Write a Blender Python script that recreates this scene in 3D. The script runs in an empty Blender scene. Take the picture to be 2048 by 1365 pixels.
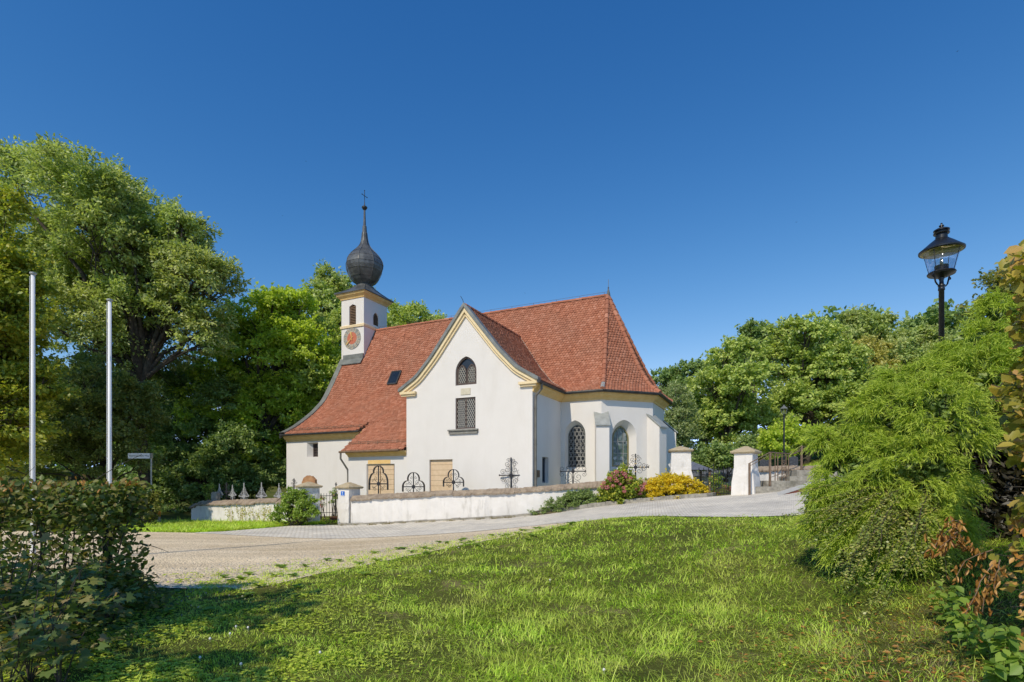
import bpy, bmesh, math
import numpy as np
from mathutils import Vector, Matrix
from mathutils.geometry import tessellate_polygon

# ------------------------------------------------------------------ camera, sky, sun, exposure
CZ = 1.65                       # eye height above the lawn at the camera
F = 1100.0                      # focal length in pixels of the 2048 wide photograph
CX, HY = 1024.0, 970.0          # principal column, horizon row
sc = bpy.context.scene
col = sc.collection
cam = bpy.data.cameras.new('camera'); camo = bpy.data.objects.new('camera', cam); col.objects.link(camo)
camo.location = (0, 0, CZ); camo.rotation_euler = (math.radians(90), 0, 0)
cam.sensor_width = 36.0; cam.lens = 36.0 * F / 2048.0; cam.shift_y = (HY - 682.5) / 2048.0
cam.clip_start = 0.05; cam.clip_end = 3000
sc.camera = camo

SUN_EL = math.radians(44); SUN_AZ = math.atan2(-0.50, -0.866)     # toward the sun: behind and left of the camera
wd = bpy.data.worlds.new('World'); sc.world = wd; wd.use_nodes = True
wn = wd.node_tree.nodes; wl = wd.node_tree.links
sky = wn.new('ShaderNodeTexSky'); sky.sky_type = 'NISHITA'; sky.sun_disc = False
sky.sun_elevation = SUN_EL; sky.sun_rotation = SUN_AZ
sky.air_density = 1.0; sky.dust_density = 0.0; sky.ozone_density = 4.0; sky.altitude = 500
sep = wn.new('ShaderNodeSeparateColor'); cmb = wn.new('ShaderNodeCombineColor'); wl.new(sky.outputs[0], sep.inputs[0])
SKS, EXPO = 0.12, 0.20           # deep polarised blue: a tone curve per channel on the sky's own colour
outs_ = []
for i, (ga, gp) in enumerate(((3.62, 1.95), (1.35, 1.21), (1.12, 0.86))):
    pw = wn.new('ShaderNodeMath'); pw.operation = 'POWER'; pw.inputs[1].default_value = gp; wl.new(sep.outputs[i], pw.inputs[0])
    ml = wn.new('ShaderNodeMath'); ml.operation = 'MULTIPLY'; ml.inputs[1].default_value = ga * SKS ** gp / SKS / 2 ** EXPO; wl.new(pw.outputs[0], ml.inputs[0]); outs_.append(ml)
lim = wn.new('ShaderNodeMath'); lim.operation = 'MULTIPLY'; lim.inputs[1].default_value = 0.70; wl.new(outs_[1].outputs[0], lim.inputs[0])
mn = wn.new('ShaderNodeMath'); mn.operation = 'MINIMUM'; wl.new(outs_[0].outputs[0], mn.inputs[0]); wl.new(lim.outputs[0], mn.inputs[1])
lb = wn.new('ShaderNodeMath'); lb.operation = 'MULTIPLY'; lb.inputs[1].default_value = 1.6; wl.new(outs_[1].outputs[0], lb.inputs[0])
mb_ = wn.new('ShaderNodeMath'); mb_.operation = 'MAXIMUM'; wl.new(outs_[2].outputs[0], mb_.inputs[0]); wl.new(lb.outputs[0], mb_.inputs[1])
for o_, i_ in ((mn, 0), (outs_[1], 1), (mb_, 2)): wl.new(o_.outputs[0], cmb.inputs[i_])
wl.new(cmb.outputs[0], wn['Background'].inputs[0]); wn['Background'].inputs[1].default_value = SKS
sun = bpy.data.lights.new('sun', 'SUN'); sun.energy = 3.15; sun.angle = math.radians(0.53); sun.color = (1.0, 0.905, 0.76)
suno = bpy.data.objects.new('sun', sun); col.objects.link(suno)
sdir = Vector((math.sin(SUN_AZ) * math.cos(SUN_EL), math.cos(SUN_AZ) * math.cos(SUN_EL), math.sin(SUN_EL)))
suno.rotation_euler = sdir.to_track_quat('Z', 'Y').to_euler(); suno.location = (-20, -30, 40)
vs = sc.view_settings; vs.view_transform = 'Standard'; vs.look = 'None'; vs.exposure = EXPO; vs.gamma = 1.0; vs.use_curve_mapping = False
sc.cycles.max_bounces = 8; sc.cycles.diffuse_bounces = 4; sc.cycles.transparent_max_bounces = 16
sc.cycles.use_denoising = True

# ------------------------------------------------------------------ helpers
PI = math.pi
def rng_(s): return np.random.default_rng(s)
def at(px, py, Y):
    return np.array([(px - CX) / F * Y, Y, (HY - py) / F * Y + CZ])
def atg(px, Y):
    x = (px - CX) / F * Y
    return np.array([x, Y, gz(x, Y)])
def nrm(a):
    a = np.asarray(a, float); return a / np.maximum(np.linalg.norm(a, axis=-1, keepdims=True), 1e-9)

def tag(o, label=None, cat=None, group=None, kind=None):
    if label: o['label'] = label
    if cat: o['category'] = cat
    if group: o['group'] = group
    if kind: o['kind'] = kind
    return o
def thing(name, label, cat, loc=(0, 0, 0), rz=0.0, group=None):
    o = bpy.data.objects.new(name, None); col.objects.link(o); o.empty_display_size = 0.2
    o.location = [float(c) for c in loc]; o.rotation_euler = (0, 0, rz)
    return tag(o, label, cat, group)
def link(name, me, mat=None, parent=None, local=False):
    o = bpy.data.objects.new(name, me); col.objects.link(o)
    if mat is not None and len(me.materials) == 0: me.materials.append(mat)
    if parent is not None:
        o.parent = parent
        if not local:                       # geometry given in world space
            o.matrix_parent_inverse = world_of(parent).inverted()
    return o
def world_of(o):
    m = Matrix.LocRotScale(o.location, o.rotation_euler, o.scale)
    if o.parent is not None: m = world_of(o.parent) @ o.matrix_parent_inverse @ m
    return m
def copy_tree(o, parent=None):
    c = o.copy(); col.objects.link(c)
    if parent is not None: c.parent = parent
    for ch in [x for x in bpy.data.objects if x.parent == o]:
        copy_tree(ch, c)
    return c

class MB:
    def __init__(s): s.v = []; s.f = []
    def poly(s, pts):
        n = len(s.v); s.v += [tuple(map(float, p)) for p in pts]; s.f.append(list(range(n, n + len(pts)))); return s
    def box(s, c, ex, ey, ez):
        c = np.asarray(c, float); ex = np.asarray(ex, float); ey = np.asarray(ey, float); ez = np.asarray(ez, float)
        n = len(s.v)
        for k in (-1, 1):
            for i, j in ((-1, -1), (1, -1), (1, 1), (-1, 1)): s.v.append(tuple(c + i * ex + j * ey + k * ez))
        s.f += [[n + 3, n + 2, n + 1, n], [n + 4, n + 5, n + 6, n + 7]] + [[n + i, n + (i + 1) % 4, n + 4 + (i + 1) % 4, n + 4 + i] for i in range(4)]
        return s
    def abox(s, x0, x1, y0, y1, z0, z1):
        return s.box(((x0 + x1) / 2, (y0 + y1) / 2, (z0 + z1) / 2), ((x1 - x0) / 2, 0, 0), (0, (y1 - y0) / 2, 0), (0, 0, (z1 - z0) / 2))
    def tube(s, path, r, n=6, cap=True, flat=None):
        path = np.asarray(path, float); m = len(path); r = np.broadcast_to(np.asarray(r, float), (m,))
        t = np.gradient(path, axis=0); t = nrm(t)
        ref = np.array([0, 0, 1.0]) if abs(t[0][2]) < 0.9 else np.array([1.0, 0, 0])
        if flat is not None: ref = np.asarray(flat, float)
        base = len(s.v)
        for i in range(m):
            x = ref - t[i] * np.dot(ref, t[i])
            if np.linalg.norm(x) < 1e-4: x = np.array([1.0, 0, 0])
            x = x / np.linalg.norm(x); y = np.cross(t[i], x)
            if flat is None: ref = x
            for k in range(n):
                a = 2 * PI * k / n; s.v.append(tuple(path[i] + r[i] * (math.cos(a) * x + math.sin(a) * y)))
        for i in range(m - 1):
            for k in range(n):
                a = base + i * n + k; b = base + i * n + (k + 1) % n
                s.f.append([a, b, b + n, a + n])
        if cap:
            s.f.append([base + k for k in range(n)][::-1]); s.f.append([base + (m - 1) * n + k for k in range(n)])
        return s
    def lathe(s, prof, c=(0, 0, 0), n=24, ax=None):
        c = np.asarray(c, float); base = len(s.v); m = len(prof)
        for r, z in prof:
            for k in range(n):
                a = 2 * PI * k / n; s.v.append((c[0] + r * math.cos(a), c[1] + r * math.sin(a), c[2] + z))
        for i in range(m - 1):
            for k in range(n):
                a = base + i * n + k; b = base + i * n + (k + 1) % n
                s.f.append([a, b, b + n, a + n])
        s.f.append([base + k for k in range(n)][::-1]); s.f.append([base + (m - 1) * n + k for k in range(n)])
        return s
    def prism(s, pts, off):
        pts = [np.asarray(p, float) for p in pts]; off = np.asarray(off, float); n = len(s.v); k = len(pts)
        s.v += [tuple(p) for p in pts] + [tuple(p + off) for p in pts]
        s.f.append(list(range(n, n + k))); s.f.append(list(range(n + k, n + 2 * k))[::-1])
        s.f += [[n + i, n + k + i, n + k + (i + 1) % k, n + (i + 1) % k] for i in range(k)]
        return s
    def mesh(s, name, smooth=False, fix=True):
        me = bpy.data.meshes.new(name); me.from_pydata(s.v, [], s.f)
        if fix:
            bm = bmesh.new(); bm.from_mesh(me); bmesh.ops.recalc_face_normals(bm, faces=bm.faces); bm.to_mesh(me); bm.free()
        if smooth: me.polygons.foreach_set('use_smooth', [True] * len(me.polygons))
        me.update(); return me
    def build(s, name, mat, parent=None, smooth=False, local=False, fix=True):
        return link(name, s.mesh(name, smooth, fix), mat, parent, local)

def mesh_np(name, V, sizes, loops, smooth=False):
    V = np.ascontiguousarray(V, np.float32); sizes = np.asarray(sizes, np.int32); loops = np.ascontiguousarray(loops, np.int32)
    me = bpy.data.meshes.new(name)
    me.vertices.add(len(V)); me.vertices.foreach_set('co', V.ravel())
    me.loops.add(len(loops)); me.loops.foreach_set('vertex_index', loops)
    me.polygons.add(len(sizes)); st = np.zeros(len(sizes), np.int32); st[1:] = np.cumsum(sizes)[:-1]
    me.polygons.foreach_set('loop_start', st)
    if smooth: me.polygons.foreach_set('use_smooth', np.ones(len(sizes), bool))
    me.update(calc_edges=True); return me
def frames(Y, Zh):
    Y = nrm(Y); Z = Zh - Y * np.sum(Y * Zh, -1, keepdims=True); Z = nrm(Z); X = np.cross(Y, Z); return X, Y, Z
def inst(tv, tf, P, X, Y, Z, S):
    """many copies of a small template: returns V, sizes, loops"""
    tv = np.asarray(tv, float); P = np.asarray(P, float); N = len(P); k = len(tv)
    S = np.broadcast_to(np.asarray(S, float), (N,)) if np.ndim(S) < 2 else S
    if np.ndim(S) == 1: S = np.repeat(S[:, None], 3, 1)
    V = P[:, None, :] + (tv[None, :, 0:1] * S[:, None, 0:1]) * X[:, None, :] + (tv[None, :, 1:2] * S[:, None, 1:2]) * Y[:, None, :] + (tv[None, :, 2:3] * S[:, None, 2:3]) * Z[:, None, :]
    fl = np.concatenate([np.asarray(f) for f in tf]); sz = np.array([len(f) for f in tf])
    L = (fl[None, :] + (np.arange(N) * k)[:, None]).ravel()
    return V.reshape(-1, 3), np.tile(sz, N), L
def merge(parts):
    Vs, Ss, Ls, o = [], [], [], 0
    for V, S, L in parts:
        Vs.append(V); Ss.append(S); Ls.append(L + o); o += len(V)
    return np.concatenate(Vs), np.concatenate(Ss), np.concatenate(Ls)

# ------------------------------------------------------------------ materials
def newmat(name):
    m = bpy.data.materials.new(name); m.use_nodes = True
    return m, m.node_tree.nodes, m.node_tree.links, m.node_tree.nodes['Principled BSDF']
def ramp(n, stops):
    r = n.new('ShaderNodeValToRGB'); e = r.color_ramp.elements
    while len(e) < len(stops): e.new(0.5)
    for i, (p, c) in enumerate(stops): e[i].position = p; e[i].color = (*c, 1)
    return r
def noise(n, l, scale, detail=6, rough=0.6, coord='Object'):
    tc = n.new('ShaderNodeTexCoord'); t = n.new('ShaderNodeTexNoise')
    t.inputs['Scale'].default_value = scale; t.inputs['Detail'].default_value = detail; t.inputs['Roughness'].default_value = rough
    l.new(tc.outputs[coord], t.inputs['Vector']); return t
def pm(name, c1, c2=None, rough=0.85, scale=3.0, lo=0.35, hi=0.65, bump=0.0, bscale=40.0, metal=0.0, spec=0.3, c3=None, s3=1.0, t3=(0.55, 0.7), dist=0.02):
    m, n, l, b = newmat(name)
    b.inputs['Roughness'].default_value = rough; b.inputs['Metallic'].default_value = metal; b.inputs['Specular IOR Level'].default_value = spec
    if c2 is None: b.inputs['Base Color'].default_value = (*c1, 1)
    else:
        t = noise(n, l, scale); r = ramp(n, [(lo, c1), (hi, c2)]); l.new(t.outputs['Fac'], r.inputs[0]); out = r.outputs[0]
        if c3 is not None:
            t2 = noise(n, l, s3 if not isinstance(s3, tuple) else 1.0, 8, 0.65)
            if isinstance(s3, tuple):
                mp = n.new('ShaderNodeMapping'); tc2 = n.new('ShaderNodeTexCoord'); mp.inputs['Scale'].default_value = s3; l.new(tc2.outputs['Object'], mp.inputs[0]); l.new(mp.outputs[0], t2.inputs['Vector'])
            r2 = ramp(n, [(t3[0], (0, 0, 0)), (t3[1], (1, 1, 1))]); l.new(t2.outputs['Fac'], r2.inputs[0])
            mx = n.new('ShaderNodeMixRGB'); l.new(r2.outputs[0], mx.inputs[0]); l.new(out, mx.inputs[1]); mx.inputs[2].default_value = (*c3, 1); out = mx.outputs[0]
        l.new(out, b.inputs['Base Color'])
    if bump:
        t = noise(n, l, bscale, 8, 0.65); bp = n.new('ShaderNodeBump'); bp.inputs['Strength'].default_value = bump; bp.inputs['Distance'].default_value = dist
        l.new(t.outputs['Fac'], bp.inputs['Height']); l.new(bp.outputs[0], b.inputs['Normal'])
    return m
def leafmat(name, stops, g=1.7, transl=0.35, clump=0.35, cscale=0.5, rough=0.45, clumpcol=None, spec=0.5, tcol=(1.25, 1.35, 0.6)):
    """leaf colour varies leaf by leaf and a little from bough to bough; thin leaves let light through"""
    m, n, l, b = newmat(name); TINT = (1.15, 0.95, 1.0) if name.split('_')[0] in ('ash', 'bright', 'dark', 'maple', 'elder', 'nettle', 'hydrangea', 'clover') else (1, 1, 1) if g == 1.0 else (1.02, 0.99, 1.1); stops = [(p, tuple(x * g * t for x, t in zip(c, TINT))) for p, c in stops]
    if clumpcol: clumpcol = tuple(x * g * t for x, t in zip(clumpcol, TINT))
    ge = n.new('ShaderNodeNewGeometry'); r = ramp(n, stops); l.new(ge.outputs['Random Per Island'], r.inputs[0])
    t = noise(n, l, cscale, 3); r2 = ramp(n, [(0.35, (0, 0, 0)), (0.65, (1, 1, 1))]); l.new(t.outputs['Fac'], r2.inputs[0])
    mu = n.new('ShaderNodeMath'); mu.operation = 'MULTIPLY'; mu.inputs[1].default_value = clump; l.new(r2.outputs[0], mu.inputs[0])
    mx = n.new('ShaderNodeMixRGB'); l.new(mu.outputs[0], mx.inputs[0]); l.new(r.outputs[0], mx.inputs[1])
    cc = clumpcol or tuple(x * 0.5 + y * 0.5 for x, y in zip(stops[0][1], stops[-1][1])); mx.inputs[2].default_value = (*cc, 1)
    l.new(mx.outputs[0], b.inputs['Base Color']); b.inputs['Roughness'].default_value = rough; b.inputs['Specular IOR Level'].default_value = spec
    tr = n.new('ShaderNodeBsdfTranslucent'); m2 = n.new('ShaderNodeMixRGB'); m2.blend_type = 'MULTIPLY'; m2.inputs[0].default_value = 1
    l.new(mx.outputs[0], m2.inputs[1]); m2.inputs[2].default_value = (*tcol, 1); l.new(m2.outputs[0], tr.inputs[0])
    ms = n.new('ShaderNodeMixShader'); ms.inputs[0].default_value = transl
    l.new(b.outputs[0], ms.inputs[1]); l.new(tr.outputs[0], ms.inputs[2]); l.new(ms.outputs[0], n['Material Output'].inputs[0])
    return m

M = {}
M['plaster'] = pm('white_plaster', (0.715, 0.675, 0.61), (0.74, 0.70, 0.635), 0.9, 1.2, bump=0.12, bscale=25, c3=(0.65, 0.605, 0.53), s3=(0.9, 0.9, 0.22), t3=(0.52, 0.86))
M['wallplaster'] = pm('weathered_limewash', (0.71, 0.67, 0.60), (0.79, 0.75, 0.685), 0.92, 2.0, bump=0.5, bscale=9, c3=(0.40, 0.37, 0.31), s3=(2.2, 2.2, 0.55), t3=(0.56, 0.78), dist=0.03)
M['oldplaster'] = pm('blotched_limewash', (0.52, 0.50, 0.45), (0.78, 0.76, 0.71), 0.92, 3.0, bump=0.7, bscale=10, c3=(0.33, 0.31, 0.26), s3=2.2, t3=(0.52, 0.72), dist=0.03)
M['ochre'] = pm('ochre_paint', (0.72, 0.47, 0.17), (0.80, 0.56, 0.24), 0.8, 3, bump=0.1)
M['cream'] = pm('cream_ochre', (0.76, 0.60, 0.34), (0.82, 0.66, 0.40), 0.85, 3)
M['zinc'] = pm('grey_sheet_metal', (0.17, 0.175, 0.155), (0.26, 0.265, 0.235), 0.5, 2.5, metal=0.3, spec=0.4)
M['zinclight'] = pm('light_zinc', (0.30, 0.31, 0.28), (0.42, 0.43, 0.39), 0.5, 3, metal=0.2)
M['gutter'] = pm('dark_gutter', (0.035, 0.037, 0.035), (0.07, 0.07, 0.065), 0.45, 3, metal=0.3)
M['pipe'] = pm('downpipe_metal', (0.14, 0.125, 0.10), (0.22, 0.20, 0.165), 0.5, 3, metal=0.3)
M['iron'] = pm('black_iron', (0.012, 0.012, 0.014), (0.028, 0.027, 0.028), 0.5, 8, spec=0.4)
M['silver'] = pm('silvered_iron', (0.28, 0.27, 0.25), (0.48, 0.47, 0.44), 0.5, 8, metal=0.2)
M['winframe'] = pm('brown_window_frame', (0.075, 0.055, 0.045), (0.115, 0.085, 0.07), 0.7, 6)
M['glass'] = pm('dark_window_glass', (0.010, 0.012, 0.014), (0.02, 0.024, 0.028), 0.12, 2, spec=0.6)
M['lead'] = pm('pale_lead_lattice', (0.30, 0.28, 0.23), (0.40, 0.37, 0.31), 0.7, 8)
M['lead2'] = pm('white_lead_lattice', (0.30, 0.29, 0.265), (0.40, 0.39, 0.355), 0.7, 8)
M['stonesill'] = pm('grey_stone_sill', (0.20, 0.19, 0.16), (0.29, 0.28, 0.24), 0.85, 5, bump=0.3)
M['larch'] = pm('larch_boards', (0.63, 0.455, 0.275), (0.70, 0.525, 0.335), 0.7, 5)
M['larchgap'] = pm('board_joint', (0.22, 0.13, 0.06), None, 0.8)
M['wood'] = pm('brown_wood', (0.16, 0.10, 0.06), (0.24, 0.155, 0.09), 0.8, 6)
M['coping'] = pm('weathered_coping', (0.24, 0.18, 0.125), (0.38, 0.30, 0.21), 0.95, 4, bump=0.8, bscale=14, c3=(0.17, 0.135, 0.10), s3=3, dist=0.03)
M['cap'] = pm('pillar_cap_stone', (0.40, 0.31, 0.18), (0.52, 0.43, 0.28), 0.9, 5, bump=0.5, bscale=20, c3=(0.34, 0.31, 0.2), s3=2.5)
M['stone'] = pm('granite_stone', (0.24, 0.22, 0.18), (0.40, 0.37, 0.30), 0.92, 6, bump=0.7, bscale=22, c3=(0.17, 0.16, 0.12), s3=2, dist=0.02)
M['rust'] = pm('rusty_railing', (0.17, 0.115, 0.075), (0.26, 0.18, 0.12), 0.7, 10, metal=0.2)
M['pole'] = pm('white_lacquer', (0.76, 0.755, 0.73), (0.80, 0.795, 0.77), 0.4, 2, metal=0.0)
M['bark'] = pm('tree_bark', (0.045, 0.036, 0.026), (0.10, 0.082, 0.06), 0.95, 6, bump=0.8, bscale=18)
M['barklight'] = pm('pale_bark', (0.13, 0.11, 0.08), (0.22, 0.19, 0.14), 0.95, 6, bump=0.5, bscale=18)
M['lamp'] = pm('black_lamp_paint', (0.010, 0.011, 0.013), (0.018, 0.019, 0.021), 0.35, 6, spec=0.5)
M['lampcream'] = pm('cream_reflector', (0.62, 0.52, 0.30), (0.68, 0.58, 0.36), 0.6, 3)
M['white'] = pm('white_paint', (0.78, 0.78, 0.76), None, 0.6)
M['blue'] = pm('blue_enamel', (0.02, 0.16, 0.60), None, 0.35)
M['redbrown'] = pm('red_brown_paint', (0.19, 0.06, 0.04), (0.25, 0.085, 0.06), 0.8, 8)
M['orange'] = pm('orange_paint', (0.62, 0.20, 0.02), None, 0.6)
M['gold'] = pm('gilt', (0.80, 0.52, 0.17), None, 0.4, metal=0.2)
M['gravestone'] = pm('dark_polished_granite', (0.035, 0.035, 0.04), (0.08, 0.08, 0.085), 0.3, 12)
M['redstone'] = pm('red_brown_headstone', (0.34, 0.16, 0.075), (0.50, 0.28, 0.13), 0.85, 4, bump=0.5, bscale=14)
M['clay'] = pm('terracotta', (0.45, 0.15, 0.07), (0.55, 0.2, 0.1), 0.8, 6)
M['slate'] = pm('slate_roof', (0.10, 0.11, 0.14), (0.16, 0.17, 0.20), 0.6, 6)
M['greenpost'] = pm('dark_green_post', (0.012, 0.035, 0.026), None, 0.5)

def glassmat():
    m, n, l, b = newmat('clear_lamp_glass'); t = n.new('ShaderNodeBsdfTransparent'); t.inputs[0].default_value = (0.90, 0.92, 0.95, 1); gl = n.new('ShaderNodeBsdfGlossy'); gl.inputs['Roughness'].default_value = 0.05
    ms = n.new('ShaderNodeMixShader'); ms.inputs[0].default_value = 0.10; gl.inputs[0].default_value = (1, 1, 1, 1); l.new(t.outputs[0], ms.inputs[1]); l.new(gl.outputs[0], ms.inputs[2]); l.new(ms.outputs[0], n['Material Output'].inputs[0]); return m
M['lampglass'] = glassmat()

def tilemat():
    m, n, l, b = newmat('clay_roof_tiles')
    g = n.new('ShaderNodeNewGeometry')
    r = ramp(n, [(0.0, (0.33, 0.122, 0.068)), (0.35, (0.395, 0.152, 0.085)), (0.75, (0.44, 0.176, 0.100)), (1.0, (0.50, 0.225, 0.14))]); l.new(g.outputs['Random Per Island'], r.inputs[0])
    t = noise(n, l, 0.55, 6, 0.65); r2 = ramp(n, [(0.42, (0, 0, 0)), (0.72, (0.5, 0.5, 0.5))]); l.new(t.outputs['Fac'], r2.inputs[0])
    mx = n.new('ShaderNodeMixRGB'); l.new(r2.outputs[0], mx.inputs[0]); l.new(r.outputs[0], mx.inputs[1]); mx.inputs[2].default_value = (0.30, 0.155, 0.10, 1)
    t3 = noise(n, l, 11, 5, 0.6); r3 = ramp(n, [(0.66, (0, 0, 0)), (0.74, (0.55, 0.55, 0.55))]); l.new(t3.outputs['Fac'], r3.inputs[0])
    mx2 = n.new('ShaderNodeMixRGB'); l.new(r3.outputs[0], mx2.inputs[0]); l.new(mx.outputs[0], mx2.inputs[1]); mx2.inputs[2].default_value = (0.42, 0.33, 0.25, 1)
    l.new(mx2.outputs[0], b.inputs['Base Color']); b.inputs['Roughness'].default_value = 0.9; b.inputs['Specular IOR Level'].default_value = 0.2
    return m
M['tile'] = tilemat()
M['underlay'] = pm('roof_underlay', (0.13, 0.045, 0.03), None, 0.95)
def copper():
    m, n, l, b = newmat('patinated_sheet_copper')
    t = noise(n, l, 2.2, 6); r = ramp(n, [(0.35, (0.070, 0.072, 0.070)), (0.55, (0.125, 0.126, 0.118)), (0.75, (0.18, 0.19, 0.17))]); l.new(t.outputs['Fac'], r.inputs[0])
    l.new(r.outputs[0], b.inputs['Base Color']); b.inputs['Roughness'].default_value = 0.45; b.inputs['Metallic'].default_value = 0.25
    return m
M['copper'] = copper()
def stained():
    m, n, l, b = newmat('stained_glass')
    tc = n.new('ShaderNodeTexCoord'); v = n.new('ShaderNodeTexVoronoi'); v.inputs['Scale'].default_value = 7; l.new(tc.outputs['Object'], v.inputs['Vector'])
    sp = n.new('ShaderNodeSeparateColor'); l.new(v.outputs['Color'], sp.inputs[0])
    r = ramp(n, [(0.0, (0.03, 0.05, 0.03)), (0.3, (0.10, 0.15, 0.08)), (0.55, (0.16, 0.20, 0.18)), (0.8, (0.06, 0.08, 0.06)), (1.0, (0.42, 0.44, 0.40))]); l.new(sp.outputs[0], r.inputs[0])
    l.new(r.outputs[0], b.inputs['Base Color']); b.inputs['Roughness'].default_value = 0.2; b.inputs['Specular IOR Level'].default_value = 0.5
    return m
M['stained'] = stained()

def groundmat():
    m, n, l, b = newmat('soil_and_turf')
    t = noise(n, l, 0.8, 8, 0.65); r = ramp(n, [(0.35, (0.075, 0.095, 0.018)), (0.56, (0.11, 0.12, 0.028)), (0.70, (0.27, 0.215, 0.105))]); l.new(t.outputs['Fac'], r.inputs[0])
    l.new(r.outputs[0], b.inputs['Base Color']); b.inputs['Roughness'].default_value = 1; b.inputs['Specular IOR Level'].default_value = 0.05
    t2 = noise(n, l, 18, 8, 0.7); bp = n.new('ShaderNodeBump'); bp.inputs['Strength'].default_value = 0.8; bp.inputs['Distance'].default_value = 0.05; l.new(t2.outputs['Fac'], bp.inputs['Height']); l.new(bp.outputs[0], b.inputs['Normal'])
    return m
M['ground'] = groundmat()
def gravelmat():
    m, n, l, b = newmat('pale_gravel')
    t = noise(n, l, 0.35, 6, 0.6); r = ramp(n, [(0.35, (0.74, 0.60, 0.40)), (0.65, (0.86, 0.72, 0.51))]); l.new(t.outputs['Fac'], r.inputs[0])
    tc = n.new('ShaderNodeTexCoord'); v = n.new('ShaderNodeTexVoronoi'); v.inputs['Scale'].default_value = 26; l.new(tc.outputs['Object'], v.inputs['Vector'])
    sp = n.new('ShaderNodeSeparateColor'); l.new(v.outputs['Color'], sp.inputs[0])
    r2 = ramp(n, [(0.0, (0.55, 0.52, 0.47)), (0.5, (0.95, 0.95, 0.95)), (1, (1.15, 1.13, 1.1))]); l.new(sp.outputs[0], r2.inputs[0])
    mx = n.new('ShaderNodeMixRGB'); mx.blend_type = 'MULTIPLY'; mx.inputs[0].default_value = 0.8; l.new(r.outputs[0], mx.inputs[1]); l.new(r2.outputs[0], mx.inputs[2])
    mpt = n.new('ShaderNodeMapping'); mpt.inputs['Rotation'].default_value = (0, 0, -0.12); mpt.inputs['Scale'].default_value = (0.07, 0.9, 1); tct = n.new('ShaderNodeTexCoord'); l.new(tct.outputs['Object'], mpt.inputs[0])
    tt = n.new('ShaderNodeTexNoise'); tt.inputs['Scale'].default_value = 1.0; tt.inputs['Detail'].default_value = 5; l.new(mpt.outputs[0], tt.inputs['Vector']); rt = ramp(n, [(0.36, (0.88, 0.86, 0.82)), (0.5, (1.04, 1.04, 1.04)), (0.66, (1.14, 1.13, 1.10))]); l.new(tt.outputs['Fac'], rt.inputs[0])
    mxt = n.new('ShaderNodeMixRGB'); mxt.blend_type = 'MULTIPLY'; mxt.inputs[0].default_value = 1; l.new(mx.outputs[0], mxt.inputs[1]); l.new(rt.outputs[0], mxt.inputs[2]); mx = mxt
    t4 = noise(n, l, 1.6, 8, 0.7); r4 = ramp(n, [(0.60, (0, 0, 0)), (0.72, (0.6, 0.6, 0.6))]); l.new(t4.outputs['Fac'], r4.inputs[0])
    mx3 = n.new('ShaderNodeMixRGB'); l.new(r4.outputs[0], mx3.inputs[0]); l.new(mx.outputs[0], mx3.inputs[1]); mx3.inputs[2].default_value = (0.36, 0.31, 0.22, 1)
    l.new(mx3.outputs[0], b.inputs['Base Color']); b.inputs['Roughness'].default_value = 1; b.inputs['Specular IOR Level'].default_value = 0.1
    bp = n.new('ShaderNodeBump'); bp.inputs['Strength'].default_value = 0.9; bp.inputs['Distance'].default_value = 0.03
    l.new(v.outputs['Distance'], bp.inputs['Height']); bp.invert = True; l.new(bp.outputs[0], b.inputs['Normal'])
    return m
M['gravel'] = gravelmat()
def settmat():
    m, n, l, b = newmat('granite_setts')
    tc = n.new('ShaderNodeTexCoord'); mp = n.new('ShaderNodeMapping'); mp.inputs['Rotation'].default_value = (0, 0, 0.25); l.new(tc.outputs['Object'], mp.inputs[0])
    br = n.new('ShaderNodeTexBrick'); br.inputs['Scale'].default_value = 1.0; br.inputs['Brick Width'].default_value = 0.19; br.inputs['Row Height'].default_value = 0.14; br.inputs['Mortar Size'].default_value = 0.013
    br.inputs['Color1'].default_value = (0.78, 0.73, 0.63, 1); br.inputs['Color2'].default_value = (0.64, 0.60, 0.52, 1); br.inputs['Mortar'].default_value = (0.50, 0.43, 0.32, 1)
    l.new(mp.outputs[0], br.inputs['Vector'])
    t = noise(n, l, 0.7, 7, 0.65); r = ramp(n, [(0.3, (0.8, 0.8, 0.8)), (0.7, (1.22, 1.2, 1.15))]); l.new(t.outputs['Fac'], r.inputs[0])
    mx = n.new('ShaderNodeMixRGB'); mx.blend_type = 'MULTIPLY'; mx.inputs[0].default_value = 1; l.new(br.outputs[0], mx.inputs[1]); l.new(r.outputs[0], mx.inputs[2])
    l.new(mx.outputs[0], b.inputs['Base Color']); b.inputs['Roughness'].default_value = 0.9; b.inputs['Specular IOR Level'].default_value = 0.2
    t2 = noise(n, l, 12, 6); ad = n.new('ShaderNodeMath'); ad.operation = 'MULTIPLY_ADD'; l.new(br.outputs['Fac'], ad.inputs[0]); ad.inputs[1].default_value = -0.7; l.new(t2.outputs['Fac'], ad.inputs[2])
    bp = n.new('ShaderNodeBump'); bp.inputs['Strength'].default_value = 0.8; bp.inputs['Distance'].default_value = 0.03; l.new(ad.outputs[0], bp.inputs['Height']); l.new(bp.outputs[0], b.inputs['Normal'])
    return m
M['setts'] = settmat()
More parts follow.
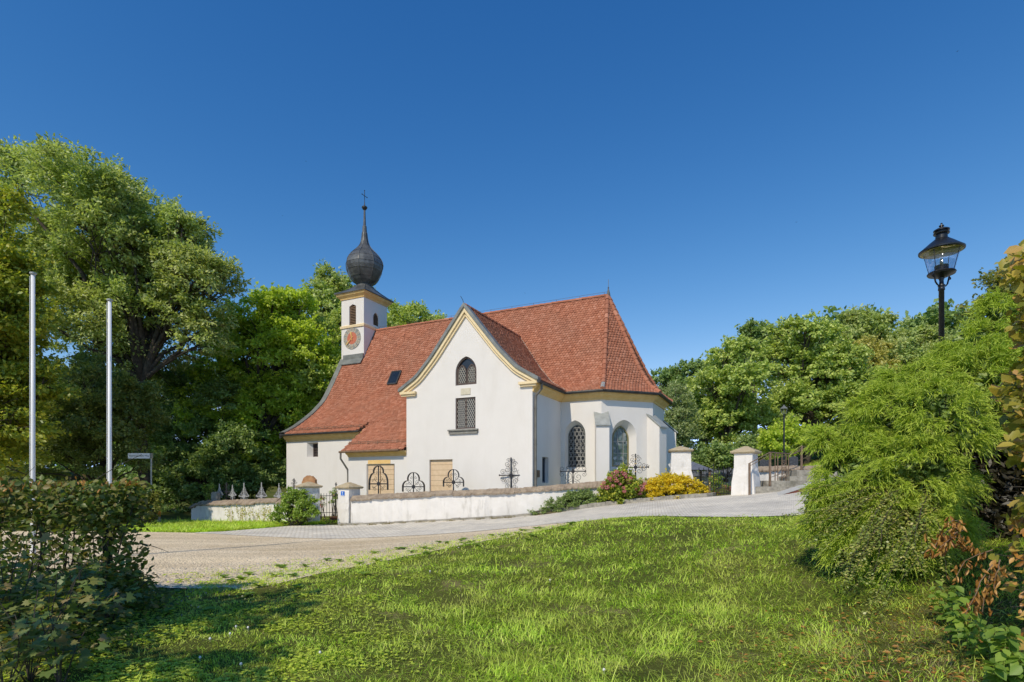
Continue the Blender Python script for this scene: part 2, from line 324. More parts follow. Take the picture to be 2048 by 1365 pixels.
# ------------------------------------------------------------------ terrain
_ctrl_px = [(1024, 1365, 4.6), (300, 1365, 4.7), (-500, 1365, 4.7), (1700, 1365, 4.3), (2048, 1365, 4.0), (2700, 1365, 4.0), (1700, 1250, 6.0), (1600, 1100, 9.0), (1300, 1200, 7.5),
    (1300, 1100, 10.5), (1300, 1040, 13.5), (1450, 1037, 14), (1600, 1037, 13), (1170, 1044, 14.5), (1100, 1056, 16), (900, 1081, 15.5), (700, 1114, 13), (500, 1145, 11), (300, 1170, 9.6),
    (1024, 1150, 9), (1024, 1250, 6.6), (700, 1250, 6.6), (300, 1110, 14), (300, 1066, 22), (600, 1082, 19), (0, 1110, 14), (-500, 1110, 14), (-400, 1060, 24), (400, 1055, 25), (440, 1046, 28),
    (380, 1042, 31), (620, 1049, 26), (690, 1050.5, 25.8), (850, 1044, 25.3), (1060, 1032, 24.5), (1200, 1013, 24), (1300, 1003, 23.7), (1420, 994, 23.5), (1490, 989, 23), (1640, 977, 22),
    (900, 1060, 21), (1100, 1043, 20), (1300, 1017, 20), (1600, 1003, 18), (1500, 1021, 16.5), (1900, 1010, 14), (2300, 985, 14), (1950, 1080, 8.5)]
_ctrl_w = [(0, 28, -1.2), (4.5, 28.5, -0.9), (-6, 31, -1.6), (-12, 35, -1.95), (-25, 45, -1.8), (-8, 45, -1.7), (5, 42, -1.0), (13, 34, -0.5), (17, 46, -0.4), (12, 60, 0.0), (26, 62, 2.2), (40, 60, 5.0),
    (21, 36, 1.5), (16.5, 27.3, 0.35), (20, 26, 0.9), (30, 36, 3.5), (-30, 30, -2.0), (-45, 50, -1.2), (-70, 20, -1.5), (-20, 75, -0.5), (20, 85, 4), (60, 40, 6), (60, 0, 0), (-60, -20, -1.6), (0, -30, -1.6), (30, -30, -1.2), (0, 120, 3), (-80, 100, 3), (90, 100, 12)]
_P = np.array([[(px - CX) / F * Y, Y, (HY - py) / F * Y + CZ] for px, py, Y in _ctrl_px] + [[x, y, z + CZ] for x, y, z in _ctrl_w])
def _tps_fit(P, lam=0.02):
    n = len(P); d = np.linalg.norm(P[:, None, :2] - P[None, :, :2], axis=-1); K = np.where(d > 0, d * d * np.log(np.maximum(d, 1e-9)), 0) + lam * np.eye(n)
    Q = np.c_[np.ones(n), P[:, :2]]; A = np.zeros((n + 3, n + 3)); A[:n, :n] = K; A[:n, n:] = Q; A[n:, :n] = Q.T
    return np.linalg.solve(A, np.r_[P[:, 2], 0, 0, 0])
_W = _tps_fit(_P, 0.6)
def gzv(x, y):
    x = np.asarray(x, float); y = np.asarray(y, float); sh = x.shape; x = x.ravel(); y = y.ravel(); out = np.empty_like(x)
    for i in range(0, len(x), 20000):
        xx = np.clip(x[i:i + 20000], -75, 75); yy = np.clip(y[i:i + 20000], -25, 110)
        d = np.sqrt((xx[:, None] - _P[None, :, 0]) ** 2 + (yy[:, None] - _P[None, :, 1]) ** 2)
        K = np.where(d > 0, d * d * np.log(np.maximum(d, 1e-9)), 0)
        out[i:i + 20000] = K @ _W[:-3] + _W[-3] + _W[-2] * xx + _W[-1] * yy
    return out.reshape(sh)
def gz(x, y): return float(gzv(np.array([x]), np.array([y]))[0])

def build_ground():
    def axis(fine0, fine1, step, far, k):
        a = list(np.arange(fine0, fine1 + 1e-6, step)); lo, hi, s = fine0, fine1, step
        while hi < far:
            s *= k; hi += s; a.append(hi)
        s = step
        while lo > -far:
            s *= k; lo -= s; a.insert(0, lo)
        return np.array(a)
    xs = axis(-20, 22, 0.25, 900, 1.18); ys = axis(-2, 34, 0.25, 900, 1.18)
    X, Y = np.meshgrid(xs, ys); Z = gzv(X, Y)
    Z += 0.02 * np.sin(X * 2.1 + np.sin(Y * 1.7)) * np.sin(Y * 1.9 + 1) * ((Y < 15) & (Y > 2))* (Y < 10)
    V = np.stack([X, Y, Z], -1).reshape(-1, 3); nx, ny = len(xs), len(ys)
    i = (np.arange(ny - 1)[:, None] * nx + np.arange(nx - 1)[None, :]).ravel()
    L = np.stack([i, i + 1, i + 1 + nx, i + nx], -1)
    tag(link('ground', mesh_np('ground', V, np.full(len(i), 4), L.ravel(), True), M['ground']), kind='structure')
build_ground()

def resample(pts, n, sm=True):
    pts = np.asarray(pts, float); d = np.r_[0, np.cumsum(np.linalg.norm(np.diff(pts, axis=0), axis=1))]; t = np.linspace(0, d[-1], n)
    return np.stack([np.interp(t, d, pts[:, k]) for k in range(pts.shape[1])], -1)
def strip(name, upper, lower, mat, dz, n=160, m=40, jit=0.0, seed=1):
    """a sheet on the terrain between two edges given as (column, distance)"""
    c = lambda E: np.array([[(px - CX) / F * Y, Y] for px, Y in E])
    U = resample(c(upper), n); L = resample(c(lower), n); r = rng_(seed)
    if jit:
        k = np.convolve(r.normal(0, jit, n + 8), np.ones(4) / 4, 'same')[4:-4]; L[:, 1] += k
        k = np.convolve(r.normal(0, jit * 0.6, n + 8), np.ones(4) / 4, 'same')[4:-4]; U[:, 1] += k
    t = np.linspace(0, 1, m)[None, :, None]; G = U[:, None] * (1 - t) + L[:, None] * t
    Z = gzv(G[..., 0], G[..., 1]) + dz; V = np.concatenate([G, Z[..., None]], -1).reshape(-1, 3)
    i = (np.arange(n - 1)[:, None] * m + np.arange(m - 1)[None, :]).ravel(); Lp = np.stack([i, i + 1, i + 1 + m, i + m], -1)
    return tag(link(name, mesh_np(name, V, np.full(len(i), 4), Lp.ravel(), True), mat), kind='structure')
GR_UP = [(-600, 26), (-100, 23.5), (270, 22.3), (400, 21.9), (520, 21.7), (640, 21.0), (900, 19.8), (1100, 18.9), (1200, 17.6), (1262, 16.7)]
GR_LO = [(-600, 10.5), (-100, 10.0), (250, 9.9), (300, 10.1), (500, 11.5), (650, 12.9), (800, 14.4), (900, 15.4), (1000, 16.0), (1100, 16.3), (1190, 16.2), (1262, 16.6)]
PA_UP = [(400, 22.1), (440, 22.4), (520, 23.9), (581, 25.1), (640, 25.6), (690, 25.5), (850, 25.2), (1060, 24.3), (1200, 23.6), (1420, 23.1), (1500, 23.1), (1700, 22.5), (2000, 21), (2400, 20)]
PA_LO = [(385, 21.8), (450, 21.2), (530, 20.5), (676, 19.3), (793, 19.2), (950, 18.8), (1100, 18.2), (1200, 16.6), (1350, 15.0), (1500, 14.4), (1700, 13.8), (1900, 13), (2100, 12.5), (2400, 12)]
GR_UNDER = [(px, Y - 2.6 * min(1, max(0, (px - 250) / 150)) * min(1, max(0, (1210 - px) / 120))) for px, Y in GR_LO]     # thin gravel runs on under the ragged turf edge
strip('gravel_yard', GR_UP, GR_UNDER, M['gravel'], 0.014, 220, 60, 0.10, 3)
strip('path', PA_UP, [(px, Y - (0.45 if px > 1230 else 0)) for px, Y in PA_LO], M['setts'], 0.024, 220, 50, 0.05, 4)

# ------------------------------------------------------------------ church frame: u along the nave toward the choir, v away from the camera
GX, GY = (813 - CX) / F * 29.0, 29.0
AX, AY = 0.9025, -0.4307
BX, BY = 0.4307, 0.9025
def C(u, v, z): return np.array([GX + u * AX + v * BX, GY + u * AY + v * BY, z + CZ])
def D(u, v, z=0): return np.array([u * AX + v * BX, u * AY + v * BY, z])
def solve_plane(px, py, P0, d):
    """(s, z) where the view ray of a pixel meets the vertical plane P0 + s*d given in church coordinates"""
    p = C(P0[0], P0[1], 0); w = D(d[0], d[1]); r = (px - CX) / F
    s = (r * p[1] - p[0]) / (w[0] - r * w[1]); Y = p[1] + s * w[1]
    return s, (HY - py) / F * Y
class Facet:
    """vertical wall plane: origin and direction in (u, v), outward normal on its right-hand side"""
    def __init__(s, P0, d):
        s.P0 = np.array(P0, float); s.d = np.array(d, float) / np.linalg.norm(d); s.n = np.array([s.d[1], -s.d[0]])
    def pt(s, a, z, out=0.0):
        q = s.P0 + s.d * a + s.n * out; return C(q[0], q[1], z)
    def px(s, px, py): return solve_plane(px, py, s.P0, s.d)
    def o(s): return D(s.n[0], s.n[1])
    def e(s): return D(s.d[0], s.d[1])
def tess(outline, holes):
    loops = [[Vector((x, y, 0)) for x, y in outline]] + [[Vector((x, y, 0)) for x, y in h] for h in holes]
    flat = [(x, y) for x, y in outline]
    for h in holes: flat += list(h)
    return flat, tessellate_polygon(loops)
def wall_face(mb, fc, outline, holes=(), out=0.0):
    """holes: (outer outline, inner outline, depth) with the reveals built between them"""
    flat, tris = tess(outline, [h[0] for h in holes]); n = len(mb.v)
    mb.v += [tuple(fc.pt(x, z, out)) for x, z in flat]; mb.f += [[n + i for i in t] for t in tris]
    for ho, hi, dep in holes:
        k = len(ho)
        for i in range(k):
            j = (i + 1) % k
            mb.poly([fc.pt(*ho[i], out), fc.pt(*ho[j], out), fc.pt(*hi[j], out - dep), fc.pt(*hi[i], out - dep)])
def arch(x0, x1, z0, zs, zt, n=8):
    """pointed arch outline: width x0..x1, bottom z0, spring zs, tip zt"""
    c = (x0 + x1) / 2; w = (x1 - x0) / 2; h = zt - zs; R = (w * w + h * h) / (2 * w); p = [(x0, z0), (x1, z0)]
    for i in range(n + 1):
        a = math.asin(min(1, h / R)) * i / n; p.append((x1 - R + R * math.cos(a), zs + R * math.sin(a)))
    for i in range(n - 1, -1, -1):
        a = math.asin(min(1, h / R)) * i / n; p.append((x0 + R - R * math.cos(a), zs + R * math.sin(a)))
    return p
def rect(x0, x1, z0, z1): return [(x0, z0), (x1, z0), (x1, z1), (x0, z1)]
def inset(poly, d):
    P = np.array(poly); c = P.mean(0); n = len(P); out = []
    for i in range(n):
        a = P[i - 1]; b = P[i]; e = P[(i + 1) % n]; t1 = nrm(b - a); t2 = nrm(e - b)
        n1 = np.array([-t1[1], t1[0]]); n2 = np.array([-t2[1], t2[0]]); m = n1 + n2; m = m / max(0.3, np.dot(m, m) / 2)
        out.append(tuple(b + m * d))
    return out
def clip_line(poly, p, q):
    """pieces of the segment p-q inside a simple polygon"""
    p = np.array(p, float); q = np.array(q, float); ts = [0.0, 1.0]; d = q - p; n = len(poly)
    for i in range(n):
        a = np.array(poly[i]); b = np.array(poly[(i + 1) % n]); e = b - a; den = d[0] * e[1] - d[1] * e[0]
        if abs(den) < 1e-12: continue
        t = ((a[0] - p[0]) * e[1] - (a[1] - p[1]) * e[0]) / den; u = ((a[0] - p[0]) * d[1] - (a[1] - p[1]) * d[0]) / den
        if 0 <= u <= 1 and 0 < t < 1: ts.append(t)
    ts.sort(); res = []
    for t0, t1 in zip(ts[:-1], ts[1:]):
        if t1 - t0 < 1e-4: continue
        m = p + d * (t0 + t1) / 2; ins = False
        for i in range(n):
            a = poly[i]; b = poly[(i + 1) % n]
            if (a[1] > m[1]) != (b[1] > m[1]) and m[0] < (b[0] - a[0]) * (m[1] - a[1]) / (b[1] - a[1]) + a[0]: ins = not ins
        if ins: res.append((p + d * t0, p + d * t1))
    return res
def lattice(mb, fc, poly, dirs, out, w=0.014, th=0.012):
    """bars on a wall plane: dirs = [(dx, dz, spacing)]"""
    P = np.array(poly); c = P.mean(0); R = np.abs(P - c).max() * 1.6
    for dx, dz, sp in dirs:
        L = math.hypot(dx, dz); dx, dz = dx / L, dz / L; k = int(R / sp) + 1
        for i in range(-k, k + 1):
            o = c + np.array([-dz, dx]) * sp * (i + 0.5)
            for a, b in clip_line(poly, o - np.array([dx, dz]) * R, o + np.array([dx, dz]) * R):
                A = fc.pt(a[0], a[1], out); B = fc.pt(b[0], b[1], out); nn = fc.o(); t = nrm(B - A); s = np.cross(t, nn)
                mb.box((A + B) / 2, (B - A) / 2, s * w, nn * th)
def band(mb, fc, poly, w, out, th):
    """a frame of width w following an outline, proud by th"""
    inn = inset(poly, w); n = len(poly)
    for i in range(n):
        j = (i + 1) % n
        a, b, c, d = poly[i], poly[j], inn[j], inn[i]
        A = [fc.pt(*q, out) for q in (a, b, c, d)]; Bk = [fc.pt(*q, out + th) for q in (a, b, c, d)]
        mb.poly(Bk); mb.poly([A[2], A[3], Bk[3], Bk[2]]); mb.poly([A[0], A[1], Bk[1], Bk[0]])
    return inn

# ------------------------------------------------------------------ tiled roofs
def smooth_profile(r, z, n=80):
    r = np.asarray(r, float); z = np.asarray(z, float); rr = np.linspace(r[0], r[-1], n); zz = np.interp(rr, r, z)
    for _ in range(14): zz[1:-1] = 0.25 * zz[:-2] + 0.5 * zz[1:-1] + 0.25 * zz[2:]
    return rr, zz
TILE_T = [(-0.5, 0, 0), (0.5, 0, 0), (0.5, 0.72, 0.7), (0.36, 0.90, 0.9), (0.0, 1.0, 1.0), (-0.36, 0.90, 0.9), (-0.5, 0.72, 0.7),
          (0.5, 0.72, 0.0), (0.36, 0.90, 0.1), (0.0, 1.0, 0.15), (-0.36, 0.90, 0.1), (-0.5, 0.72, 0.0)]
TILE_F = [[0, 6, 5, 4, 3, 2, 1], [2, 3, 8, 7], [3, 4, 9, 8], [4, 5, 10, 9], [5, 6, 11, 10]]
def roof_piece(tiles, mb, O, e, d, prof, smin, smax, seed=1, r0=0.0, r1=None, course=0.172, w=0.178, tile=True):
    """O ridge point (u, v), e eave direction, d downslope direction in plan; smin/smax(r) limit the piece along e"""
    O = np.asarray(O, float); e = np.asarray(e, float); d = np.asarray(d, float); rr, zz = prof; r1 = rr[-1] if r1 is None else r1; rg = rng_(seed)
    ew = D(*e); dw = D(*d)
    rs = np.linspace(r0, r1, 28); prev = None
    for r in rs:
        z = float(np.interp(r, rr, zz)) - 0.035; a, b = smin(r), smax(r)
        if b < a: b = a
        p = O + d * r; A = C(*(p + e * a), z); B = C(*(p + e * b), z)
        if prev is not None: mb.poly([prev[0], prev[1], B, A])
        prev = (A, B)
    if not tile: return
    L = np.r_[0, np.cumsum(np.hypot(np.diff(rr), np.diff(zz)))]
    k = 0; Ls = float(np.interp(r0, rr, L)); Lend = float(np.interp(r1, rr, L)); n = int((Lend - Ls) / course); course = (Lend - Ls + 0.03) / max(n, 1)
    for k in range(n):
        lb = Ls + (k + 1) * course; lt = lb - 0.30; lm = lb - 0.10
        rm = np.interp(min(lm, Lend), L, rr); ra = np.interp(lm - 0.06, L, rr); rb = np.interp(min(lm + 0.06, Lend), L, rr); za = np.interp(ra, rr, zz); zb = np.interp(rb, rr, zz)
        t = np.array([rb - ra, zb - za]); t /= max(np.linalg.norm(t), 1e-9); zm = np.interp(rm, rr, zz)
        top = np.array([rm, zm]) + t * (lt - min(lm, Lend))
        a, b = smin(rm), smax(rm); off = (k % 2) * w / 2
        s = np.arange(math.floor(a / w) * w + off, b + w, w); s = s[(s > a + 0.02) & (s < b - 0.02)]
        if len(s) == 0: continue
        N = len(s); nn = np.array([-t[1], t[0]])
        base = C(O[0], O[1], 0)[None] + ew[None] * (s[:, None] + rg.normal(0, 0.005, (N, 1))) + dw[None] * top[0] + np.array([[0, 0, top[1]]])
        Yw = (dw * t[0] + np.array([0, 0, t[1]]))[None].repeat(N, 0) + rg.normal(0, 0.012, (N, 1)) * ew[None]; Zw = (dw * nn[0] + np.array([0, 0, nn[1]]))[None].repeat(N, 0)
        Xw, Yw, Zw = frames(Yw, Zw)
        S = np.stack([np.full(N, w * 0.97), 0.30 + rg.normal(0, 0.007, N), 0.060 + rg.normal(0, 0.009, N)], -1)
        tiles.append(inst(TILE_T, TILE_F, base + Zw * 0.004, Xw, Yw, Zw, S))
def ridge_caps(mb, P, r=0.11, seg=0.36, rg=None, lift=0.02):
    """half-round cap tiles along a polyline"""
    P = np.asarray(P, float); L = np.r_[0, np.cumsum(np.linalg.norm(np.diff(P, axis=0), axis=1))]; n = max(1, int(L[-1] / seg)); rg = rg or rng_(5)
    q = lambda t: np.array([np.interp(t, L, P[:, k]) for k in range(3)])
    for i in range(n):
        a = q(i * L[-1] / n); b = q((i + 1.12) * L[-1] / n); t = nrm(b - a); s = nrm(np.cross(t, np.array([0, 0, 1.0]))); up = np.cross(s, t); a = a + up * rg.normal(0, 0.006)
        for p, q2, ra, rb in ((a, b, r, r * 0.86),):
            A = [p + (math.cos(x) * s * ra + (math.sin(x) * ra + lift) * up) for x in np.linspace(-0.25, PI + 0.25, 9)]
            B = [q2 + (math.cos(x) * s * rb + (math.sin(x) * rb + lift * 0.4) * up) for x in np.linspace(-0.25, PI + 0.25, 9)]
            n0 = len(mb.v); mb.v += [tuple(v) for v in A + B]
            mb.f += [[n0 + j, n0 + j + 1, n0 + 9 + j + 1, n0 + 9 + j] for j in range(8)]; mb.f.append([n0 + j for j in range(9)])
def sweep(mb, poly, prof, side=1.0, closed=False):
    """sweep a profile [(out, z)] along a plan polyline in church coordinates, mitred; out is measured to the right of travel"""
    P = np.asarray(poly, float); n = len(P); dirs = []
    for i in range(n):
        if closed: a = nrm(P[i] - P[i - 1]); b = nrm(P[(i + 1) % n] - P[i])
        else: a = nrm(P[i] - P[i - 1]) if i > 0 else nrm(P[1] - P[0]); b = nrm(P[i + 1] - P[i]) if i < n - 1 else a
        n1 = np.array([a[1], -a[0]]) * side; n2 = np.array([b[1], -b[0]]) * side; m = n1 + n2; dirs.append(m / (np.dot(m, m) / 2))
    n0 = len(mb.v); k = len(prof)
    for i in range(n):
        for o, z in prof:
            q = P[i] + dirs[i] * o; mb.v.append(tuple(C(q[0], q[1], z)))
    for i in range(n if closed else n - 1):
        j = (i + 1) % n
        for a in range(k):
            b = (a + 1) % k; mb.f.append([n0 + i * k + a, n0 + j * k + a, n0 + j * k + b, n0 + i * k + b])
    if not closed:
        mb.f.append([n0 + a for a in range(k)]); mb.f.append([n0 + (n - 1) * k + a for a in range(k)][::-1])
# ------------------------------------------------------------------ the church
UW, UA, VN, VA, VC, VR = -10.37, -4.06, 1.5, 0.12, 3.83, 7.66
TW, UM = 7.23, 3.615
ZR, ZT = 11.05, 8.90
A1, A2, A3, A4 = (9.45, 3.83), (11.64, 6.02), (11.64, 9.30), (9.45, 11.49)
UH = 8.7
PN = smooth_profile([0, 2.5, 3.1, 4.2, 5.57, 6.58], [ZR, 6.6, 5.62, 4.62, 3.66, 3.15])
PAX = smooth_profile([5.35, 6.6, 7.91], [3.80, 2.85, 1.87])
PC = smooth_profile([0, 2.5, 3.4, 4.23], [ZR, 6.6, 5.35, 4.85])
PT = smooth_profile([0, 1.9, 2.85, 3.97], [ZT, 6.55, 5.58, 4.93])
zt_ = lambda s: float(np.interp(abs(s), *PT))
BELOW = -3.2
church = thing('church', 'white village church with red tiled roofs and black onion domed clock tower', 'church', C(0, 0, -1.4))

# walls
mb = MB(); gable = Facet((0, 0), (1, 0))
rake = [(UM + s, zt_(s) - 0.2) for s in np.linspace(UM, -UM, 41)]
x0, z1 = gable.px(911, 797); x1, z0 = gable.px(951, 857); hw1 = rect(x0, x1, z0, z1)
xa, za = gable.px(911, 772); xb, zb = gable.px(953, 742); _, zc = gable.px(932, 713); hw2 = arch(xa, xb, za, zb, zc)
xs0, zs1 = gable.px(859, 920); xs1, _ = gable.px(905, 925); hw3 = rect(xs0, xs1, -1.55, zs1)
wall_face(mb, gable, [(0, BELOW), (TW, BELOW)] + rake, [(hw1, hw1, 0.10), (hw2, hw2, 0.16), (hw3, hw3, 0.20)])
tr = Facet((TW, 0), (0, 1)); b0, bz1 = tr.px(1084.5, 914); b1, bz0 = tr.px(1097, 966); hb = rect(b0, b1, bz0, bz1)
wall_face(mb, tr, [(0, BELOW), (VC, BELOW), (VC, 4.95), (0, 4.95)], [(hb, hb, 0.25)])
wall_face(mb, Facet((0, 3.0), (0, -1)), [(0, BELOW), (3, BELOW), (3, 4.9), (0, 4.9)])
mb.build('transept_wall', M['plaster'], church, fix=False)

mb = MB(); nv = Facet((UW, VN), (1, 0)); n0, nz1 = nv.px(614, 886); n1, nz0 = nv.px(636, 914); hn = rect(n0, n1, nz0, nz1); hni = rect(n0 + 0.22, n1 - 0.02, nz0 + 0.02, nz1 - 0.06)
wall_face(mb, nv, [(0, BELOW), (-UW, BELOW), (-UW, 3.1), (0, 3.1)], [(hn, hni, 0.35)])
west = [(VR - r, z - 0.12) for r, z in zip(*PN)] ; wo = [(VN, BELOW)] + [p for p in west[::-1] if p[0] >= VN] + [(2 * VR - p[0], p[1]) for p in west if p[0] >= VN] + [(2 * VR - VN, BELOW)]
mb.poly([C(UW, v, z) for v, z in wo])
wall_face(mb, Facet((8.0, 2 * VR - VN), (-1, 0)), [(0, BELOW), (8 - UW, BELOW), (8 - UW, 3.1), (0, 3.1)])
mb.build('nave_wall', M['plaster'], church, fix=False)

mb = MB(); an = Facet((UA, VA), (1, 0)); d0, dz1 = an.px(733, 929); d1, _ = an.px(789, 929); hd = rect(d0, d1, -1.75, dz1); hdi = rect(d0 + 0.05, d1 - 0.12, -1.75, dz1 - 0.04)
wall_face(mb, an, [(0, BELOW), (-UA, BELOW), (-UA, 1.85), (0, 1.85)], [(hd, hdi, 0.16)])
mb.poly([C(UA, VA, BELOW), C(UA, VA, 1.8), C(UA, VN, 2.9), C(UA, VN, BELOW)])
mb.build('annex_wall', M['plaster'], church, fix=False)

mb = MB(); c1 = Facet((TW, VC), (1, 0)); c2 = Facet(A1, (1, 1)); c3 = Facet(A2, (0, 1)); c4 = Facet(A3, (-1, 1))
L2 = math.hypot(2.19, 2.19)
q0, qt = c1.px(1129.5, 842); q1, qb = c1.px(1171, 938); ch1 = arch(q0, q1, qb, qt - 0.75, qt, 9); ch1i = arch(q0 + 0.10, q1 - 0.10, qb + 0.10, qt - 0.83, qt - 0.22, 9)
p0, pt_ = c2.px(1224, 839); p1, pb = c2.px(1273, 938); ch2 = arch(p0, p1, pb, pt_ - 0.85, pt_, 9); ch2i = arch(p0 + 0.22, p1 - 0.26, pb + 0.12, pt_ - 1.0, pt_ - 0.28, 9)
H = 4.75
wall_face(mb, c1, [(0, BELOW), (2.22, BELOW), (2.22, H), (0, H)], [(ch1, ch1i, 0.34)])
wall_face(mb, c2, [(0, BELOW), (L2, BELOW), (L2, H), (0, H)], [(ch2, ch2i, 0.40)])
h3 = arch(1.05, 2.2, pb, 2.4, 3.3, 8); wall_face(mb, c3, [(0, BELOW), (3.28, BELOW), (3.28, H), (0, H)], [(h3, inset(h3, 0.15), 0.35)])
wall_face(mb, c4, [(0, BELOW), (L2, BELOW), (L2, H), (0, H)])
wall_face(mb, Facet(A4, (-1, 0)), [(0, BELOW), (3, BELOW), (3, H), (0, H)])
mb.build('choir_wall', M['plaster'], church, fix=False)

# buttresses on the choir corners
for V, d in ((A1, (math.sin(PI / 8), -math.cos(PI / 8))), (A2, (math.cos(PI / 8), -math.sin(PI / 8))), (A3, (math.cos(PI / 8), math.sin(PI / 8)))):
    d = np.array(d); s = np.array([-d[1], d[0]]); V = np.array(V); w = 0.33; pr = 0.62
    Q = lambda a, b, z: C(*(V + d * a + s * b), z)
    mb = MB(); mb.prism([Q(-0.35, -w, BELOW), Q(pr, -w, BELOW), Q(pr, -w, 3.02), Q(-0.35, -w, 3.85)], D(*(s * 2 * w)))
    bt = mb.build('buttress', M['plaster'], church)
    mb = MB(); e = 0.05; t0, t1 = 3.04, 3.90
    mb.prism([Q(-0.4, -w - e, 3.93), Q(pr + 0.10, -w - e, 2.99), Q(pr + 0.10, -w - e, 3.06), Q(-0.4, -w - e, 4.02)], D(*(s * 2 * (w + e))))
    mb.build('buttress_cap', M['zinclight'], bt)

# roofs: real overlapping plain tiles on a sheet
tiles, mb = [], MB()
inv = lambda prof, z: float(np.interp(-z, -prof[1], prof[0]))
roof_piece(tiles, mb, (0, VR), (1, 0), (0, -1), PN, lambda r: UW + 0.28 if r > 1.28 else -8.30, lambda r: UA - 0.21 if r > 5.5 else 0.0 if r > 2.2 else UM, 11)
roof_piece(tiles, mb, (0, VR), (1, 0), (0, -1), PAX, lambda r: UA - 0.22, lambda r: 0.0, 12)
vmax = lambda s: VR - inv(PC, zt_(s))
E1 = np.array((9.45 + 0.4 * math.tan(PI / 8), VC - 0.4)); E2 = np.array((11.64 + 0.4, 6.02 - 0.4 * math.tan(PI / 8))); E3 = np.array((12.04, 2 * VR - E2[1])); E4 = np.array((E1[0], 2 * VR - E1[1]))
def vmin_choir(r):
    z = float(np.interp(r, *PC))
    return UM if z >= ZT else UM + inv(PT, z)
roof_piece(tiles, mb, (0, VR), (1, 0), (0, -1), PC, vmin_choir, lambda r: UH + (E1[0] - UH) * r / 4.23, 13)
ap = np.array((UH, VR)); rE = 4.23
def facet_roof(Ea, Eb, seed, tile=True):
    e = nrm(Eb - Ea); d = np.array([e[1], -e[0]]); run = np.dot(Ea - ap, d); a = np.dot(Ea - ap, e); b = np.dot(Eb - ap, e)
    rr = PC[0] * run / rE; roof_piece(tiles, mb, ap, e, d, (rr, PC[1]), lambda r: a * r / run, lambda r: b * r / run, seed, tile=tile)
facet_roof(E1, E2, 14); facet_roof(E2, E3, 15); facet_roof(E3, E4, 16)
roof_piece(tiles, mb, (0, VR), (-1, 0), (0, 1), PC, lambda r: -(UH + (E1[0] - UH) * r / 4.23), lambda r: -1.0, 17)
roof_piece(tiles, mb, (0, VR), (-1, 0), (0, 1), PN, lambda r: 0.0, lambda r: -UW - 0.2, 18, tile=False)
roof_piece(tiles, mb, (UM, 0), (0, 1), (1, 0), PT, lambda s: -0.12, vmax, 19)
roof_piece(tiles, mb, (UM, 0), (0, -1), (-1, 0), PT, lambda s: -(VR - inv(PN, zt_(s))), lambda s: 0.12, 20)
# the sheet and the tiles are one roof mesh
nv0 = len(mb.v); Vt, St, Lt = merge(tiles)
Vb = np.array(mb.v); Sb = np.array([len(f) for f in mb.f]); Lb = np.concatenate([np.array(f) for f in mb.f])
V_, S_, L_ = merge([(Vb, Sb, Lb), (Vt, St, Lt)])
roof = link('roof', mesh_np('roof', V_, S_, L_), M['tile'], church)
mb = MB(); rg = rng_(8)
ridge_caps(mb, [C(-8.3, VR, ZR), C(UH, VR, ZR)], 0.12, 0.38, rg); mb.build('ridge_tiles', M['tile'], roof, fix=False); mb = MB(); ridge_caps(mb, [C(UM, -0.1, ZT), C(UM, vmax(0), ZT)], 0.11, 0.38, rg)
hip = lambda E: [C(*(ap + (E - ap) * t), float(np.interp(t * rE, *PC))) for t in np.linspace(0.0, 1.0, 24)]
mb.build('ridge_tiles', M['tile'], roof, smooth=False, fix=False)
for E in (E1, E2, E3, E4): mb = MB(); ridge_caps(mb, hip(E)[::-1], 0.13, 0.38, rg, 0.03); mb.build('hip_tiles', M['tile'], roof, fix=False)
mb = MB(); hp = hip(E1); mb.tube([np.array(q) + (0, 0, 0.06) for q in hp[-4:]], 0.12, 7); mb.build('lead_cap', M['zinclight'], roof)
# mortared valley line between transept and choir roofs
mb = MB(); vp = [C(UM + s, vmax(s), zt_(s) + 0.03) for s in np.linspace(0.0, 3.9, 20)]
mb.tube(vp, 0.05, 5); mb.build('valley', pm('mortar', (0.32, 0.24, 0.18), (0.42, 0.33, 0.26), 0.95, 6), roof)
# snow guards
for r, u0, u1, prof in ((6.22, UW + 0.5, UA - 0.3, PN), (7.45, UA, -0.1, PAX)):
    mb = MB(); t = 0; z = float(np.interp(r, *prof))
    for dz in (0.09, 0.17): mb.tube([C(u0, VR - r - 0.02, z + dz), C(u1, VR - r - 0.02, z + dz)], 0.013, 5)
    n = int((u1 - u0) / 0.62)
    for i in range(n + 1):
        u = u0 + (u1 - u0) * i / n; mb.tube([C(u, VR - r - 0.04, z - 0.02), C(u, VR - r - 0.02, z + 0.2), C(u, VR - r + 0.3, z + 0.17)], 0.014, 4)
    mb.build('snow_guard', M['rust'], roof)

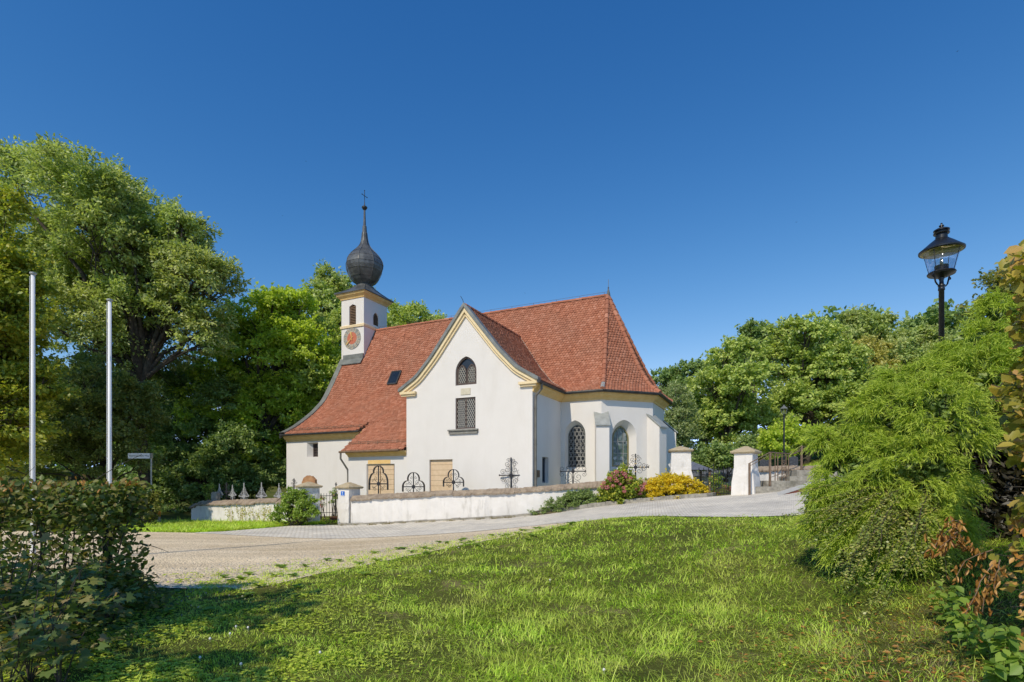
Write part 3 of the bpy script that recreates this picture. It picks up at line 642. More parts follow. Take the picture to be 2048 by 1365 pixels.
# west verge cover, gable mouldings, verge metal
mb = MB(); ss = [r for r in PN[0] if r > 1.2]; prev = None
for r in ss + [6.62]:
    z = float(np.interp(r, *PN)); q = [C(UW - 0.12, VR - r, z - 0.25), C(UW - 0.12, VR - r, z + 0.13), C(UW + 0.30, VR - r, z + 0.13), C(UW + 0.30, VR - r, z - 0.02)]
    if prev is not None:
        for i in range(3): mb.poly([prev[i], prev[i + 1], q[i + 1], q[i]])
    prev = q
mb.build('verge', M['zinc'], roof, fix=False)
def rakestrip(mb, lo, hi, out0, out1, S=3.97):
    sm = np.linspace(-S, S, 61); prev = None
    for s in sm:
        g = (zt_(s + 0.02) - zt_(s - 0.02)) / 0.04 if abs(s) > 0.03 else 0.0
        nn = np.array([-g, 1.0]); nn /= np.linalg.norm(nn)
        if abs(s) < 0.03: nn = np.array([0, 1.28])
        P = lambda o, out: C(UM + s + nn[0] * o, -out, zt_(s) + nn[1] * o)
        q = [P(lo, out0), P(lo, out1), P(hi, out1), P(hi, out0)]
        if prev is not None:
            for i in range(4): mb.poly([prev[i], prev[(i + 1) % 4], q[(i + 1) % 4], q[i]])
        else: mb.poly(q)
        prev = q
    mb.poly(prev)
mb = MB(); rakestrip(mb, -0.315, -0.20, -0.01, 0.09, 3.93); rakestrip(mb, -0.202, -0.05, -0.01, 0.17, 3.97)
for ua, ub in ((-0.30, 0.66), (6.58, 7.50)):
    mb.box(C((ua + ub) / 2, -0.09, 4.80), D((ub - ua) / 2, 0), D(0, 0.11), (0, 0, 0.06)); mb.box(C((ua + ub) / 2, -0.055, 4.69), D((ub - ua) / 2 - 0.05, 0), D(0, 0.07), (0, 0, 0.05))
mb.build('gable_moulding', M['cream'], church)
mb = MB(); rakestrip(mb, -0.048, 0.10, -0.16, 0.25, 3.99); mb.build('verge', M['zinc'], roof)

# cornices and gutters
def corn(zt, k=1.0): return [(0.0, zt - 0.40 * k), (0.05, zt - 0.40 * k), (0.07, zt - 0.30 * k), (0.24, zt - 0.16 * k), (0.30, zt - 0.03), (0.0, zt - 0.03)]
def gut(o, z, r=0.075): return [(o + r * math.cos(a), z + r * math.sin(a)) for a in np.linspace(0, 2 * PI, 9)[:-1]]
path_c = [(TW, 0.0), (TW, VC), A1, A2, A3, A4]
mb = MB(); sweep(mb, path_c, corn(4.80)); mb.build('cornice', M['ochre'], church)
mb = MB(); sweep(mb, [(TW, -0.25)] + path_c[1:], gut(0.40, 4.81)); mb.build('gutter', M['gutter'], church)
mb = MB(); sweep(mb, [(UW, VN), (UA, VN)], corn(3.10)); mb.build('cornice', M['ochre'], church)
mb = MB(); sweep(mb, [(UW - 0.1, VN), (UA - 0.1, VN)], gut(0.42, 3.10, 0.06)); mb.build('gutter', M['gutter'], church)
mb = MB(); sweep(mb, [(UA, VA), (-0.003, VA)], corn(1.84, 0.75)); mb.build('cornice', M['ochre'], church)
mb = MB(); sweep(mb, [(UA - 0.3, VA), (-0.3, VA)], gut(0.41, 1.82, 0.06)); mb.build('gutter', M['wood'], church)
# downpipes
mb = MB(); mb.tube([C(TW + 0.40, 0.15, 4.75), C(TW + 0.40, 0.15, 4.52), C(TW + 0.12, 0.15, 4.22), C(TW + 0.10, 0.15, 3.9), C(TW + 0.10, 0.15, -1.4)], 0.06, 8)
for z in (3.6, 1.9, 0.3): mb.tube([C(TW + 0.10, 0.15, z - 0.03), C(TW + 0.10, 0.15, z + 0.03)], 0.072, 8)
mb.build('downpipe', M['pipe'], church, smooth=False)
mb = MB(); mb.tube([C(UA - 0.22, VA - 0.38, 1.80), C(UA - 0.24, VA - 0.36, 1.45), C(UA - 0.12, VA - 0.12, 1.05), C(UA - 0.08, VA + 0.02, 0.85), C(UA - 0.08, VA + 0.05, 0.6), C(UA - 0.08, VA + 0.05, -1.7)], 0.055, 8); mb.build('downpipe', M['pipe'], church)

# windows and doors
def window(name, fc, poly, out, frame_w, frame_mat, glass_mat, lat=None, lat_mat=None, split=False, bars=()):
    mb = MB(); inn = band(mb, fc, poly, frame_w, out, 0.05)
    P = np.array(poly); cx = (P[:, 0].min() + P[:, 0].max()) / 2
    if split:
        zb, ztp = P[:, 1].min(), P[:, 1].max()
        mb.box(fc.pt(cx, (zb + ztp) / 2 - 0.02, out + 0.025), fc.e() * frame_w * 0.45, fc.o() * 0.024, (0, 0, (ztp - zb) / 2 - 0.03))
    fr = mb.build(name, frame_mat, church)
    g = MB(); g.poly([fc.pt(*q, out + 0.006) for q in poly]); g.build('glass', glass_mat, fr, fix=False)
    if lat:
        l = MB(); lattice(l, fc, inn, lat, out + 0.022, bars[0] if bars else 0.013, 0.01); l.build('lattice', lat_mat, fr)
    return fr, inn
dia = [(0.55, 1, 0.105), (-0.55, 1, 0.105)]
w1, _ = window('window', gable, hw1, -0.10, 0.075, M['winframe'], M['glass'], dia, M['lead'], True)
mb = MB(); sx0, sz0 = gable.px(898, 865); sx1, sz1 = gable.px(957, 858)
mb.box(gable.pt((sx0 + sx1) / 2, sz1 - 0.03, 0.06), gable.e() * (sx1 - sx0) / 2, gable.o() * 0.10, (0, 0, 0.035)); mb.box(gable.pt((sx0 + sx1) / 2, sz1 - 0.14, 0.035), gable.e() * ((sx1 - sx0) / 2 - 0.03), gable.o() * 0.06, (0, 0, 0.075)); mb.build('sill', M['stonesill'], w1)
# upper window: two lancets under a dark pointed head
mb = MB(); out = -0.155; band(mb, gable, hw2, 0.07, out, 0.10); cxm = (xa + xb) / 2
hl = (xb - xa) / 2 - 0.06
wl_, wr_ = arch(xa + 0.06, cxm - 0.01, za + 0.07, zb - 0.05, zb + 0.40, 6), arch(cxm + 0.01, xb - 0.06, za + 0.07, zb - 0.05, zb + 0.40, 6)
for w in (wl_, wr_): band(mb, gable, w, 0.055, out + 0.005, 0.07)
fr2 = mb.build('window', M['winframe'], church)
g = MB(); g.poly([gable.pt(*q, out + 0.006) for q in hw2]); g.build('glass', M['glass'], fr2, fix=False)
l = MB()
for w in (wl_, wr_): lattice(l, gable, inset(w, 0.05), dia, out + 0.03, 0.013, 0.01); band(l, gable, inset(w, 0.05), 0.02, out + 0.03, 0.015)
l.build('lattice', M['lead'], fr2)
mb = MB(); ax0, az1 = gable.px(922, 778); ax1, az0 = gable.px(941, 789); mb.box(gable.pt((ax0 + ax1) / 2, (az0 + az1) / 2, 0.01), gable.e() * (ax1 - ax0) / 2, gable.o() * 0.02, (0, 0, (az1 - az0) / 2)); mb.build('plaque', pm('sandstone_plaque', (0.56, 0.50, 0.36), (0.64, 0.58, 0.44), 0.9, 12, bump=0.4), church)
def boarded(name, fc, x0, x1, z0, z1, out, split):
    mb = MB(); h = 0.27; n = int((z1 - z0) / h) + 1
    for i in range(n):
        t = z1 - i * h; b = max(z0, t - h + 0.012)
        mb.box(fc.pt((x0 + x1) / 2, (t + b) / 2, out - 0.03), fc.e() * ((x1 - x0) / 2), fc.o() * 0.03, (0, 0, (t - b) / 2))
    d = mb.build(name, M['larch'], church); mb = MB()
    mb.box(fc.pt((x0 + x1) / 2, (z0 + z1) / 2, out - 0.05), fc.e() * ((x1 - x0) / 2), fc.o() * 0.02, (0, 0, (z1 - z0) / 2))
    if split: mb.box(fc.pt((x0 + x1) / 2 - 0.02, (z0 + z1) / 2, out + 0.004), fc.e() * 0.018, fc.o() * 0.012, (0, 0, (z1 - z0) / 2 - 0.01))
    mb.build('board_joints', M['larchgap'], d); return d
boarded('door', gable, xs0, xs1, -1.55, zs1, -0.12, False)
boarded('door', an, d0 + 0.05, d1 - 0.12, -1.75, dz1 - 0.04, -0.09, True)
mb = MB(); lx0, lz1 = an.px(736, 920.5); lx1, lz0 = an.px(781, 928); mb.box(an.pt((lx0 + lx1) / 2, (lz0 + lz1) / 2, 0.003), an.e() * (lx1 - lx0) / 2, an.o() * 0.008, (0, 0, (lz1 - lz0) / 2 - 0.012)); mb.build('lintel', M['ochre'], church)
window('window', nv, hni, -0.34, 0.05, M['winframe'], M['glass'], [(1, 0, 0.16), (0, 1, 0.13)], M['winframe'])
window('window', tr, hb, -0.24, 0.07, pm('blue_grey_frame', (0.13, 0.14, 0.16), None, 0.6), M['glass'], None)
mb = MB(); mx, mz = tr.px(1072.5, 948); mb.box(tr.pt(mx, mz, 0.06), tr.e() * 0.17, tr.o() * 0.06, (0, 0, 0.17)); mb.build('notice_box', M['wood'], church)
window('window', c1, ch1i, -0.335, 0.035, M['zinc'], M['glass'], [(1, 0, 0.22), (0.5, 0.866, 0.19), (-0.5, 0.866, 0.19), (0, 1, 0.38)], M['lead2'], bars=(0.009,))
window('window', c2, ch2i, -0.395, 0.06, pm('gold_olive_frame', (0.28, 0.24, 0.11), None, 0.6), M['stained'], [(1, 0, 0.62), (0, 1, 0.34)], M['lead2'], bars=(0.012,))
window('window', c3, inset(h3, 0.15), -0.34, 0.05, M['zinc'], M['glass'], dia, M['lead2'])
# skylight on the nave roof
def roof_hit(px, py, prof):
    best = None
    for r in np.linspace(prof[0][0], prof[0][-1], 400):
        s, z = solve_plane(px, py, (0, VR - r), (1, 0)); e = abs(z - np.interp(r, *prof))
        if best is None or e < best[0]: best = (e, s, r)
    return best[1], best[2]
su, sr = roof_hit(790, 757, PN); zc_ = float(np.interp(sr, *PN)); g_ = (np.interp(sr + 0.05, *PN) - np.interp(sr - 0.05, *PN)) / 0.1
T_ = nrm(np.array([*D(0, -1)[:2], g_])); N_ = nrm(np.cross(D(1, 0), T_)); N_ = N_ if N_[2] > 0 else -N_; X_ = D(1, 0); c_ = C(su, VR - sr, zc_) + N_ * 0.06
mb = MB(); hx, hy = 0.36, 0.52
for a, b, ea, eb in ((-hx, 0, 0.045, hy), (hx, 0, 0.045, hy), (0, -hy, hx, 0.045), (0, hy, hx, 0.045)): mb.box(c_ + X_ * a + T_ * b, X_ * ea, T_ * eb, N_ * 0.07)
sk = mb.build('skylight', M['gutter'], church); mb = MB(); mb.box(c_, X_ * (hx - 0.04), T_ * (hy - 0.04), N_ * 0.05); mb.build('glass', M['glass'], sk)
for px, py, prof in ((808, 670, PN), (1117, 622, PC)):
    u_, r_ = roof_hit(px, py, prof); mb = MB(); z_ = float(np.interp(r_, *prof)); mb.box(C(u_, VR - r_ - 0.03, z_ + 0.03), D(0.12, 0), D(0, 0.13) + np.array([0, 0, 0.12]), (0, 0, 0.05)); mb.build('roof_vent', M['tile'], roof)
# finials
mb = MB(); p = C(UH + 0.05, VR, ZR); mb.lathe([(0.13, -0.05), (0.10, 0.12), (0.03, 0.42), (0.05, 0.46), (0.02, 0.52)], p, 10); mb.tube([p + (0, 0, 0.5), p + (0, 0, 0.95)], 0.014, 5); mb.build('finial', M['copper'], roof)
mb = MB(); p = C(UM, -0.2, ZT); mb.tube([p, p + (-0.05, 0, 0.25), p + (-0.16, 0, 0.45)], 0.014, 5); mb.build('lightning_rod', M['iron'], roof)
mb = MB()
for i in range(12): mb.tube([C(-8.0 + i * 1.5, VR, ZR + 0.1), C(-8.0 + i * 1.5, VR, ZR + 0.24)], 0.012, 4)
mb.tube([C(-8.2, VR, ZR + 0.24), C(UH, VR, ZR + 0.24)], 0.008, 4); mb.build('lightning_wire', M['rust'], roof)

# tower
TU0, TU1, TV0, TV1 = UW, -8.34, 6.40, 8.92
tf = Facet((TU0, TV0), (1, 0)); ts = Facet((TU1, TV0), (0, 1)); TWID = TU1 - TU0; TDEP = TV1 - TV0
l0, lz1_ = tf.px(698.5, 610); l1, lz0_ = tf.px(712, 649); lo1 = rect(l0, l1, lz0_, lz1_ - 0.18)[:2] + [(l1, lz1_ - 0.14), ((l0 + l1) / 2, lz1_), (l0, lz1_ - 0.14)]
k0, kz1 = ts.px(746.5, 624); k1, kz0 = ts.px(757, 654); lo2 = arch(k0, k1, kz0, kz1 - 0.4, kz1, 5)
mb = MB(); wall_face(mb, tf, [(0, 6.0), (TWID, 6.0), (TWID, 13.4), (0, 13.4)], [(lo1, lo1, 0.15)]); wall_face(mb, ts, [(0, 6.0), (TDEP, 6.0), (TDEP, 13.4), (0, 13.4)], [(lo2, lo2, 0.15)])
wall_face(mb, Facet((TU1, TV1), (-1, 0)), rect(0, TWID, 6, 13.4)); wall_face(mb, Facet((TU0, TV1), (0, -1)), rect(0, TDEP, BELOW, 13.4))
tower = mb.build('tower', M['plaster'], church, fix=False)
for fc, po in ((tf, lo1), (ts, lo2)):
    mb = MB(); P = np.array(po); xl, xr, zl, zh = P[:, 0].min(), P[:, 0].max(), P[:, 1].min(), P[:, 1].max(); band(mb, fc, po, 0.05, -0.14, 0.06); n = 12
    for i in range(n):
        z = zl + (zh - zl - 0.1) * (i + 0.5) / n; mb.box(fc.pt((xl + xr) / 2, z, -0.10), fc.e() * (xr - xl) / 2, fc.o() * 0.05 + np.array([0, 0, -0.05]), np.array([0, 0, 0.010]))
    mb.build('louvre', M['wood'], tower)
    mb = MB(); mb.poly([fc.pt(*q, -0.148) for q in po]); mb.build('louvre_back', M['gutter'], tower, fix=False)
rectT = [(TU0, TV0), (TU1, TV0), (TU1, TV1), (TU0, TV1)]
_, zbelt = tf.px(681, 657)
mb = MB(); sweep(mb, rectT, [(0, zbelt - 0.09), (0.07, zbelt - 0.09), (0.09, zbelt + 0.06), (0, zbelt + 0.12)], closed=True); mb.build('belt_course', M['cream'], tower)
mb = MB(); sweep(mb, rectT, [(0, 13.12), (0.05, 13.12), (0.08, 13.2), (0.24, 13.36), (0.30, 13.50), (0, 13.50)], closed=True); mb.build('cornice', M['ochre'], tower)
mb = MB(); rT = (VR - TV0); zf = float(np.interp(rT, *PN)); mb.box(C((TU0 + TU1) / 2 + 0.12, TV0 - 0.06, zf + 0.12), D(TWID / 2 - 0.12, 0), D(0, 0.06), (0, 0, 0.24)); mb.box(C((TU0 + TU1) / 2 + 0.12, TV0 - 0.22, zf - 0.14), D(TWID / 2 - 0.12, 0), D(0, 0.14) + np.array([0, 0, 0.20]), (0, 0, 0.03)); mb.build('flashing', M['zinc'], tower)
mb = MB()
q = [(TV0 - 0.05 + i * 0.13, float(np.interp(max(0, VR - (TV0 - 0.05 + i * 0.13)), *PN))) for i in range(11)]
for (va, zA), (vb, zB) in zip(q[:-1], q[1:]): mb.poly([C(TU1 + 0.02, va, zA - 0.05), C(TU1 + 0.02, vb, zB - 0.05), C(TU1 + 0.02, vb, zB + 0.14), C(TU1 + 0.02, va, zA + 0.14)])
mb.build('flashing', M['zinc'], tower, fix=False)
# tower roof skirt, onion dome, cross
tc = np.array([(TU0 + TU1) / 2, (TV0 + TV1) / 2]); hu, hv = TWID / 2 + 0.36, TDEP / 2 + 0.36
mb = MB(); lev = [(1.0, 13.50, 0.0), (1.0, 13.56, 0.0), (0.80, 13.74, 0.05), (0.62, 13.98, 0.25), (0.48, 14.22, 0.6), (0.40, 14.42, 0.95)]; NN = 32; n0 = len(mb.v)
for sc_, z, m_ in lev:
    for k in range(NN):
        a = 2 * PI * (k + 0.0) / NN; sq = 1 / max(abs(math.cos(a)), abs(math.sin(a))); rr_ = (1 - m_) * sq + m_ * 1.0; hh = (hu * (1 - m_) + 1.35 * m_, hv * (1 - m_) + 1.35 * m_)
        mb.v.append(tuple(C(tc[0] + hh[0] * sc_ * rr_ * math.cos(a), tc[1] + hh[1] * sc_ * rr_ * math.sin(a), z)))
for i in range(len(lev) - 1):
    for k in range(NN): a = n0 + i * NN + k; b = n0 + i * NN + (k + 1) % NN; mb.f.append([a, b, b + NN, a + NN])
mb.f.append([n0 + k for k in range(NN)][::-1]); mb.f.append([n0 + 5 * NN + k for k in range(NN)])
for k in (4, 12, 20, 28):
    mb.tube([np.array(mb.v[n0 + i * NN + k]) + (0, 0, 0.01) for i in range(1, 6)], 0.03, 5)
mb.build('tower_roof', M['copper'], church)
S_PX = 39.6 / 1100
prof_px = [(14.5, 572), (13.5, 568), (17, 565), (23, 561), (28, 555), (31.5, 549), (35, 542), (37.3, 535), (38, 529), (36.6, 522), (33.5, 516), (29, 509.5), (24.5, 504.5), (18.5, 498.5), (13.5, 493), (10.2, 488), (7.6, 481), (6.0, 472), (4.9, 462), (4.2, 449), (2.9, 447.5), (2.3, 432), (1.9, 416)]
cO = C(tc[0], tc[1], 0); prof_m = [(r * S_PX, (HY - y) * S_PX) for r, y in prof_px]
mb = MB(); nO = 8; nsub = 3; base = len(mb.v); rot = math.atan2(AY, AX) + PI / 8
def gore(r, k): # octagonal gores bulging slightly
    a = 2 * PI * k / (nO * nsub) + rot; f = (k % nsub) / nsub; bul = 1 - (0 if k % nsub == 0 else 0.045)
    return a, r * bul
for r, z in prof_m:
    for k in range(nO * nsub): a, q_ = gore(r, k); mb.v.append((cO[0] + q_ * math.cos(a), cO[1] + q_ * math.sin(a), cO[2] + z))
NK = nO * nsub
for i in range(len(prof_m) - 1):
    for k in range(NK): a = base + i * NK + k; b = base + i * NK + (k + 1) % NK; mb.f.append([a, b, b + NK, a + NK])
mb.f.append([base + k for k in range(NK)][::-1]); mb.f.append([base + (len(prof_m) - 1) * NK + k for k in range(NK)])
dome = mb.build('onion_dome', M['copper'], church)
mb = MB()
for k in range(nO):
    a = 2 * PI * k / nO + rot; mb.tube([(cO[0] + (r + 0.008) * math.cos(a), cO[1] + (r + 0.008) * math.sin(a), cO[2] + z) for r, z in prof_m[1:19]], 0.022, 5)
for j, (r, z) in enumerate(prof_m):
    if j in (4, 6, 8, 10, 12):
        pts = []
        for k in range(NK + 1): a, q_ = gore(r + 0.006, k % NK); pts.append((cO[0] + q_ * math.cos(a), cO[1] + q_ * math.sin(a), cO[2] + z))
        mb.tube(pts, 0.013, 4, cap=False)
mb.build('seams', M['copper'], dome)
mb = MB(); zb_ = (HY - 411) * S_PX; mb.lathe([(0.03, -0.2), (0.12, -0.15), (0.19, -0.04), (0.21, 0.02), (0.15, 0.09), (0.06, 0.13), (0.03, 0.17)], cO + (0, 0, zb_), 16); mb.build('ball', M['gutter'], dome, smooth=True)
mb = MB(); pz = cO + (0, 0, zb_); mb.tube([pz + (0, 0, 0.1), pz + (0, 0, 0.35)], 0.035, 6); mb.tube([pz + (0, 0, 0.3), pz + (0, 0, 1.26)], 0.022, 5); dv = D(0, 1) * 0.27
mb.tube([pz - dv + (0, 0, 0.86), pz + dv + (0, 0, 0.86)], 0.022, 5)
for q_ in (pz - dv + (0, 0, 0.86), pz + dv + (0, 0, 0.86), pz + (0, 0, 1.24)): mb.lathe([(0.0, -0.05), (0.045, 0), (0.0, 0.05)], q_, 8)
mb.build('cross', M['gutter'], dome)

# clock
ccx, ccz = tf.px(704.5, 677); R = 0.77
cp = lambda r, a, out: tf.pt(ccx + r * math.sin(a), ccz + r * math.cos(a), out)
def disc(mb, r0, r1, out, a0=0, a1=2 * PI, n=48):
    for i in range(n):
        p, q_ = a0 + (a1 - a0) * i / n, a0 + (a1 - a0) * (i + 1) / n
        mb.poly([cp(r0, p, out), cp(r1, p, out), cp(r1, q_, out), cp(r0, q_, out)] if r0 > 0 else [cp(0, 0, out), cp(r1, p, out), cp(r1, q_, out)])
mb = MB(); disc(mb, 0.42, R, 0.03); [mb.poly([cp(R, 2 * PI * i / 48, 0), cp(R, 2 * PI * (i + 1) / 48, 0), cp(R, 2 * PI * (i + 1) / 48, 0.03), cp(R, 2 * PI * i / 48, 0.03)]) for i in range(48)]
clock = mb.build('clock', pm('clock_ring_grey', (0.22, 0.225, 0.20), (0.28, 0.28, 0.25), 0.7, 5), church, fix=False)
mb = MB(); disc(mb, 0, 0.43, 0.036); mb.build('dial', pm('clock_red', (0.50, 0.15, 0.085), (0.56, 0.18, 0.1), 0.7, 5), clock, fix=False)
NUM = {0: 'XII', 1: 'I', 2: 'II', 3: 'III', 4: 'IIII', 5: 'V', 6: 'VI', 7: 'VII', 8: 'VIII', 9: 'IX', 10: 'X', 11: 'XI'}
MN = pm('clock_umber', (0.10, 0.08, 0.05), None, 0.7); mbp = MB()
def radial(mb, h, x0, y0, x1, y1, w, out):
    a = 2 * PI * h / 12; f = lambda x, y: tf.pt(ccx + x * math.cos(a) + y * math.sin(a), ccz - x * math.sin(a) + y * math.cos(a), out)
    dx, dy = x1 - x0, y1 - y0; L = math.hypot(dx, dy); px_, py_ = -dy / L * w, dx / L * w
    mb.poly([f(x0 + px_, y0 + py_), f(x1 + px_, y1 + py_), f(x1 - px_, y1 - py_), f(x0 - px_, y0 - py_)])
for h, s in NUM.items():
    wds = {'I': 0.05, 'V': 0.10, 'X': 0.10}; tot = sum(wds[c] for c in s); x = -tot / 2
    radial(mbp, h, 0, 0.45, 0, 0.745, tot / 2 + 0.025, 0.033)
    mbn = MB()
    for c in s:
        w_ = wds[c]; xm = x + w_ / 2
        if c == 'I': radial(mbn, h, xm, 0.49, xm, 0.71, 0.011, 0.037)
        if c == 'V': radial(mbn, h, xm - 0.035, 0.71, xm, 0.49, 0.011, 0.037); radial(mbn, h, xm + 0.035, 0.71, xm, 0.49, 0.011, 0.0374)
        if c == 'X': radial(mbn, h, xm - 0.035, 0.71, xm + 0.035, 0.49, 0.011, 0.037); radial(mbn, h, xm + 0.035, 0.71, xm - 0.035, 0.49, 0.011, 0.0374)
        x += w_
    mbn.build('numeral', MN, clock, fix=False)
mbp.build('numeral_fields', pm('clock_ivory', (0.56, 0.49, 0.37), None, 0.7), clock, fix=False)
for ang, Lh, w_ in ((2 * PI * (11.63 / 12), 0.50, 0.045), (2 * PI * 38 / 60, 0.70, 0.032)):
    mb = MB(); f = lambda t, s_: tf.pt(ccx + t * math.sin(ang) + s_ * math.cos(ang), ccz + t * math.cos(ang) - s_ * math.sin(ang), 0.065 if Lh < 0.6 else 0.085)
    mb.prism([f(-0.16, -w_ * 0.6), f(-0.16, w_ * 0.6), f(0, w_ * 0.5), f(Lh * 0.6, w_), f(Lh * 0.72, w_ * 1.6), f(Lh, 0), f(Lh * 0.72, -w_ * 1.6), f(Lh * 0.6, -w_), f(0, -w_ * 0.5)], tf.o() * 0.012); mb.build('hand', M['gold'], clock)
# ------------------------------------------------------------------ churchyard walls, pillars, gates
def yard_wall(name, label, pts, mat, seed, end=False):
    """pts: (column, row of the coping ridge, distance); limewashed wall under an uneven pitched coping"""
    rg = rng_(seed); P = np.array([at(*p) for p in pts]); root = thing(name, label, 'wall', (P[0][0], P[0][1], gz(P[0][0], P[0][1])))
    n = 90; Q = resample(P, n); d = nrm(np.gradient(Q[:, :2], axis=0)); nn = np.stack([d[:, 1], -d[:, 0]], -1)     # toward the camera
    mb = MB(); w = 0.19; rows = []
    for i in range(n):
        g = gz(Q[i, 0], Q[i, 1]) - 0.35; j = rg.normal(0, 0.008); row = []
        for o in (w + 0.05 + j, w + j, ): row.append((*(Q[i, :2] + nn[i] * o), g if o > w + 0.02 else Q[i, 2] - 0.2))
        row.append((*(Q[i, :2] - nn[i] * w), Q[i, 2] - 0.2)); row.append((*(Q[i, :2] - nn[i] * w), g)); rows.append(row)
    for a, b in zip(rows[:-1], rows[1:]):
        for k in range(3): mb.poly([a[k], b[k], b[k + 1], a[k + 1]])
    mb.poly(rows[0]); mb.poly(rows[-1][::-1]); mb.build('wall_body', mat, root, fix=False)
    mb = MB(); i = 0; lift = 0
    while i < n - 1:
        m = int(rg.integers(6, 11)); k = min(n - 1, i + m); lift = rg.normal(0, 0.02); prev = None; ov0 = 0.10 + rg.normal(0, 0.015); dr0 = 0.25 + rg.normal(0, 0.02)
        for j in range(i, k + 1):
            for sub in (0.0, 0.5):
                if j == k and sub > 0: continue
                jj = j + sub; p = np.array([np.interp(jj, range(n), Q[:, c]) for c in range(3)]); v = nn[j]; ov = w + ov0 + rg.normal(0, 0.014); dr = dr0 + rg.normal(0, 0.014); top = lift + rg.normal(0, 0.008)
                q = [(*(p[:2] + v * ov), p[2] - dr + lift), (*(p[:2] + v * (ov + 0.005)), p[2] - dr + 0.06 + lift), (*(p[:2] + v * 0.03), p[2] + top), (*(p[:2] - v * 0.03), p[2] + top), (*(p[:2] - v * ov), p[2] - dr + 0.06 + lift), (*(p[:2] - v * ov), p[2] - dr + lift)]
                if prev is not None:
                    for c in range(6): mb.poly([prev[c], q[c], q[(c + 1) % 6], prev[(c + 1) % 6]])
                else: mb.poly(q)
                prev = q
        mb.poly(prev[::-1]); i = k
    mb.build('coping', M['coping'], root, fix=False); return root
yard_wall('churchyard_wall', 'long low whitewashed churchyard wall with brown coping right of the blue number sign', [(706, 991, 26.0), (754, 988, 25.8), (807, 986, 25.6), (860, 983, 25.4), (907, 981, 25.3), (967, 978, 25.1), (1020, 977, 25.0), (1090, 972, 24.8), (1199, 963, 24.7), (1300, 957, 24.8), (1346, 951, 25.0)], M['wallplaster'], 31)
yard_wall('churchyard_wall', 'short churchyard wall with tree shade and silver grave crosses showing above it', [(604, 996, 26.5), (572, 997, 27.0), (492, 999, 28.4), (418, 1001, 29.6), (390, 1007, 31.2)], M['wallplaster'], 32)

def pillar(label, px, Y, rz, w, y_base, y_cap, y_apex, mat, flare=0.0, over=0.10):
    p = at(px, y_base, Y); zb = p[2]; zc = at(px, y_cap, Y)[2]; za = at(px, y_apex, Y)[2]
    root = thing('gate_pillar', label, 'pillar', p, rz, 'gate pillars of the churchyard')
    mb = MB(); lev = [(-0.4, w / 2 + flare), (0.0, w / 2 + flare), ((zc - zb) * 0.30, w / 2 + flare * 0.9), ((zc - zb) * 0.45, w / 2 + flare * 0.55), ((zc - zb) * 0.58, w / 2 + flare * 0.12), ((zc - zb) * 0.66, w / 2), (zc - zb, w / 2 - 0.01)]
    rg = rng_(int(px)); n0 = len(mb.v); k = 12
    ring = [(-1, -1), (-0.33, -1), (0.33, -1), (1, -1), (1, -0.33), (1, 0.33), (1, 1), (0.33, 1), (-0.33, 1), (-1, 1), (-1, 0.33), (-1, -0.33)]
    for z, h in lev:
        for x, y in ring: mb.v.append((x * h + rg.normal(0, 0.008), y * h + rg.normal(0, 0.008), z))
    for i in range(len(lev) - 1):
        for j in range(k): a = n0 + i * k + j; b = n0 + i * k + (j + 1) % k; mb.f.append([a, b, b + k, a + k])
    mb.f.append([n0 + (len(lev) - 1) * k + j for j in range(k)]); mb.build('pillar_shaft', mat, root, local=True)
    h = w / 2 + over; z0 = zc - zb; mb = MB(); n0 = 0
    mb.v = [(-h + 0.04, -h + 0.04, z0 - 0.02), (h - 0.04, -h + 0.04, z0 - 0.02), (h - 0.04, h - 0.04, z0 - 0.02), (-h + 0.04, h - 0.04, z0 - 0.02), (-h, -h, z0 + 0.03), (h, -h, z0 + 0.03), (h, h, z0 + 0.03), (-h, h, z0 + 0.03), (-h, -h, z0 + 0.07), (h, -h, z0 + 0.07), (h, h, z0 + 0.07), (-h, h, z0 + 0.07), (-0.06, -0.06, za - zb), (0.06, -0.06, za - zb), (0.06, 0.06, za - zb), (-0.06, 0.06, za - zb)]
    mb.f = [[3, 2, 1, 0], [12, 13, 14, 15]] + [[i + j * 4, (i + 1) % 4 + j * 4, (i + 1) % 4 + 4 + j * 4, i + 4 + j * 4] for j in range(3) for i in range(4)]
    mb.build('pillar_cap', M['cap'], root, local=True); return root
RZ = math.radians(-25.5)
pillar('blotched grey gate pillar with a red brown headstone rising behind its cap', 618, 26.3, math.radians(-48), 0.76, 1049, 975, 964, M['oldplaster'])
p2 = pillar('white gate pillar carrying the blue house number sign', 698.5, 26.3, math.radians(-31), 0.74, 1050, 977, 965, M['wallplaster'])
pillar('white flared gate pillar behind the golden yellow shrub', 1361, 25.2, math.radians(-14), 0.86, 995, 904, 893, M['wallplaster'], 0.14, 0.11)
pillar('white flared gate pillar standing beside the stone steps', 1492, 22.8, math.radians(-40), 0.74, 989, 907, 893, M['wallplaster'], 0.075, 0.12)
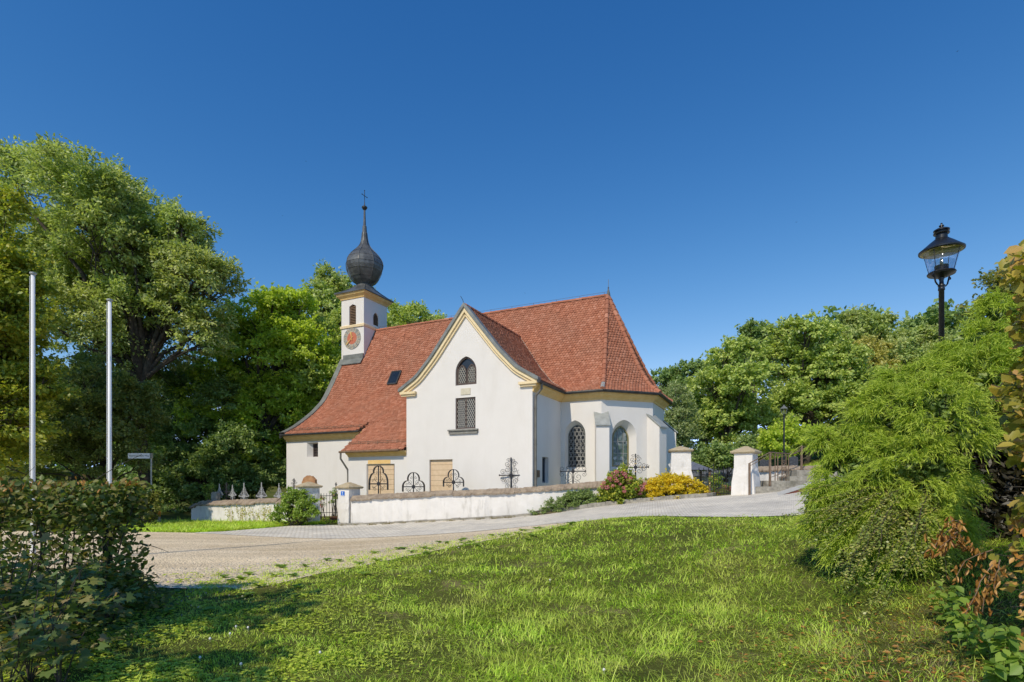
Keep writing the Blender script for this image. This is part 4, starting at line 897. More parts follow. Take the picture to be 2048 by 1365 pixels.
# house number
th = math.radians(-31); fn = np.array([math.sin(th), -math.cos(th), 0]); fe = np.array([math.cos(th), math.sin(th), 0]); pc = np.array([p2.location.x, p2.location.y, 0]) + fn * 0.385 - fe * 0.02; pc[2] = at(0, 987.5, 26.0)[2]
hn_ = thing('house_number_sign', 'small blue house number sign with a white 1', 'sign', pc)
mb = MB(); mb.box(pc, fe * 0.115, fn * 0.008, (0, 0, 0.105)); mb.build('sign_plate', M['blue'], hn_)
def text(s, size, pos, rz, mat, parent, name='lettering'):
    cu = bpy.data.curves.new(name, 'FONT'); cu.body = s; cu.size = size; cu.align_x = 'CENTER'; cu.align_y = 'CENTER'; cu.extrude = 0.0015
    me_o = bpy.data.objects.new(name + '_src', cu); col.objects.link(me_o); dg = bpy.context.evaluated_depsgraph_get(); me = bpy.data.meshes.new_from_object(me_o.evaluated_get(dg)); bpy.data.objects.remove(me_o)
    m = Matrix.Translation(Vector([float(c) for c in pos])) @ Matrix.Rotation(rz, 4, 'Z') @ Matrix.Rotation(PI / 2, 4, 'X'); me.transform(m); me.materials.clear()
    return link(name, me, mat, parent)
mb = MB(); q1 = pc + fn * 0.0105; mb.prism([q1 + fe * x + np.array([0, 0, z]) for x, z in ((-0.004, -0.055), (0.022, -0.055), (0.022, 0.078), (0.002, 0.078), (-0.036, 0.046), (-0.036, 0.026), (-0.004, 0.048))], fn * 0.002); mb.build('lettering', M['white'], hn_)
mb = MB(); mb.box(pc + fn * 0.0095 + np.array([0, 0, -0.088]), fe * 0.095, fn * 0.001, (0, 0, 0.008)); mb.build('sign_rule', M['white'], hn_)

def bar(mb, a, b, w=0.011): mb.tube([a, b], w, 4)
def gate(label, A, B, zb, zt, n, spikes, top2=None):
    A = np.array(A, float); B = np.array(B, float); root = thing('iron_gate', label, 'gate', (A[0], A[1], zb), 0, 'iron gates of the churchyard')
    mb = MB(); d = B - A
    for k in range(n + 1):
        p = A + d * k / n; h = zt + (0.10 if spikes and k % 2 == 0 else 0.0) + (0.16 if spikes and k == n // 2 else 0)
        bar(mb, (p[0], p[1], zb), (p[0], p[1], h), 0.016 if k in (0, n) or (spikes and k == n // 2) else 0.010)
        if spikes: mb.lathe([(0.004, 0), (0.028, 0.05), (0.0, 0.14)], (p[0], p[1], h - 0.02), 6)
    mb.build('bars', M['iron'], root)
    for z in (zb + 0.06, zb + (zt - zb) * 0.30, zt - 0.12): mb = MB(); bar(mb, (A[0], A[1], z), (B[0], B[1], z), 0.014); mb.build('rail', M['iron'], root)
    return root
g0, g1 = at(642, 1000, 26.3), at(676, 1000, 26.5); gate('narrow iron gate between the blotched pillar and the number sign pillar', g0[:2], g1[:2], at(0, 1042, 26.4)[2], at(0, 987, 26.4)[2], 6, False)
g0, g1 = at(1398, 950, 24.5), at(1463, 950, 23.1); gate('spiked iron gate between the two white flared pillars', g0[:2], g1[:2], at(0, 990, 23.8)[2], at(0, 944, 23.8)[2], 13, True)

# kerb of the planting bed and wall foot
mb = MB(); K = np.array([[(px - CX) / F * Y, Y - 0.02] for px, Y in [(676, 25.55), (690, 25.5), (850, 25.22), (1060, 24.32), (1200, 23.62), (1420, 23.12), (1432, 23.6)]]); K = resample(K, 46); rg = rng_(44)
for a, b in zip(K[:-1], K[1:]):
    t = nrm(b - a); s = np.array([-t[1], t[0]]); h = 0.10 + rg.normal(0, 0.012) + (0.08 if a[0] > 1 else 0); c = (a + b) / 2 + s * (0.09 + rg.normal(0, 0.008)); z = gz(*c)
    za_, zb_ = gz(*a), gz(*b); mb.box((c[0], c[1], z + h / 2 - 0.1), ((b - a)[0] / 2 * 0.985, (b - a)[1] / 2 * 0.985, (zb_ - za_) / 2), (s[0] * 0.09, s[1] * 0.09, 0), (0, 0, h / 2 + 0.1))
tag(mb.build('kerb', M['stone']), kind='structure')

# ------------------------------------------------------------------ grave crosses and headstones
def spiral(mb, c, r, turns, a0, sgn, w=0.009, n=18):
    pts = []
    for i in range(n + 1):
        t = i / n; a = a0 + sgn * turns * 2 * PI * t; q = r * (1 - 0.82 * t); pts.append((c[0] + q * math.cos(a), 0, c[1] + q * math.sin(a)))
    mb.tube(pts, w, 4)
def grave_cross(kind, label, px, Y, y_top, y_bar, half_px, rz=-0.28, group='forged grave crosses behind the low wall', mat='iron', ybase=None):
    p = atg(px, Y); z0 = p[2]; s = Y / F; zc = at(px, y_bar, Y)[2] - z0; zt = at(px, y_top, Y)[2] - z0; hw = half_px * s / math.cos(rz)
    root = thing('grave_cross', label, 'grave cross', p, rz, group); up = zt - zc
    mb = MB(); W = 0.026
    mb.tube([(0, 0, -0.1), (0, 0, zc - 0.25)], 0.035, 6)
    mb.box((0, 0, (zc - 0.3 + zt) / 2), (0.024, 0, 0), (0, 0.016, 0), (0, 0, (zt - zc + 0.3) / 2)); mb.box((0, 0.001, zc), (hw * 0.93, 0, 0), (0, 0.014, 0), (0, 0, 0.024))
    mb.prism([(-0.11, -0.02, zc), (0, -0.02, zc - 0.13), (0.11, -0.02, zc), (0, -0.02, zc + 0.13)], (0, 0.04, 0))
    for x, z in ((-hw * 0.93, zc), (hw * 0.93, zc), (0, zt)): mb.lathe([(0, -0.05), (0.035, -0.01), (0.035, 0.02), (0, 0.06)], (x, 0, z), 6)
    mb.build('cross_bars', M[mat], root, local=True)
    sc_ = MB()
    if kind == 'hood':
        r1 = hw * 0.52; zj = zc + up * 0.42; hood = []
        rtop = up * 0.36; zcen = zt - rtop + 0.05
        for a in np.linspace(PI, PI * 0.5, 7): hood.append((-hw + (hw - r1) * 0.0 + (hw * 0.62) * (1 + math.cos(a)), zc + 0.02 + (zj - zc) * math.sin(a)))
        L = [(-hw, zc - up * 0.34), (-hw * 1.0, zc - 0.03)] + [(-hw + hw * 0.48 * (1 + math.cos(a)), zc + 0.02 + (zt + 0.04 - hw * 0.52 * 1.28 - zc - 0.02) * math.sin(a)) for a in np.linspace(PI, PI * 0.5, 7)]
        rr_ = hw * 0.53
        T = [(rr_ * math.cos(a), zt + 0.05 - rr_ + rr_ * math.sin(a)) for a in np.linspace(PI + 0.28, -0.28, 17)]
        full = L + T + [(-x, z) for x, z in L[::-1]]
        hb_ = MB(); n0 = 0; prev = None
        for x, z in full:
            q = [(x, -0.075, z), (x, 0.075, z), (x * 0.965, 0.075, z - 0.02), (x * 0.965, -0.075, z - 0.02)]
            if prev is not None:
                for c in range(4): hb_.poly([prev[c], q[c], q[(c + 1) % 4], prev[(c + 1) % 4]])
            else: hb_.poly(q)
            prev = q
        hb_.poly(prev[::-1]); hb_.build('hood', M[mat], root, local=True)
        for sx in (-1, 1):
            for sz in (-1, 1):
                spiral(sc_, (sx * hw * 0.36, zc + sz * up * 0.30), hw * 0.20, 1.2, PI / 2, sx * sz); spiral(sc_, (sx * hw * 0.62, zc + sz * up * 0.17), hw * 0.13, 1.1, 0, -sx * sz); sc_.tube([(sx * 0.05, 0, zc + sz * 0.05), (sx * hw * 0.5, 0, zc + sz * hw * 0.45)], 0.010, 4)
            spiral(sc_, (sx * hw * 0.22, zc + up * 0.66), hw * 0.13, 1.2, PI / 2, sx)
    elif kind == 'diamond':
        dn = up
        for sx in (-1, 1):
            for sz in (-1, 1):
                spiral(sc_, (sx * hw * 0.30, zc + sz * dn * 0.34), hw * 0.24, 1.5, PI / 2, sx * sz); spiral(sc_, (sx * hw * 0.66, zc + sz * dn * 0.20), hw * 0.23, 1.5, 0, -sx * sz); spiral(sc_, (sx * hw * 0.30, zc + sz * dn * 0.66), hw * 0.22, 1.4, 0, sx * sz)
                for a in (0.3, 0.6, 0.95, 1.25): sc_.tube([(0, 0, zc), (sx * hw * 0.34 * math.cos(a), 0, zc + sz * hw * 0.34 * math.sin(a))], 0.006, 3)
            spiral(sc_, (sx * hw * 0.18, zc + dn * 0.88), hw * 0.17, 1.3, PI, sx)
    elif kind == 'hearts':
        for sx in (-1, 1):
            spiral(sc_, (sx * hw * 0.80, zc + 0.12), hw * 0.19, 1.3, -PI / 2, sx); spiral(sc_, (sx * hw * 0.82, zc - 0.15), hw * 0.19, 1.3, PI / 2, -sx); spiral(sc_, (sx * hw * 0.40, zc + 0.16), hw * 0.17, 1.2, -PI / 2, -sx)
            spiral(sc_, (sx * hw * 0.38, zc - 0.27), hw * 0.34, 1.5, PI / 2, sx); spiral(sc_, (sx * hw * 0.30, zc - 0.62), hw * 0.27, 1.2, PI / 2, -sx); sc_.tube([(sx * 0.02, 0, zc - 0.45), (sx * hw * 0.25, 0, zc - 0.50), (sx * hw * 0.5, 0, zc - 0.72)], 0.010, 4)
    elif kind == 'gilt':
        for sx in (-1, 1):
            for sz in (-1, 1): spiral(sc_, (sx * hw * 0.28, zc + sz * up * 0.28), hw * 0.24, 1.4, PI / 2, sx * sz); spiral(sc_, (sx * hw * 0.62, zc + sz * up * 0.17), hw * 0.19, 1.4, 0, -sx * sz)
            spiral(sc_, (sx * hw * 0.22, zc + up * 0.62), hw * 0.20, 1.4, 0, sx); spiral(sc_, (sx * hw * 0.17, zc + up * 0.90), hw * 0.13, 1.2, PI, sx); spiral(sc_, (sx * hw * 0.86, zc + 0.09), hw * 0.12, 1.2, 0, -sx)
        for x, z in ((0, zc + up * 0.3), (0, zc + up * 0.65), (0, zc - up * 0.35)): MB().box((x, 0, z), (0.045, 0, 0), (0, 0.024, 0), (0, 0, 0.012)).build('gilt_band', M['gold'], root, local=True)
        for x in (-0.62, -0.35, 0.35, 0.62): MB().box((x * hw, 0, zc), (0.012, 0, 0), (0, 0.024, 0), (0, 0, 0.04)).build('gilt_band', M['gold'], root, local=True)
    else:   # filigree
        for i in range(5):
            f = 1 - i / 5.0; z = zc - 0.02 + up * 0.78 * (i / 5.0); n = max(1, int(round(3 * f)))
            for j in range(n):
                for sx in (-1, 1): spiral(sc_, (sx * hw * f * (j + 0.5) / n * 0.9, z + 0.02), hw * 0.20, 1.2, PI / 2 * (j % 2), sx, 0.012, 12)
        for sx in (-1, 1): sc_.tube([(sx * hw, 0, zc), (sx * hw * 0.42, 0, zc + up * 0.35), (0.02 * sx, 0, zc + up * 0.72)], 0.014, 4); spiral(sc_, (sx * hw * 0.5, zc - 0.12), hw * 0.3, 1.2, PI / 2, sx, 0.012, 12)
    sc_.build('scrollwork', M[mat], root, local=True); return root
grave_cross('hood', 'black forged grave cross under a trefoil hood before the ochre topped double door', 757, 26.9, 934, 968, 20)
grave_cross('hood', 'wide black forged cross with trefoil hood against the white wall between both board doors', 827, 26.8, 947, 974, 23)
grave_cross('hood', 'black forged cross with trefoil hood at the right edge of the board door', 907, 26.6, 941, 965, 21)
grave_cross('diamond', 'tall lacy diamond shaped black grave cross standing alone before the gable wall', 1022, 26.3, 917, 951, 25)
grave_cross('hearts', 'black grave cross with wide bar and heart scrolls below the lattice choir window', 1146, 26.0, 932, 943, 26)
grave_cross('gilt', 'black grave cross with gilt bands rising behind the pink hydrangea', 1271, 26.0, 910, 935, 26)
GS = 'silvered grave crosses above the short wall'
for px, Y, yt, yb, h, lab in ((439, 30.2, 970, 990, 8, 'leftmost narrow silvered filigree grave cross beside the tan stump headstone'), (465, 30.0, 972, 991, 8, 'narrow silvered filigree cross just right of the dark brown grave cross'), (488, 29.6, 968, 993, 11, 'silvered filigree grave cross third from right above the short wall'),
        (523, 29.2, 967, 993, 12, 'largest silvered filigree cross in the middle right above the short wall'), (558, 28.8, 969, 993, 11, 'silvered filigree cross next to the church corner, partly behind green shrub')):
    grave_cross('filigree', lab, px, Y, yt, yb, h, -0.15, GS, 'silver')
grave_cross('diamond', 'dark brown forged grave cross between two silvered crosses', 453, 30.4, 967, 984, 11, -0.1, GS, 'iron')
grave_cross('diamond', 'dark forged grave cross left of the blotched pillar, half hidden by shrub', 588, 28.2, 959, 982, 13, -0.2, GS, 'iron')
grave_cross('gilt', 'dark grave cross seen through the narrow gate, overgrown with flowers', 672, 29.0, 967, 990, 9, -0.2, GS, 'iron')
def headstone(label, px, Y, y_top, w, h, mat, rough=False, rz=-0.3, zb=None):
    p = atg(px, Y); zt = at(px, y_top, Y)[2]; H_ = zt - p[2]; root = thing('headstone', label, 'headstone', p, rz, 'headstones in the churchyard')
    rg = rng_(int(px * 7)); mb = MB(); out = [(-w / 2, -0.1), (w / 2, -0.1)]
    for a in np.linspace(0, PI, 15): out.append((w / 2 * math.cos(a) * (1 + (rg.normal(0, 0.06) if rough else 0)), H_ - h + h * math.sin(a) ** (0.9 if rough else 0.7) * (1 + (rg.normal(0, 0.07) if rough else 0))))
    mb.prism([(x, -0.09, z) for x, z in out], (0, 0.18, 0)); mb.build('slab', mat, root, local=True)
    mb = MB(); mb.abox(-w / 2 - 0.12, w / 2 + 0.12, -0.2, 0.2, -0.1, 0.14); mb.build('plinth', M['stone'], root, local=True); return root
headstone('rough red brown headstone with jagged top behind the blotched pillar', 619, 29.0, 952, 0.84, 0.44, M['redstone'], True)
headstone('small tan stump headstone at the left end of the short wall', 431, 30.0, 984, 0.42, 0.1, M['stone'])
headstone('dark rounded headstone just right of the pillar by the steps', 1526, 29.5, 919, 0.36, 0.3, M['gravestone'])
headstone('dark rounded headstone second from the pillar by the steps', 1535.5, 29.8, 920, 0.34, 0.3, M['gravestone'])
headstone('dark headstone seen through the step railing below the small lamp', 1587, 30.0, 913, 0.42, 0.14, M['gravestone'])

# ------------------------------------------------------------------ lamps, poles, signs
def street_lamp():
    s = 9.7 / F; p = atg(1883, 9.7); X, Y, zg = p; Z = lambda y: (HY - y) * s + CZ - zg
    root = thing('street_lamp', 'large black lantern street lamp rising behind the bright green cypress', 'street lamp', p, 0, 'old style street lamps'); root.scale = (1.21, 1.21, 1)
    mb = MB(); mb.lathe([(0.10, -0.1), (0.10, 0.5), (0.07, 0.6), (0.055, 0.7), (0.045, 0.8), (0.036, 0.9), (0.034, Z(582)), (0.042, Z(581)), (0.042, Z(577)), (0.036, Z(575)), (0.045, Z(573)), (0.045, Z(571)), (0.03, Z(569)), (0.026, Z(562)), (0.04, Z(556)), (0.04, Z(551))], n=20); mb.build('post', M['lamp'], root, smooth=True, local=True)
    mb = MB()
    for a in (0.35, 0.35 + PI):
        c, q = math.cos(a), math.sin(a); P = lambda r, y: (r * c, r * q, Z(y))
        mb.tube([P(0.04, 573), P(0.09, 571), P(0.13, 566), P(0.145, 560), P(0.155, 556), P(0.17, 553)], 0.011, 6)
        mb.tube([(c * (0.175 + 0.022 * math.cos(t)), q * (0.175 + 0.022 * math.cos(t)), Z(554) + 0.022 * math.sin(t)) for t in np.linspace(0, 2 * PI, 13)], 0.009, 6); mb.tube([P(0.17, 551), P(0.165, 547)], 0.010, 6)
    mb.build('bracket', M['lamp'], root, local=True)
    mb = MB(); mb.lathe([(0.06, Z(556)), (0.13, Z(552)), (0.165, Z(550)), (0.175, Z(547)), (0.165, Z(545)), (0.05, Z(544))], n=32); mb.build('lantern_base', M['lamp'], root, smooth=False, local=True)
    mb = MB(); mb.lathe([(0.085, Z(545)), (0.085, Z(532)), (0.07, Z(531)), (0.02, Z(530))], n=20); mb.build('burner', M['lamp'], root, local=True)
    mb = MB(); mb.lathe([(0.016, Z(530)), (0.022, Z(526)), (0.018, Z(519)), (0.004, Z(516))], n=12); mb.build('bulb', M['lampcream'], root, smooth=True, local=True)
    mb = MB(); n = 32
    for r0, z0, r1, z1 in ((0.150, Z(545), 0.225, Z(503)), (0.146, Z(545), 0.221, Z(503))):
        b = len(mb.v)
        for r, z in ((r0, z0), (r1, z1)): mb.v += [(r * math.cos(2 * PI * k / n), r * math.sin(2 * PI * k / n), z) for k in range(n)]
        mb.f += [[b + k, b + (k + 1) % n, b + n + (k + 1) % n, b + n + k] if r0 == 0.150 else [b + k, b + n + k, b + n + (k + 1) % n, b + (k + 1) % n] for k in range(n)]
    mb.f += [[k, 2 * n + k, 2 * n + (k + 1) % n, (k + 1) % n] for k in range(n)] + [[n + k, n + (k + 1) % n, 3 * n + (k + 1) % n, 3 * n + k] for k in range(n)]
    mb.build('lantern_glass', M['lampglass'], root, smooth=True, local=True, fix=True)
    for k in range(4):
        mb = MB(); a = 2 * PI * k / 4 + 0.5; mb.tube([(0.155 * math.cos(a), 0.155 * math.sin(a), Z(545)), (0.229 * math.cos(a), 0.229 * math.sin(a), Z(503))], 0.005, 5); mb.build('glazing_bar', M['lamp'], root, local=True)
    mb = MB(); mb.lathe([(0.262, Z(504.5)), (0.276, Z(503.5)), (0.278, Z(501)), (0.262, Z(499.5)), (0.20, Z(492)), (0.15, Z(486)), (0.105, Z(481)), (0.09, Z(479)), (0.04, Z(478.5))], n=40); rf = mb.build('lantern_roof', M['lamp'], root, smooth=False, local=True)
    mb = MB(); mb.lathe([(0.255, Z(504.8)), (0.12, Z(497)), (0.02, Z(495))], n=40); mb.build('reflector', M['lampcream'], root, smooth=True, local=True)
    mb = MB(); mb.lathe([(0.075, Z(479)), (0.072, Z(470)), (0.095, Z(469)), (0.10, Z(467)), (0.07, Z(465.5)), (0.07, Z(463.5)), (0.098, Z(462.5)), (0.098, Z(460.5)), (0.06, Z(457.5)), (0.022, Z(455.5)), (0.02, Z(454)), (0.032, Z(453)), (0.03, Z(451.5)), (0.012, Z(450.5)), (0.010, Z(448.5)), (0.016, Z(447.5)), (0.0, Z(446))], n=24); mb.build('chimney', M['lamp'], root, local=True)
street_lamp()
def far_lamp():
    Y = 30.0; s = Y / F; p = atg(1568, Y); Z = lambda y: (HY - y) * s + CZ - p[2]
    root = thing('street_lamp', 'small distant lantern street lamp above the step railing', 'street lamp', p, 0, 'old style street lamps')
    mb = MB(); mb.lathe([(0.10, -0.1), (0.10, 0.7), (0.06, 0.8), (0.045, 1.0), (0.04, Z(834)), (0.07, Z(833)), (0.04, Z(831)), (0.05, Z(829))], n=12); mb.build('post', M['lamp'], root, local=True)
    mb = MB(); mb.lathe([(0.10, Z(829)), (0.19, Z(818.5)), (0.19, Z(818))], n=6); mb.build('lantern_glass', M['lampglass'], root, local=True)
    mb = MB()
    for k in range(6): a = PI / 3 * k; mb.tube([(0.10 * math.cos(a), 0.10 * math.sin(a), Z(829)), (0.195 * math.cos(a), 0.195 * math.sin(a), Z(818))], 0.012, 4)
    mb.lathe([(0.21, Z(818.3)), (0.21, Z(817.5)), (0.08, Z(813.5)), (0.05, Z(812.5)), (0.06, Z(811.5)), (0.0, Z(810))], n=6); mb.build('lantern_roof', M['zinc'], root, local=True)
far_lamp()
for px, Y, yt, r, lab in ((66, 12.0, 549, 0.041, 'taller white flagpole left of the shorter one'), (219.5, 13.4, 602, 0.043, 'shorter white flagpole rising behind the hedge end')):
    p = atg(px, Y); H_ = (HY - yt) * Y / F + CZ - p[2]; root = thing('flagpole', lab, 'flagpole', p, 0, 'white flagpoles'); mb = MB(); mb.lathe([(r * 1.25, -0.2), (r * 1.25, 0.3), (r * 1.08, 0.34), (r, 2.0), (r * 0.9, H_)], n=16); mb.build('pole', M['pole'], root, smooth=True, local=True)
    mb = MB(); mb.lathe([(r * 0.8, H_ - 0.02), (r * 1.5, H_), (r * 1.5, H_ + 0.035), (r * 0.5, H_ + 0.05)], n=16); mb.build('pole_cap', M['zinclight'], root, local=True)
    mb = MB(); mb.tube([(-r - 0.012, -r * 0.6, 1.2), (-r - 0.008, -r * 0.6, H_ - 0.05)], 0.006, 4); mb.tube([(r * 0.9, 0, 1.7), (r + 0.12, 0, 1.71)], 0.008, 4); mb.build('halyard', M['white'], root, local=True)
Y = 27.5; p = atg(302.5, Y); Z = lambda y: (HY - y) * Y / F + CZ - p[2]
root = thing('street_name_sign', 'white street name sign on a grey post beside the dark trees', 'street sign', p); mb = MB(); mb.lathe([(0.035, -0.2), (0.035, Z(907))], n=12); mb.build('post', M['zinclight'], root, local=True, smooth=False)
mb = MB(); x0 = (257.5 - 302.5) * Y / F; mb.prism([(x0, -0.055, Z(917.5)), (-0.02, -0.055, Z(917.5)), (-0.02, -0.055, Z(907)), (x0, -0.055, Z(907))], (0, 0.03, 0)); mb.build('sign_plate', M['white'], root, local=True)
mb = MB(); mb.abox(-0.03, 0.05, -0.07, 0.05, Z(917), Z(907)); mb.build('clamp', M['zinc'], root, local=True)
text('Franz-Jugendfelder-Weg', 0.10, (p[0] + x0 / 2, p[1] - 0.058, p[2] + Z(912.3)), 0, M['iron'], root)
mb = MB(); p = atg(318, 28.5); mb.prism([(-0.06, -0.06, -0.1), (0.06, -0.06, -0.1), (0.06, -0.06, 0.34), (-0.06, -0.06, 0.34)], (0, 0.12, 0)); t = thing('marker_post', 'short marker post with orange top at the edge of the dark trees', 'post', p); mb.build('post', M['stone'], t, local=True)
mb = MB(); mb.lathe([(0.085, 0.34), (0.085, 0.88), (0.06, 0.92)], n=4); mb.build('orange_top', M['orange'], t, local=True)

# ------------------------------------------------------------------ steps, railing, ramp, retaining wall
st = thing('stone_steps', 'weathered stone steps leading up beside the white pillar', 'steps', at(1560, 985, 22.4)); rg = rng_(61)
for px0, px1, yb, yt, Y in ((1511, 1730, 988, 973.5, 22.3), (1533, 1735, 974, 962, 22.95), (1580, 1740, 963, 952.5, 23.6), (1594, 1745, 953, 941, 24.25)):
    a = at(px0, yb, Y); b = at(px1, yb, Y - 0.25); zt = at(0, yt, Y)[2]; mb = MB(); n = 5
    for i in range(n):
        q0 = a + (b - a) * i / n; q1 = a + (b - a) * (i + 0.992) / n; h = zt - a[2]; j = rg.normal(0, 0.008); c = (q0 + q1) / 2
        mb.box((c[0], c[1] + 0.5 + j, a[2] + h / 2 - 0.15 + j * 0.5), ((q1 - q0)[0] / 2, (q1 - q0)[1] / 2, 0), (0.0, 0.5, 0), (0, 0, h / 2 + 0.15))
    mb.build('step', M['stone'], st)
rl = thing('railing', 'rusty brown iron handrail climbing beside the stone steps', 'railing', atg(1499, 21.9))
R0, R1, R2, R3 = at(1499, 927, 21.9), at(1540, 905, 22.9), at(1578, 908, 24.0), at(1603, 892, 24.6)
for a, yb in ((R0, 984), (R1, 963), (R3, 945)):
    mb = MB(); mb.box((a[0], a[1], (a[2] + at(0, yb, a[1])[2]) / 2 - 0.1), (0.035, 0, 0), (0, 0.035, 0), (0, 0, (a[2] - at(0, yb, a[1])[2]) / 2 + 0.1)); mb.build('post', M['rust'], rl)
mb = MB()
for dz in (0, -0.11): mb.tube([R0 + (0, 0, dz), R1 + (0, 0, dz), R2 + (0, 0, dz), R3 + (0, 0, dz)], 0.022 if dz == 0 else 0.014, 6)
off = np.array([0.7, 0.9, 0.0]); mb.tube([R1 + off, R2 + off + (0, 0, 0.05), R3 + off], 0.02, 6); mb.tube([R3, R3 + off], 0.02, 6); mb.tube([R2 + (0, 0, -0.75), R1 + (0, 0, -1.05)], 0.014, 5); mb.build('handrail', M['rust'], rl)
for k, t in enumerate((0.26, 0.40, 0.62, 0.84, 0.98)):
    q = R1 + (R2 - R1) * t; mb = MB(); mb.tube([q, (q[0], q[1], at(0, 962, q[1])[2] - 0.12)], 0.02, 5); mb.build('baluster', M['rust'], rl)
for i in range(3):
    mb = MB(); c = R1 + (R2 - R1) * 0.72 + np.array([0, 0, -0.42 - i * 0.28]); mb.tube([c + np.array([0.11 * math.cos(a) * (1 - 0.06 * k), 0, 0.13 * math.sin(a) * (1 - 0.06 * k)]) for k, a in enumerate(np.linspace(0, 3 * PI, 14))], 0.014, 4); mb.build('scroll', M['rust'], rl)
rm = thing('access_ramp', 'pale low ramp with red brown side rising toward the steps', 'ramp', at(1550, 997, 20.2))
T0 = at(1540, 998, 20.2); TR, BR = at(1624, 971, 21.2), at(1624, 989, 21.2); bk = np.array([0.25, 1.25, 0])
mb = MB(); mb.v = [tuple(q) for q in (T0, BR, TR, T0 + bk, BR + bk, TR + bk)]; mb.f = [[0, 3, 5, 2]]
mb.v = [tuple(np.array(q) + (0, 0, 0.0)) for q in mb.v]; mb.f = [[0, 1, 2], [3, 5, 4], [0, 3, 4, 1], [1, 4, 5, 2], [0, 2, 5, 3]]
mb.build('ramp_side', M['redbrown'], rm)
mb = MB(); e = nrm(TR - T0); mb.v = [tuple(q) for q in (T0 - (0, 0, 0.004), TR + e * 0.4, TR + e * 0.4 + bk, T0 + bk, T0 + (0, 0, 0.02), TR + e * 0.4 + (0, 0, 0.03), TR + e * 0.4 + bk + (0, 0, 0.03), T0 + bk + (0, 0, 0.02))]; mb.v = [(x - 0.0, y - 0.015, z + 0.006) for x, y, z in mb.v]
mb.f = [[3, 2, 1, 0], [4, 5, 6, 7], [0, 1, 5, 4], [1, 2, 6, 5], [2, 3, 7, 6], [3, 0, 4, 7]]; mb.build('ramp_deck', pm('pale_concrete', (0.46, 0.44, 0.39), (0.55, 0.53, 0.48), 0.95, 4), rm)
yard_wall('retaining_wall', 'white retaining wall with brown coping behind the step railing', [(1512, 933, 25.2), (1560, 932, 25.4), (1610, 932, 25.8), (1660, 928, 26.2), (1760, 920, 26.8)], M['wallplaster'], 66)

# ------------------------------------------------------------------ buildings beyond the gate
hs = thing('house', 'distant white house with brown window seen through the spiked gate', 'house', atg(1455, 44.0)); p = at(1455, 970, 44.0); zg = gz(p[0], p[1])
mb = MB(); mb.abox(p[0] - 3.2, p[0] + 1.4, 44, 50, zg - 0.5, at(0, 953, 44)[2]); mb.build('wall', M['plaster'], hs)
mb = MB(); zt = at(0, 953, 44)[2]; mb.prism([(p[0] - 3.6, 43.6, zt), (p[0] - 3.6, 50.4, zt), (p[0] - 3.6, 47, zt + 1.0)], (5.4, 0, 0)); mb.build('roof', M['slate'], hs)
q = at(1453, 962, 44.0); mb = MB(); mb.abox(q[0] - 0.11, q[0] + 0.11, 43.95, 44.0, q[2] - 0.13, q[2] + 0.13); mb.build('window', M['wood'], hs)
pv = thing('pavilion', 'small open pavilion with grey slate roof right of the yellow shrub', 'pavilion', atg(1390, 36.0)); p = at(1385, 925, 37.0); zt = at(0, 940, 36)[2]; zg = gz(p[0], 37); mb = MB()
h = 1.05; mb.v = [(p[0] - h, 36, zt), (p[0] + h, 36, zt), (p[0] + h, 38, zt), (p[0] - h, 38, zt), (p[0], 37, p[2] + 0.05)]; mb.f = [[3, 2, 1, 0], [0, 1, 4], [1, 2, 4], [2, 3, 4], [3, 0, 4]]; mb.build('roof', M['slate'], pv)
for sx in (-0.85, 0.85):
    for sy in (-0.8, 0.8):
        mb = MB(); mb.abox(p[0] + sx - 0.06, p[0] + sx + 0.06, 37 + sy - 0.06, 37 + sy + 0.06, zg - 0.2, zt); mb.build('post', M['wood'], pv)
# birds
for i, (px, py, Y) in enumerate(((612, 323, 60), (565, 432, 70), (1593, 445, 60), (1050, 587, 75), (1915, 103, 45))):
    p = at(px, py, Y); lab = ['tiny dark bird high above the onion dome to its left', 'tiny dark bird left of the dome level with the spire ball', 'tiny dark bird left of the large lantern', 'tiny dark bird just above the ridge left of the choir finial', 'tiny dark bird in the top right corner of the sky'][i]
    b = thing('bird', lab, 'bird', p, i * 1.3, 'birds in the sky'); mb = MB(); mb.lathe([(0.0, -0.13), (0.035, -0.05), (0.04, 0.02), (0.025, 0.09), (0.0, 0.13)], (0, 0, 0), 8); mb.v = [(x, z, y) for x, y, z in mb.v]
    for s_ in (-1, 1): mb.prism([(s_ * 0.02, 0.05, 0.01), (s_ * 0.14, 0.06, 0.05), (s_ * 0.27, -0.05, 0.02), (s_ * 0.13, -0.02, 0.04), (s_ * 0.02, -0.05, 0.01)], (0, 0, 0.008))
    mb.v = [(x * 0.4, y * 0.4, z * 0.4) for x, y, z in mb.v]; mb.build('body', M['iron'], b, local=True)
